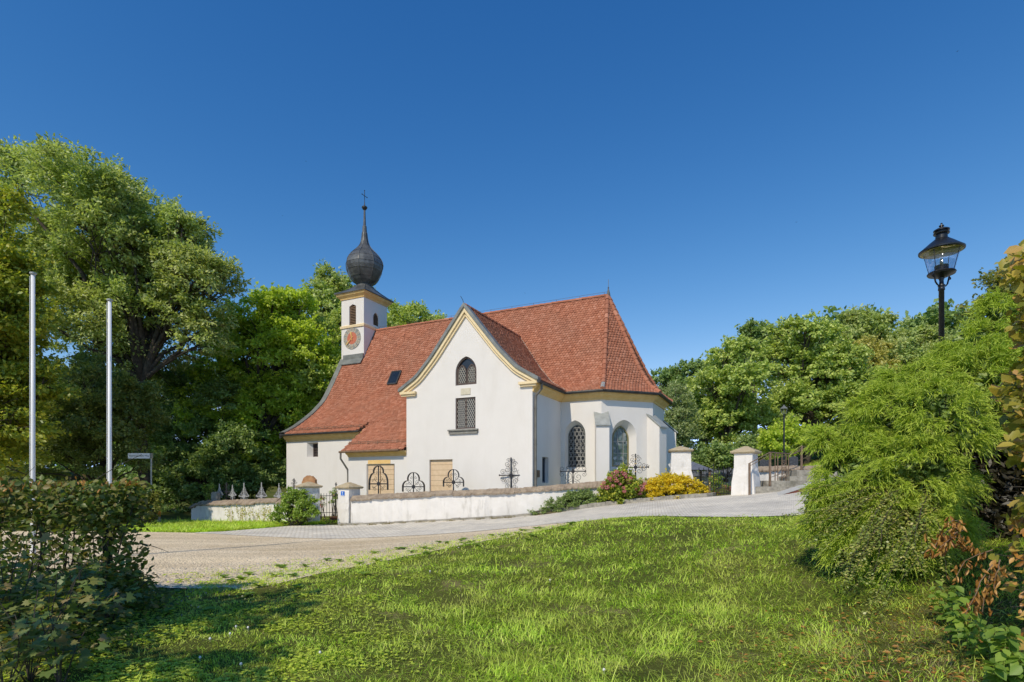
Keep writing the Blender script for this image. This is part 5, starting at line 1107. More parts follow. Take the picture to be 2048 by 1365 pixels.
# ------------------------------------------------------------------ foliage
LEAF4 = ([(0, -0.5, 0), (0.30, 0.02, 0.07), (0, 0.5, -0.04), (-0.30, 0.02, 0.07)], [[0, 1, 2, 3]])
LEAF6 = ([(0, -0.5, 0), (0, 0.02, -0.02), (0, 0.52, -0.10), (0.24, -0.22, 0.06), (0.27, 0.12, 0.06), (-0.24, -0.22, 0.06), (-0.27, 0.12, 0.06)], [[0, 3, 4, 2, 1], [0, 1, 2, 6, 5]])
_mo = [(0.10, -0.02), (0.42, -0.22), (0.36, -0.02), (0.62, 0.18), (0.40, 0.26), (0.46, 0.52), (0.20, 0.42), (0.0, 0.82)]
_mo = _mo + [(-x, y) for x, y in _mo[-2::-1]]
CURL = ([(0, -0.5, 0), (0, 0.0, -0.20), (0, 0.45, -0.02), (0.20, -0.25, 0.10), (0.16, 0.15, 0.16), (-0.20, -0.25, 0.10), (-0.16, 0.15, 0.16), (0.05, 0.52, 0.18)], [[0, 3, 4, 1], [1, 4, 7, 2], [0, 1, 6, 5], [1, 2, 7, 6]])
MAPLE = ([(0, 0.1, 0.0)] + [(x, y, 0.05 * abs(x) - 0.10 * y * y) for x, y in _mo], [[0, i + 1, i + 2] for i in range(len(_mo) - 1)] + [[0, len(_mo), 1]])
SUNV = np.array(sdir)
def unit(n, rg): return nrm(rg.normal(size=(n, 3)))
def crown_pts(lobes, s, dens, rg, flat=0.8, cl=0.30, inner=0.35, cmin=0.45):
    P, N, T = [], [], []
    for c, r in lobes:
        nl = int(dens * 40 * r * r / (s * s)); cr = max(cmin, cl * r); nc = max(8, int(3.2 * (r / cr) ** 2)); per = max(4, nl // nc)
        d = unit(nc, rg); d[:, 2] = np.where(d[:, 2] < -0.45, -d[:, 2], d[:, 2]); rad = r * (inner + (1 - inner) * rg.random(nc) ** 0.5)
        cc = np.asarray(c)[None] + d * rad[:, None] * np.array([1, 1, flat + 0.1])
        w = unit(nc * per, rg) * (rg.random((nc * per, 1)) ** 0.45) * cr * rg.uniform(0.7, 1.25, (nc, 1)).repeat(per, 0) * np.array([1.1, 1.1, flat * 0.75])
        p = cc.repeat(per, 0) + w; out = nrm(p - np.asarray(c)[None]); up = np.array([0, 0, 1.0])
        n = nrm(0.5 * out + 0.55 * up + 0.55 * SUNV + 0.6 * rg.normal(size=p.shape)); t = nrm(nrm(w) * 0.9 + out * 0.6 + np.array([0, 0, -0.35]) + 0.6 * rg.normal(size=p.shape))
        P.append(p); N.append(n); T.append(t)
        # leafy sprigs that break the outline
        ns = max(4, int(nc * 0.7)); j = rg.integers(0, nc, ns); m = max(8, per // 5); sd = nrm(nrm(cc[j] - np.asarray(c)) + 0.45 * unit(ns, rg) + np.array([0, 0, 0.35])); sl = cr * rg.uniform(0.9, 1.8, ns)
        q = (cc[j].repeat(m, 0) + sd.repeat(m, 0) * (sl.repeat(m) * np.tile(np.linspace(0.3, 1, m), ns))[:, None]) + rg.normal(0, 0.35 * s, (ns * m, 3)) * np.tile(np.linspace(2.2, 0.5, m), ns)[:, None]
        P.append(q); N.append(nrm(np.array([0, 0, 0.5]) + 0.6 * SUNV + 0.7 * rg.normal(size=q.shape))); T.append(nrm(sd.repeat(m, 0) + 0.9 * rg.normal(size=q.shape)))
    return np.concatenate(P), np.concatenate(N), np.concatenate(T)
def leaves(P, N, T, s, rg, tmpl=LEAF4, asp=1.0, var=0.3):
    X, Y, Z = frames(T, N); S = s * rg.uniform(1 - var, 1 + var, len(P)); S = np.stack([S * asp, S, S], -1); return inst(*tmpl, P, X, Y, Z, S)
def limb(mb, a, b, r0, r1, rg, wob=0.08, n=7, k=6):
    a = np.asarray(a, float); b = np.asarray(b, float); L = np.linalg.norm(b - a); t = np.linspace(0, 1, n)[:, None]; j = rg.normal(0, wob * L, (n, 3)) * np.sin(t * PI); j = np.cumsum(j, 0) * 0.35 * np.sin(t * PI)
    sag = np.array([0, 0, 1.0]) * (np.sin(t * PI) * L * 0.06); mb.tube(a + (b - a) * t + j + sag, np.linspace(r0, r1, n), k)
def tree(name, label, cat, base, lobes, Y, s, mat, seed, trunk=0.28, dens=1.0, group=None, fork=0.4, dj=0.8, bark='bark', asp=1.0, flat=0.8, cl=0.24, tmpl=LEAF4, twigs=10, fill=0.7):
    """lobes: (column, row, radius in pixels[, distance offset]) at distance Y"""
    rg = rng_(seed); bx, by = (base[0] - CX) / F * base[1], base[1]; z = gz(bx, by) - 0.1; root = thing(name, label, cat, (bx, by, z), 0, group)
    L = []
    for l in lobes:
        dy = l[3] if len(l) > 3 else 0; r = l[2] * Y / F; yy = Y + dy + rg.normal(0, dj * r * 0.5); L.append((at(l[0], l[1], yy), r * yy / Y))
    for _ in range(int(fill * len(L)) if len(L) > 2 else 0):      # boughs between the outer ones
        i, j, k = rg.integers(0, len(L), 3); w = rg.dirichlet((1, 1, 1)); c = L[i][0] * w[0] + L[j][0] * w[1] + L[k][0] * w[2]; L.append((c + np.array([0, rg.normal(0, 0.6), 0]), (L[i][1] + L[j][1] + L[k][1]) / 3 * 0.9))
    cen = np.mean([c for c, r in L], 0); low = min(c[2] - r for c, r in L); top = max(c[2] for c, r in L); fz = max(z + 0.6, z + (top - z) * fork); fp = np.array([bx + (cen[0] - bx) * 0.45, by + (cen[1] - by) * 0.45, fz])
    mb = MB(); limb(mb, (bx, by, z - 0.3), fp, trunk, trunk * 0.72, rg, 0.03, 7, 9)
    for c, r in L:
        limb(mb, fp, c, trunk * 0.5, trunk * 0.14, rg, 0.09, 8, 6)
        for _ in range(twigs): limb(mb, c - (c - fp) * rg.uniform(0, 0.35), c + unit(1, rg)[0] * r * rg.uniform(0.6, 0.95), trunk * 0.13, 0.012, rg, 0.08, 5, 4)
    mb.build('trunk', M[bark], root, smooth=True, fix=False)
    P, N, T = crown_pts(L, s, dens, rg, flat, cl); link('crown', mesh_np('crown', *leaves(P, N, T, s, rg, tmpl, asp)), mat, root); return root

G = lambda *s: [(i / (len(s) - 1), c) for i, c in enumerate(s)]
M['ash'] = leafmat('ash_leaves', G((0.040, 0.058, 0.018), (0.080, 0.108, 0.032), (0.130, 0.160, 0.060)), 4.62, 0.40, 0.4, 0.35, clumpcol=(0.075, 0.125, 0.03))
M['yellowing'] = leafmat('yellowing_leaves', G((0.05, 0.075, 0.010), (0.11, 0.135, 0.014), (0.20, 0.18, 0.02)), 3.08, 0.42, 0.4, 0.5, clumpcol=(0.12, 0.13, 0.014))
M['robinia'] = leafmat('bright_green_leaves', G((0.060, 0.092, 0.012), (0.110, 0.160, 0.018), (0.17, 0.22, 0.030)), 3.93, 0.45, 0.35, 0.3, clumpcol=(0.11, 0.17, 0.02))
M['darkleaf'] = leafmat('dark_green_leaves', G((0.026, 0.046, 0.014), (0.050, 0.082, 0.022), (0.08, 0.12, 0.03)), 4.46, 0.35, 0.35, 0.4, clumpcol=(0.04, 0.085, 0.025))
M['hazel'] = leafmat('hazel_leaves', G((0.045, 0.065, 0.014), (0.085, 0.11, 0.022), (0.16, 0.18, 0.045)), 2.43, 0.4, 0.3, 0.6)
M['maple'] = leafmat('maple_leaves', G((0.040, 0.064, 0.014), (0.076, 0.108, 0.024), (0.125, 0.160, 0.042)), 4.96, 0.35, 0.35, 0.3, clumpcol=(0.075, 0.12, 0.024))
M['willow'] = leafmat('grey_green_leaves', G((0.075, 0.10, 0.035), (0.115, 0.145, 0.05), (0.16, 0.185, 0.07)), 2.72, 0.35, 0.3, 0.5)
M['goldleaf'] = leafmat('pale_yellow_leaves', G((0.13, 0.135, 0.025), (0.20, 0.19, 0.04), (0.26, 0.235, 0.06)), 2.55, 0.35, 0.3, 0.5)
M['olive'] = leafmat('olive_leaves', G((0.06, 0.075, 0.014), (0.095, 0.11, 0.02), (0.15, 0.14, 0.03)), 2.28, 0.4, 0.3, 0.6)

TL, TR_, TB = 'tall trees left of the church', 'wooded slope right of the church', 'trees behind the church'
tree('ash_tree', 'huge spreading ash tree filling the upper left, tallest of all trees', 'tree', (300, 36.0), [(60, 400, 95, 1), (150, 395, 100), (250, 450, 95), (330, 505, 85), (390, 570, 80), (440, 565, 46), (300, 610, 85), (190, 545, 110), (70, 530, 110), (385, 480, 48), (235, 385, 52), (112, 335, 48), (360, 445, 35), (350, 640, 70), (250, 640, 90), (20, 340, 50), (420, 640, 45), (300, 720, 80), (180, 680, 100), (80, 640, 100), (400, 690, 55), (220, 770, 70), (330, 560, 60)], 36.0, 0.25, M['ash'], 101, 0.36, 0.85, TL, 0.38, 0.9, asp=0.75)
tree('yellowing_tree', 'near yellowing tree at the far left edge overhanging the flagpole', 'tree', (-160, 24.5), [(0, 430, 60), (-50, 520, 90), (35, 560, 55), (30, 640, 65), (-40, 660, 110), (40, 720, 60), (-30, 800, 100), (-120, 420, 110), (-150, 600, 130), (70, 590, 32), (0, 760, 80), (20, 860, 70), (-40, 900, 100), (85, 770, 50), (0, 930, 70)], 24.0, 0.19, M['yellowing'], 102, 0.3, 0.9, TL, 0.3)
tree('hazel_bush', 'feathery hazel thicket in dappled shade behind the two flagpoles', 'bush', (210, 31.0), [(150, 800, 75), (215, 850, 80), (262, 800, 55), (90, 860, 95), (290, 840, 36), (180, 740, 40), (230, 900, 70), (150, 930, 80), (285, 930, 34), (40, 930, 90)], 31.0, 0.19, M['hazel'], 103, 0.14, 0.9, TL, 0.2, asp=0.8)
tree('dark_bush', 'dark shaded thicket between hazel and short churchyard wall', 'bush', (410, 40.0), [(350, 860, 60), (420, 880, 60), (480, 900, 60), (340, 960, 60), (420, 970, 60), (500, 965, 55), (380, 790, 60), (310, 880, 50), (290, 990, 45), (350, 1010, 45), (400, 1010, 40), (460, 1000, 40), (540, 960, 40), (450, 800, 50), (310, 780, 60)], 40.0, 0.2, M['darkleaf'], 104, 0.2, 0.9, TL, 0.2)
tree('robinia_tree', 'bright yellow green tree between the giant ash and the church tower', 'tree', (520, 42.0), [(520, 640, 60), (470, 675, 52), (580, 640, 56), (600, 700, 66), (530, 730, 85), (640, 730, 50), (450, 760, 72), (620, 790, 70), (480, 830, 85), (560, 850, 80), (430, 700, 38), (545, 605, 32), (600, 605, 28), (400, 780, 60), (400, 860, 70), (500, 900, 70)], 42.0, 0.26, M['robinia'], 105, 0.36, 0.9, TL, 0.35)
tree('lime_tree', 'broad dark tree with layered boughs beside the church west corner', 'tree', (580, 45.0), [(540, 960, 60), (480, 950, 60), (580, 780, 60), (640, 690, 60), (690, 660, 45), (650, 770, 70), (610, 850, 75), (660, 850, 50), (570, 930, 70), (640, 920, 60), (700, 740, 40)], 45.0, 0.26, M['maple'], 106, 0.36, 0.95, TB, 0.3)
tree('poplar_tree', 'tall slender tree rising just left of the onion dome', 'tree', (665, 52.0), [(648, 570, 26), (640, 600, 38), (690, 575, 30), (685, 605, 40), (660, 640, 50), (720, 600, 28), (650, 550, 20), (700, 650, 50)], 52.0, 0.28, M['ash'], 107, 0.34, 0.9, TB, 0.4)
tree('dark_tree', 'tree showing above the nave roof right of the tower', 'tree', (820, 52.0), [(795, 640, 36), (830, 640, 32), (860, 655, 26), (888, 655, 22), (810, 690, 46), (860, 700, 46), (770, 670, 40), (910, 680, 30)], 52.0, 0.28, M['maple'], 108, 0.34, 0.9, TB, 0.4)
# the wooded slope on the right
tree('willow_tree', 'pale grey green willow right against the choir corner', 'tree', (1345, 46.0), [(1345, 795, 34), (1330, 850, 42), (1360, 880, 44), (1320, 900, 40), (1345, 930, 40), (1375, 830, 26)], 46.0, 0.24, M['willow'], 111, 0.22, 0.95, TR_, 0.3, bark='barklight', asp=0.6)
tree('conifer_tree', 'small dark treetop lowest on the skyline beside the choir roof', 'tree', (1340, 78.0), [(1318, 760, 22), (1345, 755, 24), (1372, 750, 26), (1400, 745, 26), (1360, 790, 36), (1320, 800, 30)], 78.0, 0.36, M['darkleaf'], 112, 0.3, 1.0, TR_, 0.3)
tree('maple_tree', 'layered maple directly right of the pale willow', 'tree', (1450, 48.0), [(1450, 722, 38), (1480, 705, 36), (1430, 775, 52), (1495, 770, 56), (1450, 840, 62), (1400, 880, 44), (1510, 850, 56), (1480, 910, 52), (1420, 930, 44)], 48.0, 0.30, M['maple'], 113, 0.34, 1.0, TR_, 0.3, flat=0.72)
tree('dark_tree', 'dark rounded treetop peeking between the two big maples on the skyline', 'tree', (1510, 60.0), [(1510, 670, 30), (1495, 690, 26), (1530, 690, 26), (1512, 720, 40)], 60.0, 0.32, M['darkleaf'], 114, 0.3, 1.0, TR_, 0.5)
tree('maple_tree', 'largest layered maple above the small distant lantern', 'tree', (1610, 50.0), [(1570, 668, 34), (1610, 665, 38), (1650, 680, 40), (1560, 730, 56), (1630, 740, 62), (1690, 720, 46), (1590, 820, 66), (1670, 820, 66), (1730, 780, 56), (1560, 890, 50), (1640, 890, 50), (1710, 870, 56)], 50.0, 0.30, M['maple'], 115, 0.4, 1.0, TR_, 0.3, flat=0.72)
tree('ash_tree', 'tall grey green tree forming the skyline left of the lantern post', 'tree', (1730, 66.0), [(1712, 650, 28), (1745, 655, 28), (1770, 650, 22), (1700, 690, 44), (1760, 700, 50), (1735, 740, 60), (1690, 640, 16)], 66.0, 0.34, M['ash'], 116, 0.4, 0.95, TR_, 0.4)
tree('golden_tree', 'pale yellow tree standing out on the wooded slope', 'tree', (1745, 56.0), [(1730, 690, 22), (1755, 705, 26), (1740, 735, 30), (1770, 740, 26)], 56.0, 0.28, M['goldleaf'], 117, 0.22, 0.95, TR_, 0.4)
tree('dark_tree', 'hazy treetop beside the lantern post above the cypress', 'tree', (1830, 64.0), [(1815, 680, 26), (1845, 672, 24), (1870, 680, 24), (1800, 720, 46), (1850, 730, 50), (1900, 700, 40)], 64.0, 0.34, M['ash'], 118, 0.34, 0.95, TR_, 0.4)
tree('olive_tree', 'thin olive tinted treetop at the right edge behind the cypress', 'tree', (2040, 26.0), [(1985, 575, 24), (2010, 556, 24), (1965, 612, 20), (2030, 590, 36), (1995, 630, 36), (2060, 640, 60), (1950, 632, 12)], 26.0, 0.19, M['olive'], 119, 0.2, 0.62, TR_, 0.4, cl=0.36)
tree('hillside_bush', 'rounded dark bush behind the spiked gate', 'bush', (1440, 42.0), [(1410, 930, 26), (1440, 915, 32), (1470, 925, 26), (1500, 900, 32)], 42.0, 0.22, M['darkleaf'], 121, 0.1, 1.0, TR_, 0.2)
tree('hillside_bush', 'light green bush around the foot of the small lantern', 'bush', (1580, 39.0), [(1545, 885, 26), (1575, 870, 30), (1605, 880, 26), (1640, 880, 30), (1560, 905, 20), (1690, 900, 40)], 39.0, 0.2, M['robinia'], 122, 0.1, 1.0, TR_, 0.2)
# far wood behind everything
rg = rng_(130); lob = []
for i in range(46):
    x = -95 + 190 * i / 45 + rg.normal(0, 1.5); y = 92 + rg.normal(0, 6) - abs(x) * 0.25; r = rg.uniform(3.0, 4.6)
    g = gz(x, y); lob += [(np.array([x, y, g + k * 3.4 + 1.5]), r) for k in range(4 if x < -6 else 4 if x > 30 else 2)]
P, N, T = crown_pts(lob, 0.75, 0.8, rg, 0.8, 0.3, cmin=0.9)
tag(link('far_woods', mesh_np('far_woods', *leaves(P, N, T, 0.75, rg)), M['darkleaf']), 'dark far woods closing the view behind the church', 'woods', kind='stuff')
# trees out of frame, behind and left of the camera, whose shade falls on the hedge and the left of the lawn
def offtree(label, x, y, lob, seed, s=0.24):
    rg = rng_(seed); z = gz(x, y); root = thing('shade_tree', label, 'tree', (x, y, z), 0, 'trees that shade the hedge'); L = [(np.array([x + a, y + b, z + c]), r) for a, b, c, r in lob]; mb = MB(); fp = np.array([x, y, z + 3.0]); limb(mb, (x, y, z - 0.3), fp, 0.3, 0.22, rg, 0.03, 6, 8)
    for c, r in L: limb(mb, fp, c, 0.14, 0.04, rg)
    mb.build('trunk', M['bark'], root, fix=False); P, N, T = crown_pts(L, s, 0.75, rg); link('crown', mesh_np('crown', *leaves(P, N, T, s, rg)), M['ash'], root)
offtree('leafy tree standing left of the hedge outside the picture', -16.0, -2.5, [(0, 0, 6.5, 2.2), (2.5, 0.5, 7.2, 2.0), (4.2, 0.2, 6.6, 1.5), (-2.5, 1, 7.5, 2.3), (-4.5, 3, 8, 2.4), (0.5, -1.5, 9, 2.2), (9.5, 5.2, 5.0, 0.85), (8.6, 4.9, 5.3, 0.95), (10.3, 3.1, 4.7, 0.75), (6.8, 3.0, 6.2, 1.1)], 132)

# ------------------------------------------------------------------ shrubs in the planting bed and by the walls
def shrub(name, label, px, Y, lobes, s, mat, seed, dens=1.0, tmpl=LEAF4, asp=1.0, cl=0.32, group='shrubs along the churchyard wall', stems=8, cmin=0.12):
    rg = rng_(seed); b = atg(px, Y); root = thing(name, label, 'shrub', b, 0, group); L = [(at(x, y, Y + dy), r * Y / F) for x, y, r, dy in lobes]
    P, N, T = crown_pts(L, s, dens, rg, 0.8, cl, 0.45, cmin); k = P[:, 2] > gzv(P[:, 0], P[:, 1]) + 0.02; P, N, T = P[k], N[k], T[k]
    link('leaves', mesh_np('leaves', *leaves(P, N, T, s, rg, tmpl, asp)), mat, root); mb = MB()
    for c, r in L:
        for _ in range(stems): limb(mb, b + np.array([*rg.normal(0, 0.12, 2), -0.05]), c + unit(1, rg)[0] * r * 0.8, 0.014, 0.005, rg, 0.06, 5, 4)
    mb.build('stems', M['bark'], root, fix=False); return root, L, rg
M['hydr'] = leafmat('hydrangea_leaves', G((0.055, 0.10, 0.014), (0.105, 0.17, 0.018), (0.22, 0.25, 0.025)), 2.21, 0.3, 0.3, 1.5)
M['hydrflower'] = leafmat('pink_florets', G((0.50, 0.12, 0.13), (0.62, 0.19, 0.20), (0.70, 0.32, 0.30)), 1.0, 0.25, 0.0, tcol=(1, 0.9, 0.9))
M['goldshrub'] = leafmat('golden_shrub_leaves', G((0.24, 0.21, 0.008), (0.44, 0.36, 0.012), (0.58, 0.46, 0.02)), 1.85, 0.35, 0.35, 1.2, clumpcol=(0.28, 0.25, 0.012), tcol=(1.1, 1.0, 0.4))
M['cotone'] = leafmat('cotoneaster_leaves', G((0.035, 0.06, 0.016), (0.07, 0.11, 0.022), (0.13, 0.155, 0.04)), 2.89, 0.25, 0.3, 1.5)
M['elder'] = leafmat('elder_leaves', G((0.055, 0.11, 0.014), (0.10, 0.175, 0.022), (0.17, 0.25, 0.04)), 2.21, 0.4, 0.35, 1.5)
M['red'] = leafmat('red_petals', G((0.55, 0.03, 0.015), (0.75, 0.06, 0.03)), 1.0, 0.2, 0, tcol=(1, 0.6, 0.6)); M['yellowpetal'] = leafmat('yellow_petals', G((0.7, 0.5, 0.05), (0.8, 0.62, 0.12)), 1.0, 0.2, 0)
M['petalwhite'] = pm('white_petals', (0.75, 0.74, 0.68), None, 0.8)
hy, L, rg = shrub('hydrangea_bush', 'hydrangea bush with pink flower heads left of the golden shrub', 1243, 23.95, [(1243, 975, 34, 0), (1222, 985, 24, -0.1), (1266, 982, 26, 0), (1215, 998, 16, -0.1), (1275, 998, 18, 0), (1243, 998, 22, -0.2), (1240, 957, 20, 0.05)], 0.11, M['hydr'], 141, 1.2, LEAF6, 1.35)
for px, py in ((1228, 948), (1238, 953), (1246, 946), (1219, 957), (1252, 955), (1262, 957), (1233, 962), (1246, 962), (1258, 966), (1268, 968), (1276, 972), (1272, 978), (1284, 974), (1281, 981), (1208, 966), (1226, 972), (1248, 976), (1249, 983), (1289, 968), (1214, 975), (1222, 962), (1230, 955), (1256, 961), (1262, 975), (1280, 988), (1240, 969), (1234, 944), (1205, 974), (1286, 978), (1250, 949)):
    q = at(px, py, 23.35 + rg.uniform(-0.12, 0.25)); n = 60; d = unit(n, rg); pp = q + d * rg.uniform(0.075, 0.115) * np.array([1, 1, 0.75]); X, Y_, Z_ = frames(unit(n, rg), d); link('flower_head', mesh_np('flower_head', *inst(*LEAF4, pp, X, Y_, Z_, np.stack([np.full(n, 0.07), np.full(n, 0.045), np.full(n, 0.04)], -1))), M['hydrflower'], hy)
shrub('golden_shrub', 'golden yellow clipped shrub between the hydrangea and the spiked gate', 1345, 23.9, [(1345, 975, 30, 0), (1318, 978, 26, 0), (1378, 980, 26, 0), (1398, 984, 18, 0.1), (1300, 985, 18, 0), (1330, 962, 14, 0), (1362, 962, 14, 0), (1340, 990, 22, -0.2), (1375, 992, 18, -0.2), (1306, 996, 14, -0.2), (1336, 953, 5, 0.1), (1405, 994, 10, 0)], 0.07, M['goldshrub'], 142, 1.0, LEAF4, 1.0, 0.25)
shrub('cotoneaster', 'low spreading dull green cotoneaster against the wall foot', 1130, 24.2, [(1085, 1024, 12, 0), (1105, 1014, 16, 0), (1130, 1006, 20, 0), (1155, 1002, 20, 0), (1178, 1003, 18, 0), (1190, 1006, 14, -0.1), (1120, 1020, 12, -0.2), (1150, 1016, 14, -0.2), (1172, 988, 10, 0.1), (1066, 1027, 6, -0.1), (1140, 990, 8, 0.1)], 0.055, M['cotone'], 143, 1.1, LEAF4, 0.9, 0.3)
shrub('elder_shrub', 'bright green elder shrub leaning on the blotched pillar', 588, 25.4, [(590, 1012, 26, 0), (565, 1028, 18, -0.1), (612, 1024, 20, -0.2), (600, 995, 16, 0.1), (628, 1005, 9, -0.2), (575, 1004, 14, 0.1), (552, 1038, 12, -0.1), (590, 1036, 18, -0.2), (625, 1030, 12, -0.3), (583, 988, 9, 0.1)], 0.11, M['elder'], 144, 0.85, LEAF6, 1.0)
shrub('yard_shrub', 'tall narrow pale shrub behind the tan stump headstone', 420, 30.6, [(418, 985, 8, 0), (424, 976, 6, 0), (415, 975, 6, 0), (421, 996, 9, 0)], 0.14, M['elder'], 145, 0.9, LEAF4, 0.5)
shrub('hazel_bush', 'dense dark green bush at the foot of the street name sign', 295, 26.6, [(285, 1005, 24, 0), (300, 1020, 20, 0), (270, 1020, 26, 0), (305, 1000, 14, 0), (280, 1036, 24, 0), (250, 1015, 26, 0.2), (308, 1036, 10, 0)], 0.12, M['olive'], 146, 0.9, LEAF4, 1.0)
def flowers(name, label, px, Y, lobes, mat, seed, n=120, s=0.06):
    r, L, rg = shrub(name, label, px, Y, [(x, y, q, 0) for x, y, q in lobes], 0.07, M['elder'], seed, 0.8, LEAF4, 0.8, group='graveside flowers', stems=3); p = []
    for c, q in L: p.append(c + unit(n, rg) * q * rg.uniform(0.75, 1.1, (n, 1)))
    p = np.concatenate(p); X, Y_, Z_ = frames(unit(len(p), rg), nrm(unit(len(p), rg) + np.array([0, -0.5, 0.8]))); link('petals', mesh_np('petals', *inst(*LEAF4, p, X, Y_, Z_, np.full(len(p), s))), mat, r)
flowers('red_flowers', 'red bedding flowers at the foot of the spiked gate', 1428, 24.6, [(1420, 990, 5), (1428, 989, 6), (1436, 990, 5)], M['red'], 151)
flowers('pink_flowers', 'pink bedding flowers behind the right end of the spiked gate', 1455, 25.5, [(1452, 975, 5), (1460, 978, 5)], M['hydrflower'], 152, 60)
flowers('rose_bush', 'rose bush with pale yellow blooms behind the spiked gate', 1432, 25.6, [(1432, 955, 9), (1425, 965, 8), (1440, 966, 8), (1430, 975, 8)], M['yellowpetal'], 153, 16, 0.09)
flowers('red_flowers', 'red flowers behind the narrow gate beside the blotched pillar', 643, 28.3, [(643, 998, 5), (642, 1012, 4)], M['red'], 154, 40)
flowers('grave_plant', 'trailing grave plant with pale flowers behind the number sign pillar', 668, 28.6, [(666, 985, 6), (670, 996, 7), (664, 1004, 5)], M['petalwhite'], 155, 10, 0.07)
fpot = thing('flower_pot', 'terracotta bowl on the ground seen through the narrow gate', 'flower pot', atg(671, 28.0)); mb = MB(); mb.lathe([(0.18, 0), (0.32, 0.16), (0.34, 0.18), (0.28, 0.18)], n=20); mb.build('bowl', M['clay'], fpot, local=True)
# weeds at the left wall
rg = rng_(160)
for i, px in enumerate((462, 478, 487, 512, 528, 540)):
    b = atg(px, 27.6 - (px - 462) * 0.012); root = thing('wall_weed', 'thin yellowed weed stalks leaning on the short white wall', 'weed', b, 0, 'weeds against the short wall'); mb = MB(); pp = []
    for k in range(9):
        q = b + np.array([*rg.normal(0, 0.14, 2), rg.uniform(0.5, 0.95)]); limb(mb, b + np.array([*rg.normal(0, 0.1, 2), -0.02]), q, 0.006, 0.003, rg, 0.05, 5, 3); pp += [q - (0, 0, t) + rg.normal(0, 0.025, 3) for t in rg.uniform(0, 0.5, 14)]
    mb.build('stalks', M['larch'], root, fix=False); pp = np.array(pp); link('leaves', mesh_np('leaves', *leaves(pp, unit(len(pp), rg), unit(len(pp), rg), 0.07, rg)), M['goldleaf'], root)

# ------------------------------------------------------------------ near vegetation: hedge, cypress, hornbeam
M['hedge'] = leafmat('hornbeam_leaves', G((0.028, 0.052, 0.010), (0.065, 0.10, 0.016), (0.115, 0.135, 0.022), (0.15, 0.11, 0.03)), 1.91, 0.40, 0.3, 1.5, clumpcol=(0.055, 0.08, 0.014))
M['mapleleaf'] = leafmat('young_maple_leaves', G((0.05, 0.085, 0.02), (0.085, 0.135, 0.026), (0.14, 0.16, 0.03), (0.20, 0.13, 0.05)), 1.73, 0.35, 0.2, 1.5)
M['drybrown'] = leafmat('dry_brown_leaves', G((0.30, 0.12, 0.020), (0.46, 0.22, 0.04), (0.60, 0.34, 0.09)), 1.0, 0.25, 0.2, 2, tcol=(1.1, 0.9, 0.6))
M['cypress'] = leafmat('golden_cypress_threads', G((0.085, 0.120, 0.012), (0.155, 0.200, 0.018), (0.24, 0.28, 0.032)), 2.57, 0.35, 0.4, 1.2, clumpcol=(0.115, 0.165, 0.014), rough=0.6)
M['hornyellow'] = leafmat('yellowing_hornbeam', G((0.075, 0.085, 0.010), (0.15, 0.14, 0.016), (0.24, 0.19, 0.03), (0.28, 0.15, 0.05)), 2.21, 0.40, 0.3, 2.5, clumpcol=(0.10, 0.105, 0.012))
def hedge():
    rg = rng_(201); x0, x1, y0, y1 = -14.0, (262 - CX) / F * 7.6, 7.35, 8.0; root = thing('hornbeam_hedge', 'ragged shaded hornbeam hedge along the left edge with brown tips', 'hedge', (x1 - 2.0, 7.6, gz(x1 - 2, 7.6)))
    n = 31000; X = x1 - (x1 - x0) * rg.random(n) ** 1.25; yy = rg.uniform(y0, y1, n); t = rg.random(n); g = gzv(X, yy); top = CZ + 0.02 + 0.04 * np.sin(X * 2.3) + 0.03 * np.sin(X * 7.1)
    Zc = g + 0.1 + (top - g - 0.1) * t; fill = 0.30 + 0.6 * np.clip((t - 0.62) / 0.14, 0, 1) + 0.55 * np.clip((0.30 - t) / 0.15, 0, 1)
    k = rg.random(n) < fill; P = np.stack([X, yy, Zc], -1)[k] + rg.normal(0, 0.05, (k.sum(), 3)); P[:, 0] = np.minimum(P[:, 0], x1 + 0.05 + 0.08 * rg.random(len(P)))
    N = nrm(np.array([0, -0.5, 0.7]) + rg.normal(size=P.shape) * 0.7); T = nrm(rg.normal(size=P.shape) * np.array([1, 0.7, 0.6]) + np.array([0.1, -0.4, -0.3]))
    link('foliage', mesh_np('foliage', *leaves(P, N, T, 0.082, rg, LEAF6, 1.15, 0.4)), M['hedge'], root)
    # brown tips on the clipped top
    n = 500; X = x1 - (x1 - x0) * rg.random(n) ** 1.3; P = np.stack([X, rg.uniform(y0, y1, n), CZ + 0.0 + rg.normal(0, 0.04, n)], -1); link('dry_leaves', mesh_np('dry_leaves', *leaves(P, unit(n, rg), nrm(unit(n, rg) * 0.6 + np.array([0, 0, 0.8])), 0.075, rg, LEAF6, 0.8)), M['drybrown'], root)
    mb = MB()
    for i in range(46):
        x = x1 - 0.1 - (x1 - x0) * rg.random() ** 1.2; g = gz(x, 7.65); b = np.array([x, rg.uniform(7.55, 7.8), g - 0.1]); limb(mb, b, b + np.array([rg.normal(0, 0.2), rg.normal(0, 0.1), rg.uniform(1.1, 1.75)]), 0.016, 0.006, rg, 0.04, 6, 5)
        for _ in range(5): q = b + np.array([rg.normal(0, 0.15), 0, rg.uniform(0.4, 1.7)]); limb(mb, q, q + np.array([rg.normal(0, 0.45), rg.normal(0, 0.2), rg.normal(0.1, 0.15)]), 0.007, 0.003, rg, 0.06, 4, 4)
    mb.build('stems', M['bark'], root, fix=False)
    p = atg(215, 7.9); fp_ = thing('fence_post', 'dark green fence post inside the end of the hedge', 'post', p); mb = MB(); mb.lathe([(0.06, -0.2), (0.06, CZ - 0.25 - p[2]), (0.03, CZ - 0.2 - p[2])], n=12); mb.build('post', M['greenpost'], fp_, local=True)
hedge()
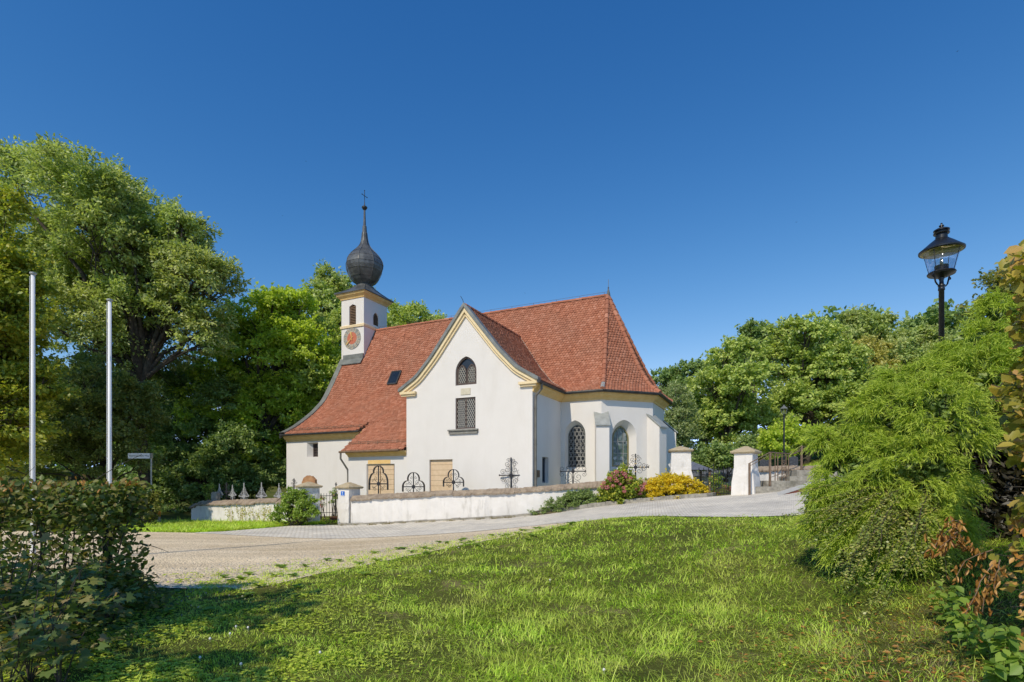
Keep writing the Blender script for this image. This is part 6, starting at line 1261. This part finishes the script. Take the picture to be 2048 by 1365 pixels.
def saplings():
    rg = rng_(210)
    spots = [(20, 5.6, 1.0), (90, 5.2, 0.9), (150, 5.9, 0.9), (175, 6.3, 0.85), (60, 4.7, 0.7), (-40, 5.3, 1.1), (222, 6.6, 0.6), (120, 4.6, 0.55), (10, 4.4, 0.6)]
    labs = ['maple seedling with broad pale leaves left of centre under the hedge', 'maple seedling with reddish tinted leaves low under the hedge', 'maple seedling in the middle under the hedge', 'maple seedling with one orange tinted spray below the hedge end', 'low maple seedling at the lower left', 'tall maple seedling cut by the left picture edge', 'maple seedling at the right end of the hedge foot', 'smallest maple seedling near the bottom left', 'maple seedling in the bottom left corner']
    for (px, Y, h), lab in zip(spots, labs):
        b = atg(px, Y); root = thing('maple_seedling', lab, 'seedling', b, 0, 'maple seedlings under the hedge'); mb = MB(); P, T = [], []
        for k in range(7):
            q = b + np.array([rg.normal(0, 0.22), rg.normal(0, 0.18), h * rg.uniform(0.55, 1.1)]); limb(mb, b - (0, 0, 0.05), q, 0.008, 0.004, rg, 0.05, 5, 4)
            for _ in range(9):
                t = rg.uniform(0.4, 1.0); a = rg.uniform(0, 2 * PI); r = rg.uniform(0.06, 0.20); P.append(b + (q - b) * t + np.array([r * math.cos(a), r * math.sin(a), rg.normal(0.02, 0.03)])); T.append([math.cos(a), math.sin(a), -0.25])
        P = np.array(P); T = nrm(np.array(T) + rg.normal(0, 0.2, P.shape)); N = nrm(np.array([0, -0.25, 1.0]) + rg.normal(0, 0.35, P.shape)); link('leaves', mesh_np('leaves', *leaves(P, N, T, 0.095, rg, MAPLE, 1.0, 0.35)), M['mapleleaf'], root); mb.build('stems', M['bark'], root, fix=False)
saplings()
def undergrowth(name, label, pts, n, s, mat, seed, hmax, tmpl=LEAF6):
    rg = rng_(seed); P = []
    for px, Y, r, w in pts:
        k = int(n * w); b = np.array([(px - CX) / F * Y, Y]); d = rg.normal(0, r * 0.5, (k, 2)) + b; h = hmax * rg.random(k) * np.exp(-np.sum((d - b) ** 2, 1) / (r * r)); P.append(np.c_[d, gzv(d[:, 0], d[:, 1]) + 0.02 + h])
    P = np.concatenate(P); N = nrm(np.array([0, -0.2, 1.0]) + rg.normal(0, 0.45, P.shape)); a = rg.uniform(0, 2 * PI, len(P)); T = nrm(np.stack([np.cos(a), np.sin(a), rg.normal(-0.2, 0.2, len(P))], -1))
    return tag(link(name, mesh_np(name, *leaves(P, N, T, s, rg, tmpl, 1.0, 0.4)), mat), label, 'undergrowth', kind='stuff')
undergrowth('undergrowth', 'tangled dark undergrowth at the foot of the left hedge', [(60, 6.6, 0.9, 1), (160, 7.0, 0.7, 1), (230, 7.2, 0.6, 0.8), (255, 7.5, 0.5, 0.5), (0, 5.6, 0.8, 1), (130, 5.6, 0.6, 0.8), (-60, 6, 0.9, 1)], 900, 0.07, M['hedge'], 221, 0.7)

def cypress():
    rg = rng_(301); Y = 8.3; root = thing('cypress_shrub', 'big mounded bright yellow green thread cypress in front of the lantern post', 'shrub', atg(1860, 8.3))
    lob = [(1885, 765, 65, 0.3), (1950, 700, 66, 0.4), (1815, 795, 70, 0.2), (1765, 845, 75, 0), (1870, 850, 95, -0.5), (1960, 780, 90, 0.0), (1715, 890, 55, 0), (1640, 880, 26, 0.1), (1672, 920, 40, 0), (1735, 955, 70, -0.4), (1820, 950, 85, -0.7), (1662, 985, 42, -0.4), (1640, 1015, 34, -0.4), (1750, 1040, 70, -0.7), (1835, 1050, 80, -0.8), (1880, 960, 60, -0.4), (1905, 722, 40, 0.4), (1995, 740, 90, 0.3), (1650, 1050, 40, -0.5), (1700, 1090, 50, -0.8), (1790, 1090, 60, -1.0), (1845, 752, 36, 0.2), (1780, 790, 38, 0.3), (1720, 825, 34, 0.2), (2000, 640, 60, 0.5)]
    bl = []
    for px, py, rp, dy in lob:
        c = at(px, py, Y + dy); r = rp * Y / F; nc = int(36 * (r / 0.6) ** 1.7) + 5; dc = unit(nc * 3, rg); dc = dc[(dc[:, 1] < 0.5) & (dc[:, 2] > -0.7)][:nc]; nc = len(dc)
        fan = 18; cc = c + dc * r * rg.uniform(0.72, 1.05, (nc, 1)); sz = rg.uniform(0.7, 1.35, nc).repeat(fan)
        p = cc.repeat(fan, 0) - dc.repeat(fan, 0) * 0.10 + rg.normal(0, 0.03, (nc * fan, 3)); d = dc.repeat(fan, 0); dr = nrm(d * np.array([1, 1, 0.7]) + rg.normal(0, 0.42, d.shape) + np.array([-0.18, -0.25, 0.22])); L = rg.uniform(0.14, 0.27, len(p)) * sz
        k = p[:, 2] > gzv(p[:, 0], p[:, 1]) + 0.15; p, dr, L = p[k], dr[k], L[k]; n = len(p); m = 10
        for j in range(m):
            t = (j + 0.5) / m; q = p + dr * (L * t)[:, None] + np.array([0, 0, -1.0]) * (L * t * t * 0.5)[:, None]; tan = nrm(dr + np.array([0, 0, -0.9]) * t + rg.normal(0, 0.42, (n, 3))); bl.append((q, tan))
    P = np.concatenate([b[0] for b in bl]); T = np.concatenate([b[1] for b in bl]); N = nrm(np.array([-0.2, -0.6, 0.8]) + rg.normal(0, 0.6, P.shape)); X, Yv, Z = frames(T, N); n = len(P)
    ND = ([(-0.5, 0, 0), (0.5, 0, 0), (0.42, 0.55, 0.05), (-0.42, 0.55, 0.05), (0, 1.0, -0.08)], [[0, 1, 2, 3], [3, 2, 4]])
    link('foliage', mesh_np('foliage', *inst(*ND, P, X, Yv, Z, np.stack([rg.uniform(0.007, 0.012, n), rg.uniform(0.05, 0.10, n), np.full(n, 0.06)], -1))), M['cypress'], root)
    mb = MB(); b = atg(1900, 8.4) + (0, 0, -0.1)
    for px, py, rp, dy in lob:
        c = at(px, py, Y + dy); limb(mb, b, c, 0.05, 0.015, rg, 0.05, 7, 6)
        for _ in range(8): limb(mb, c - (c - b) * rg.uniform(0, 0.4), c + unit(1, rg)[0] * rp * Y / F * 0.8, 0.012, 0.004, rg, 0.05, 5, 4)
    mb.build('stems', M['bark'], root, fix=False)
    # inner brown-green mass of shaded threads
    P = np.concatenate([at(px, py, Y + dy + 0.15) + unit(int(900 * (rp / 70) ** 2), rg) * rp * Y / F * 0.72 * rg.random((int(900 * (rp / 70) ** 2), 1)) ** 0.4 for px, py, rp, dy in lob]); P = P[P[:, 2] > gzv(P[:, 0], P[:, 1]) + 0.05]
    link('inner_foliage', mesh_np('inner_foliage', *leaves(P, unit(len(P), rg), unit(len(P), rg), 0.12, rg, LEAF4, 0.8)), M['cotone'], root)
    # brown twig filler on the right, darkened so its colour carries the hollow's shade
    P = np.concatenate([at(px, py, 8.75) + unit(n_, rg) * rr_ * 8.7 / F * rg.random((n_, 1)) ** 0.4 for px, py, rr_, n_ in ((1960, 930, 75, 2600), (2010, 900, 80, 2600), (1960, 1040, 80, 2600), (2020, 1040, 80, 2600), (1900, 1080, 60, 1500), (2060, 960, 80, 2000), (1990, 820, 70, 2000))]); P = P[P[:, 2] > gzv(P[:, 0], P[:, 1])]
    link('hollow_shade_fill', mesh_np('hollow_shade_fill', *leaves(P, unit(len(P), rg), nrm(unit(len(P), rg) + np.array([0, 0, -0.6])), 0.13, rg, LEAF4, 0.55)), M['hollowshade'], root)
    return lob
M['hollowshade'] = leafmat('dead_cypress_needles', G((0.020, 0.020, 0.010), (0.035, 0.032, 0.014), (0.06, 0.045, 0.02)), 1.0, 0.1, 0.3)  # twig brown taken very dark to stand for shade in the cypress hollow
cypress()
def arching():
    """cotoneaster: long arching stems with small leaves in two rows"""
    rg = rng_(320); root = thing('cotoneaster', 'arching small leaved cotoneaster spilling from the cypress over the lawn', 'shrub', atg(1800, 7.2)); mb = MB(); P, T, N = [], [], []
    tips = [(1580, 1025, 7.6), (1600, 1060, 7.2), (1590, 1045, 7.5), (1640, 1090, 6.9), (1620, 1075, 7.1), (1680, 1130, 6.6), (1700, 1150, 6.4), (1730, 1215, 5.9), (1757, 1180, 6.2), (1720, 1120, 6.5), (1660, 1050, 7.2), (1700, 1080, 6.9), (1750, 1130, 6.5), (1790, 1110, 6.5), (1770, 1070, 6.8), (1820, 1140, 6.4), (1860, 1120, 6.5), (1610, 1000, 7.7), (1680, 1010, 7.4), (1740, 1020, 7.2), (1850, 1060, 6.8), (1640, 1030, 7.5), (1710, 1180, 6.2), (1690, 1165, 6.4), (1880, 1160, 6.2)]
    for px, py, Y in tips:
        for rep in range(2):
            a = at(1830 + rg.normal(0, 40), 1030 + rg.normal(0, 25), 7.5); b = at(px + rg.normal(0, 14), py + rg.normal(0, 12), Y + rg.normal(0, 0.1)); n = 30; t = np.linspace(0, 1, n)[:, None]; mid = np.array([0, 0, 0.30 + rg.normal(0, 0.05)]); path = a + (b - a) * t + mid * np.sin(t * PI) ** 1.0 * (1 - 0.5 * t) + np.cumsum(rg.normal(0, 0.006, (n, 3)), 0)
            path[:, 2] = np.maximum(path[:, 2], gzv(path[:, 0], path[:, 1]) + 0.05); mb.tube(path, np.linspace(0.007, 0.002, n), 4); tg = nrm(np.gradient(path, axis=0)); side = nrm(np.cross(tg, np.array([0, 0, 1.0])))
            for k in range(6, n):
                for s_ in (-1, 1):
                    for r2 in range(3):
                        o = rg.uniform(-0.5, 0.5) / n; P.append(path[k] + (b - a) * o + side[k] * s_ * rg.uniform(0.008, 0.05) + rg.normal(0, 0.012, 3)); T.append(side[k] * s_ + tg[k] * 0.5 + rg.normal(0, 0.35, 3)); N.append(np.array([-0.1, -0.3, 1]) + rg.normal(0, 0.4, 3))
    P, T, N = np.array(P), nrm(np.array(T)), nrm(np.array(N)); mb.build('stems', M['bark'], root, fix=False); link('leaves', mesh_np('leaves', *leaves(P, N, T, 0.034, rg, LEAF4, 1.2)), M['cotone2'], root)
M['cotone2'] = leafmat('glossy_small_leaves', G((0.05, 0.075, 0.014), (0.10, 0.135, 0.022), (0.20, 0.18, 0.045)), 2.55, 0.25, 0.3, 2.0, rough=0.4, spec=0.5)
arching()
def hornbeam():
    rg = rng_(340); root = thing('hornbeam_hedge', 'sunlit yellowing hornbeam hedge cut by the right picture edge', 'hedge', atg(2110, 4.7)); mb = MB(); P, T, N = [], [], []
    n = 15000; py = rg.uniform(480, 1330, n); Y = rg.uniform(4.3, 5.2, n); edge = 2012 + 22 * np.sin(py * 0.021) + 14 * np.sin(py * 0.053 + 1) + np.where(py > 760, 10, 0) + np.where(py < 640, (640 - py) * 0.22, 0); px = edge + 190 * rg.random(n) ** 0.8 + rg.normal(0, 9, n); m_ = np.arange(n) > 6500; px = np.where(m_, rg.uniform(2150, 3300, n), px)
    k_ = rg.random(n) < np.where(py > 1060, 0.22, 1.0); px, py, Y = px[k_], py[k_], Y[k_]; n = len(px)
    P = np.stack([(px - CX) / F * Y, Y, (HY - py) / F * Y + CZ], -1); T = nrm(np.array([-0.8, -0.3, -0.25]) + rg.normal(0, 0.55, P.shape)); N = nrm(np.array([-0.3, -0.45, 0.8]) + rg.normal(0, 0.5, P.shape))
    dry = (py > 1040) & (rg.random(n) < 0.55); lv = leaves(P[~dry], N[~dry], T[~dry], 0.10, rg, LEAF6, 1.1, 0.4); link('foliage', mesh_np('foliage', *lv), M['hornyellow'], root)
    link('dry_leaves', mesh_np('dry_leaves', *leaves(P[dry], N[dry], nrm(T[dry] + np.array([0, 0, -1.0])), 0.085, rg, LEAF6, 0.8, 0.3)), M['drybrown'], root)
    for k in range(40):
        y = rg.uniform(520, 1250); q = at(1985 + rg.uniform(0, 60), y, rg.uniform(4.3, 4.9)); limb(mb, q + np.array([0.6, 0.1, -0.15]), q, 0.006, 0.002, rg, 0.05, 5, 4)
    for k in range(26): x = 4.85 + rg.uniform(0, 4.6); y = rg.uniform(4.5, 5.0); g = gz(x, y); limb(mb, (x, y, g - 0.1), (x + rg.normal(0, 0.1), y, g + 3.0), 0.018, 0.008, rg, 0.03, 7, 5)
    mb.build('stems', M['bark'], root, fix=False)
    # dry hanging shoots in front
    root = thing('dry_branch', 'withered hanging branch with curled rusty brown leaves at lower right', 'branch', at(1975, 1100, 4.6)); mb = MB(); P, T = [], []
    for (ax, ay), (bx, by) in (((1985, 1100), (1912, 1155)), ((1985, 1130), (1930, 1230)), ((1980, 1150), (1965, 1225)), ((1960, 1110), (1905, 1075)), ((1930, 1060), (1880, 1095)), ((2000, 1120), (1990, 1190)), ((1900, 1060), (1860, 1110)), ((1930, 1050), (1890, 1050))):
        a = at(ax, ay, 4.2); b = at(bx, by, 4.0); limb(mb, a, b, 0.005, 0.002, rg, 0.06, 8, 4)
        for _ in range(26): t = rg.uniform(0.2, 1); P.append(a + (b - a) * t + rg.normal(0, 0.025, 3)); T.append(np.array([0, 0, -1.0]) + rg.normal(0, 0.45, 3))
    P = np.array(P); link('curled_leaves', mesh_np('curled_leaves', *leaves(P, unit(len(P), rg), nrm(np.array(T)), 0.055, rg, CURL, 0.8, 0.4)), M['drybrown'], root); mb.build('twigs', M['wood'], root, fix=False)
hornbeam()
M['nettle'] = leafmat('nettle_leaves', G((0.045, 0.10, 0.014), (0.08, 0.155, 0.02), (0.14, 0.22, 0.03)), 2.21, 0.4, 0.3, 2)
def nettles():
    rg = rng_(360)
    for i, (px, Y, h, lab) in enumerate(((1925, 5.0, 0.42, 'broad leaved nettle standing left of the withered branch'), (1960, 4.6, 0.30, 'nettle clump below the withered branch'), (2010, 4.3, 0.34, 'nettle clump at the right edge under the hornbeam'), (1990, 3.95, 0.26, 'low nettle clump in the lower right corner'), (2040, 3.9, 0.30, 'nettle clump in the very bottom right corner'), (1900, 5.6, 0.40, 'nettle shaded by the cypress skirt'))):
        b = atg(px, Y); root = thing('nettle_plant', lab, 'nettle', b, 0, 'nettles at the lower right'); mb = MB(); P, T = [], []
        for k in range(6):
            q = b + np.array([rg.normal(0, 0.10), rg.normal(0, 0.10), h * rg.uniform(0.6, 1.1)]); limb(mb, b + np.array([*rg.normal(0, 0.05, 2), -0.03]), q, 0.005, 0.002, rg, 0.04, 5, 4)
            for j in range(6):
                for s_ in range(2): t = 0.25 + 0.75 * j / 5; a = j * 1.57 + s_ * PI + rg.normal(0, 0.3); P.append(b + (q - b) * t + 0.045 * np.array([math.cos(a), math.sin(a), 0])); T.append([math.cos(a), math.sin(a), -0.35 + rg.normal(0, 0.2)])
        P = np.array(P); link('leaves', mesh_np('leaves', *leaves(P, nrm(np.array([0, -0.2, 1]) + rg.normal(0, 0.3, P.shape)), nrm(np.array(T)), 0.085, rg, LEAF6, 1.15, 0.35)), M['nettle'], root); mb.build('stems', M['elder'], root, fix=False)
nettles()

# ------------------------------------------------------------------ grass
M['grass'] = leafmat('grass_blades', G((0.040, 0.075, 0.005), (0.075, 0.125, 0.008), (0.120, 0.172, 0.014), (0.150, 0.20, 0.02), (0.20, 0.23, 0.05)), 5.15, 0.40, 0.7, 0.9, clumpcol=(0.12, 0.125, 0.025), rough=0.5, spec=0.35, tcol=(1.2, 1.3, 0.5))
M['drygrass'] = leafmat('dry_grass', G((0.20, 0.15, 0.06), (0.32, 0.25, 0.11), (0.40, 0.33, 0.17)), 1.0, 0.3, 0.2, 1.0)
M['clover'] = leafmat('clover_leaves', G((0.07, 0.110, 0.012), (0.115, 0.165, 0.016), (0.17, 0.22, 0.025)), 4.17, 0.35, 0.3, 1.5)
BL = [([(-0.5, 0, 0), (0.5, 0, 0), (0.42, 0.45, a * 0.20), (-0.42, 0.45, a * 0.20), (0.25, 0.80, a * 0.62), (-0.25, 0.80, a * 0.62), (0, 1.0, a * 1.05)], [[0, 1, 2, 3], [3, 2, 4, 5], [5, 4, 6]]) for a in (0.35, 0.8, 1.3)]
_lo = np.array(GR_LO, float); _plo = np.array(PA_LO, float); _gup = np.array(GR_UP, float)
def lawn_edge(px):
    e = np.interp(px, _lo[:, 0], _lo[:, 1]); p = np.interp(px, _plo[:, 0], _plo[:, 1]); return np.where(px > 1225, p, e)
def noise2(x, y, s):
    return 0.5 + 0.25 * np.sin(x * s + 1.3 * np.sin(y * s * 0.7 + 2) + 0.7) * np.sin(y * s * 1.1 + 1.1 * np.sin(x * s * 0.8)) + 0.25 * np.sin(x * s * 2.3 + y * s * 1.7 + 0.5) * np.sin(y * s * 2.9 - x * s * 0.9 + 2.2)
def grass_blades(x, y, rg, hs, w0, hvar=0.45, lean=0.8):
    n = len(x); P = np.stack([x, y, gzv(x, y) - 0.004], -1); a = 2 * PI * 1.3 * noise2(x * 0.9 + 7, y * 0.9, 1.9) + rg.normal(0, 1.25, n); Y = nrm(np.stack([lean * np.cos(a) * rg.random(n), lean * np.sin(a) * rg.random(n), np.ones(n)], -1)); Zh = nrm(np.stack([np.cos(a), np.sin(a), np.zeros(n)], -1)); X, Y, Z = frames(Y, Zh); out = []
    h = hs * rg.lognormal(0, hvar, n); w = w0 * rg.uniform(0.6, 1.3, n); k = rg.integers(0, 3, n)
    for i in range(3):
        m = k == i; out.append(inst(*BL[i], P[m], X[m], Y[m], Z[m], np.stack([w[m], h[m], h[m]], -1)))
    return out
def scatter(Y0, Y1, dens, rg, px0=-200, px1=2500):
    A = (px1 - px0) / F * (Y1 ** 2 - Y0 ** 2) / 2; n = int(A * dens); Y = np.sqrt(Y0 ** 2 + (Y1 ** 2 - Y0 ** 2) * rg.random(n)); px = rg.uniform(px0, px1, n); return px, Y
def lawn():
    rg = rng_(400); parts, dry, clo = [], [], []
    for Y0, Y1, dens, w in ((3.4, 5.5, 2900, 0.0052), (5.5, 8.0, 1800, 0.0068), (8.0, 11.0, 1000, 0.009), (11.0, 17.5, 520, 0.013)):
        px, Y = scatter(Y0, Y1, dens, rg); x = (px - CX) / F * Y; d = lawn_edge(px) - Y
        nz = noise2(x, Y, 2.6); keep = np.where(px < 1200, np.clip((d - 0.2) / 2.6 + (nz - 0.5) * 2.0, 0.015, 1), np.clip(d / 0.35 + 0.2, 0, 1)); keep = keep * np.where(px < 1200, 1, 1); keep[d < -0.35] = 0
        bare = np.clip((noise2(x + 5, Y - 3, 1.15) - 0.68) * 4, 0, 0.8); bare = np.maximum(bare, np.clip((noise2(x + 1, Y, 1.9) - 0.48) * 3, 0, 0.8) * np.clip((px - 1550) / 200, 0, 1) * (Y < 6.5)); k = rg.random(len(px)) < keep * (1 - bare); x, Y, px, d = x[k], Y[k], px[k], d[k]
        tall = 0.031 + 0.026 * np.clip((px - 500) / 600, 0, 1) * (0.6 + 0.8 * noise2(x, Y, 0.9)); tall = tall * np.clip(0.45 + d / 5, 0.45, 1) * (0.55 + 0.9 * noise2(x * 1.3 + 2, Y * 1.3, 3.1)); tall = np.where(rg.random(len(x)) < 0.03, tall * 1.5, tall)
        isdry = rg.random(len(x)) < 0.05 + 0.22 * np.clip((noise2(x - 9, Y + 4, 0.8) - 0.55) * 3, 0, 1) + 0.45 * np.clip((px - 1450) / 350, 0, 1) * (Y < 6.2)
        parts += grass_blades(x[~isdry], Y[~isdry], rg, tall[~isdry], w); dry += grass_blades(x[isdry], Y[isdry], rg, tall[isdry] * 0.8, w, lean=1.2)
        # clover and broad-leaved weeds, mostly at the left
        pc = 0.30 * np.clip((900 - px) / 500, 0.05, 1) * (noise2(x + 3, Y, 1.7) > 0.5); m = rg.random(len(x)) < pc
        q = np.stack([x[m], Y[m], gzv(x[m], Y[m]) + rg.uniform(0.02, 0.06, m.sum())], -1)
        for k3 in range(3):
            a = rg.uniform(0, 2 * PI, len(q)) * 0.2 + k3 * 2.094; t = np.stack([np.cos(a), np.sin(a), 0.1 + 0 * a], -1); clo.append(leaves(q + t * 0.012, nrm(np.array([0, 0, 1.0]) + rg.normal(0, 0.3, q.shape)), t, 0.026 if Y0 < 8 else 0.04, rg, LEAF4, 1.5, 0.3))
    # strip of grass before the left wall and slope grass beyond the steps
    n = 26000; px = rg.uniform(225, 650, n); lo = np.interp(px, [225, 270, 400, 440, 520, 581, 650], [22.6, 22.4, 22.1, 22.6, 24.0, 25.3, 25.9]); hi = np.interp(px, [225, 380, 420, 600, 650], [31, 30.5, 29, 26.4, 26.0]); Y = lo + (hi - lo) * rg.random(n) ** 1.3; k = hi > lo; x = ((px - CX) / F * Y)[k]; Y = Y[k]; parts += grass_blades(x, Y, rg, 0.13, 0.022, 0.4)
    n = 26000; px = rg.uniform(1500, 1800, n); Y = rg.uniform(27, 40, n); x = (px - CX) / F * Y; parts += grass_blades(x, Y, rg, 0.16, 0.03, 0.4)
    n = 9000; px = rg.uniform(560, 1420, n); Y = rg.uniform(26.8, 30, n); x = (px - CX) / F * Y; parts += grass_blades(x, Y, rg, 0.12, 0.022, 0.4)
    # tufts breaking up the gravel edge
    nt = 1100; px = rg.uniform(380, 1160, nt); d = rg.uniform(-0.6, 2.9, nt); Y = lawn_edge(px) - d; k = rg.random(nt) < np.clip(0.25 + d / 2.5, 0.12, 1); px, Y = px[k], Y[k]; x = (px - CX) / F * Y; m = 26; rr = rg.uniform(0.05, 0.17, len(x)).repeat(m); a = rg.uniform(0, 2 * PI, len(rr)); q = rr * np.sqrt(rg.random(len(rr)))
    tx, ty = x.repeat(m) + q * np.cos(a) * 1.5, Y.repeat(m) + q * np.sin(a); g_ = rg.random(len(tx)) < 0.8; parts += grass_blades(tx[g_], ty[g_], rg, 0.05, 0.011, 0.4, 1.2); dry += grass_blades(tx[~g_], ty[~g_], rg, 0.05, 0.010, 0.4, 1.4)
    # sparse tufts in the gravel edge and at the wall foot
    n = 5000; px = rg.uniform(680, 1130, n); t = rg.random(n); Y = np.interp(px, [690, 850, 1060, 1130], [25.4, 25.1, 24.2, 23.9]) - 0.03 - 0.25 * t * t; m = noise2(px * 0.02, Y, 3) > 0.5; x = ((px - CX) / F * Y)[m]; dry += grass_blades(x, Y[m], rg, 0.07, 0.02, 0.4)
    tag(link('grass', mesh_np('grass', *merge(parts)), M['grass']), 'green meadow grass of the sunlit lawn', 'grass', kind='stuff')
    tag(link('dry_grass', mesh_np('dry_grass', *merge(dry)), M['drygrass']), 'straw coloured dry grass between the green blades', 'grass', kind='stuff')
    tag(link('clover', mesh_np('clover', *merge(clo)), M['clover']), 'clover patches in the left part of the lawn', 'clover', kind='stuff')
    # long loose blades
    px, Y = scatter(3.6, 9, 24, rg, 700, 2050); x = (px - CX) / F * Y; tag(link('long_grass', mesh_np('long_grass', *merge(grass_blades(x, Y, rg, 0.12, 0.006, 0.35, 0.9))), M['grass']), 'long loose grass blades rising above the lawn', 'grass', kind='stuff')
    # leaf litter at the lower right
    n = 2600; px = rg.uniform(1380, 2050, n); Y = rg.uniform(3.8, 6.6, n); x = (px - CX) / F * Y; k = rg.random(n) < np.clip((px - 1350) / 500, 0.1, 1) * 0.7; x, Y = x[k], Y[k]; P = np.stack([x, Y, gzv(x, Y) + rg.uniform(0.008, 0.035, len(x))], -1); a = rg.uniform(0, 2 * PI, len(x))
    tag(link('leaf_litter', mesh_np('leaf_litter', *leaves(P, nrm(np.array([0, 0, 1.0]) + rg.normal(0, 0.35, P.shape)), np.stack([np.cos(a), np.sin(a), 0 * a], -1), 0.045, rg, LEAF6, 0.7, 0.5)), M['drybrown']), 'dry brown fallen leaves in the grass at lower right', 'leaf litter', kind='stuff')
    # dandelion rosettes along the gravel edge
    px, Y = scatter(7, 16, 1.5, rg, 300, 1150); k = (lawn_edge(px) - Y > 0.5) & (lawn_edge(px) - Y < 4.0); px, Y = px[k], Y[k]; x = (px - CX) / F * Y; P, T = [], []
    for a0, b0 in zip(x, Y):
        for j in range(9): a = rg.uniform(0, 2 * PI); r = rg.uniform(0.05, 0.10); P.append((a0 + r * math.cos(a) * 0.7, b0 + r * math.sin(a) * 0.7, gz(a0, b0) + 0.05)); T.append((math.cos(a), math.sin(a), 0.35))
    P, T = np.array(P), np.array(T); tag(link('broadleaf_weeds', mesh_np('broadleaf_weeds', *leaves(P, nrm(np.array([0, 0, 1.0]) + rg.normal(0, 0.2, P.shape)), T, 0.15, rg, LEAF6, 0.8)), M['nettle']), 'broad leaved weeds scattered along the gravel edge', 'weeds', kind='stuff')
    # clover flowers and small stones
    mb = MB()
    for px_, Y_ in ((460, 6.1), (472, 6.4), (496, 6.35), (400, 5.25), (482, 5.05), (1208, 4.75), (1100, 8.5), (420, 5.9), (860, 9.5), (640, 5.4)):
        p = atg(px_, Y_); mb.lathe([(0.0, 0.03), (0.011, 0.036), (0.013, 0.046), (0.008, 0.056), (0, 0.06)], p, 8); mb.tube([p, p + (0, 0, 0.034)], 0.0015, 4)
    tag(mb.build('clover_flowers', M['petalwhite']), 'white clover heads dotted over the lawn', 'clover', kind='stuff')
    n = 2600; px = rg.uniform(240, 1150, n); d = rg.normal(0.6, 1.0, n); Y = lawn_edge(px) - d; x = (px - CX) / F * Y; P = np.stack([x, Y, gzv(x, Y) + 0.016], -1); ST = ([(-0.5, -0.4, 0), (0.5, -0.4, 0), (0.5, 0.45, 0), (-0.5, 0.4, 0), (-0.3, -0.25, 0.5), (0.3, -0.25, 0.55), (0.28, 0.25, 0.5), (-0.3, 0.22, 0.5)], [[4, 5, 6, 7], [0, 1, 5, 4], [1, 2, 6, 5], [2, 3, 7, 6], [3, 0, 4, 7]])
    a = rg.uniform(0, 2 * PI, n); Yd = np.stack([np.cos(a), np.sin(a), 0 * a], -1); X, Yv, Z = frames(Yd, np.tile([0, 0, 1.0], (n, 1))); tag(link('pebbles', mesh_np('pebbles', *inst(*ST, P, X, Yv, Z, rg.lognormal(-4.0, 0.35, n))), M['pebble']), 'pale pebbles spilling from the gravel onto the grass', 'pebbles', kind='stuff')
M['pebble'] = leafmat('pebble_stone', G((0.33, 0.29, 0.22), (0.46, 0.40, 0.31), (0.58, 0.52, 0.43)), 1.0, 0.0, 0.0)
lawn()
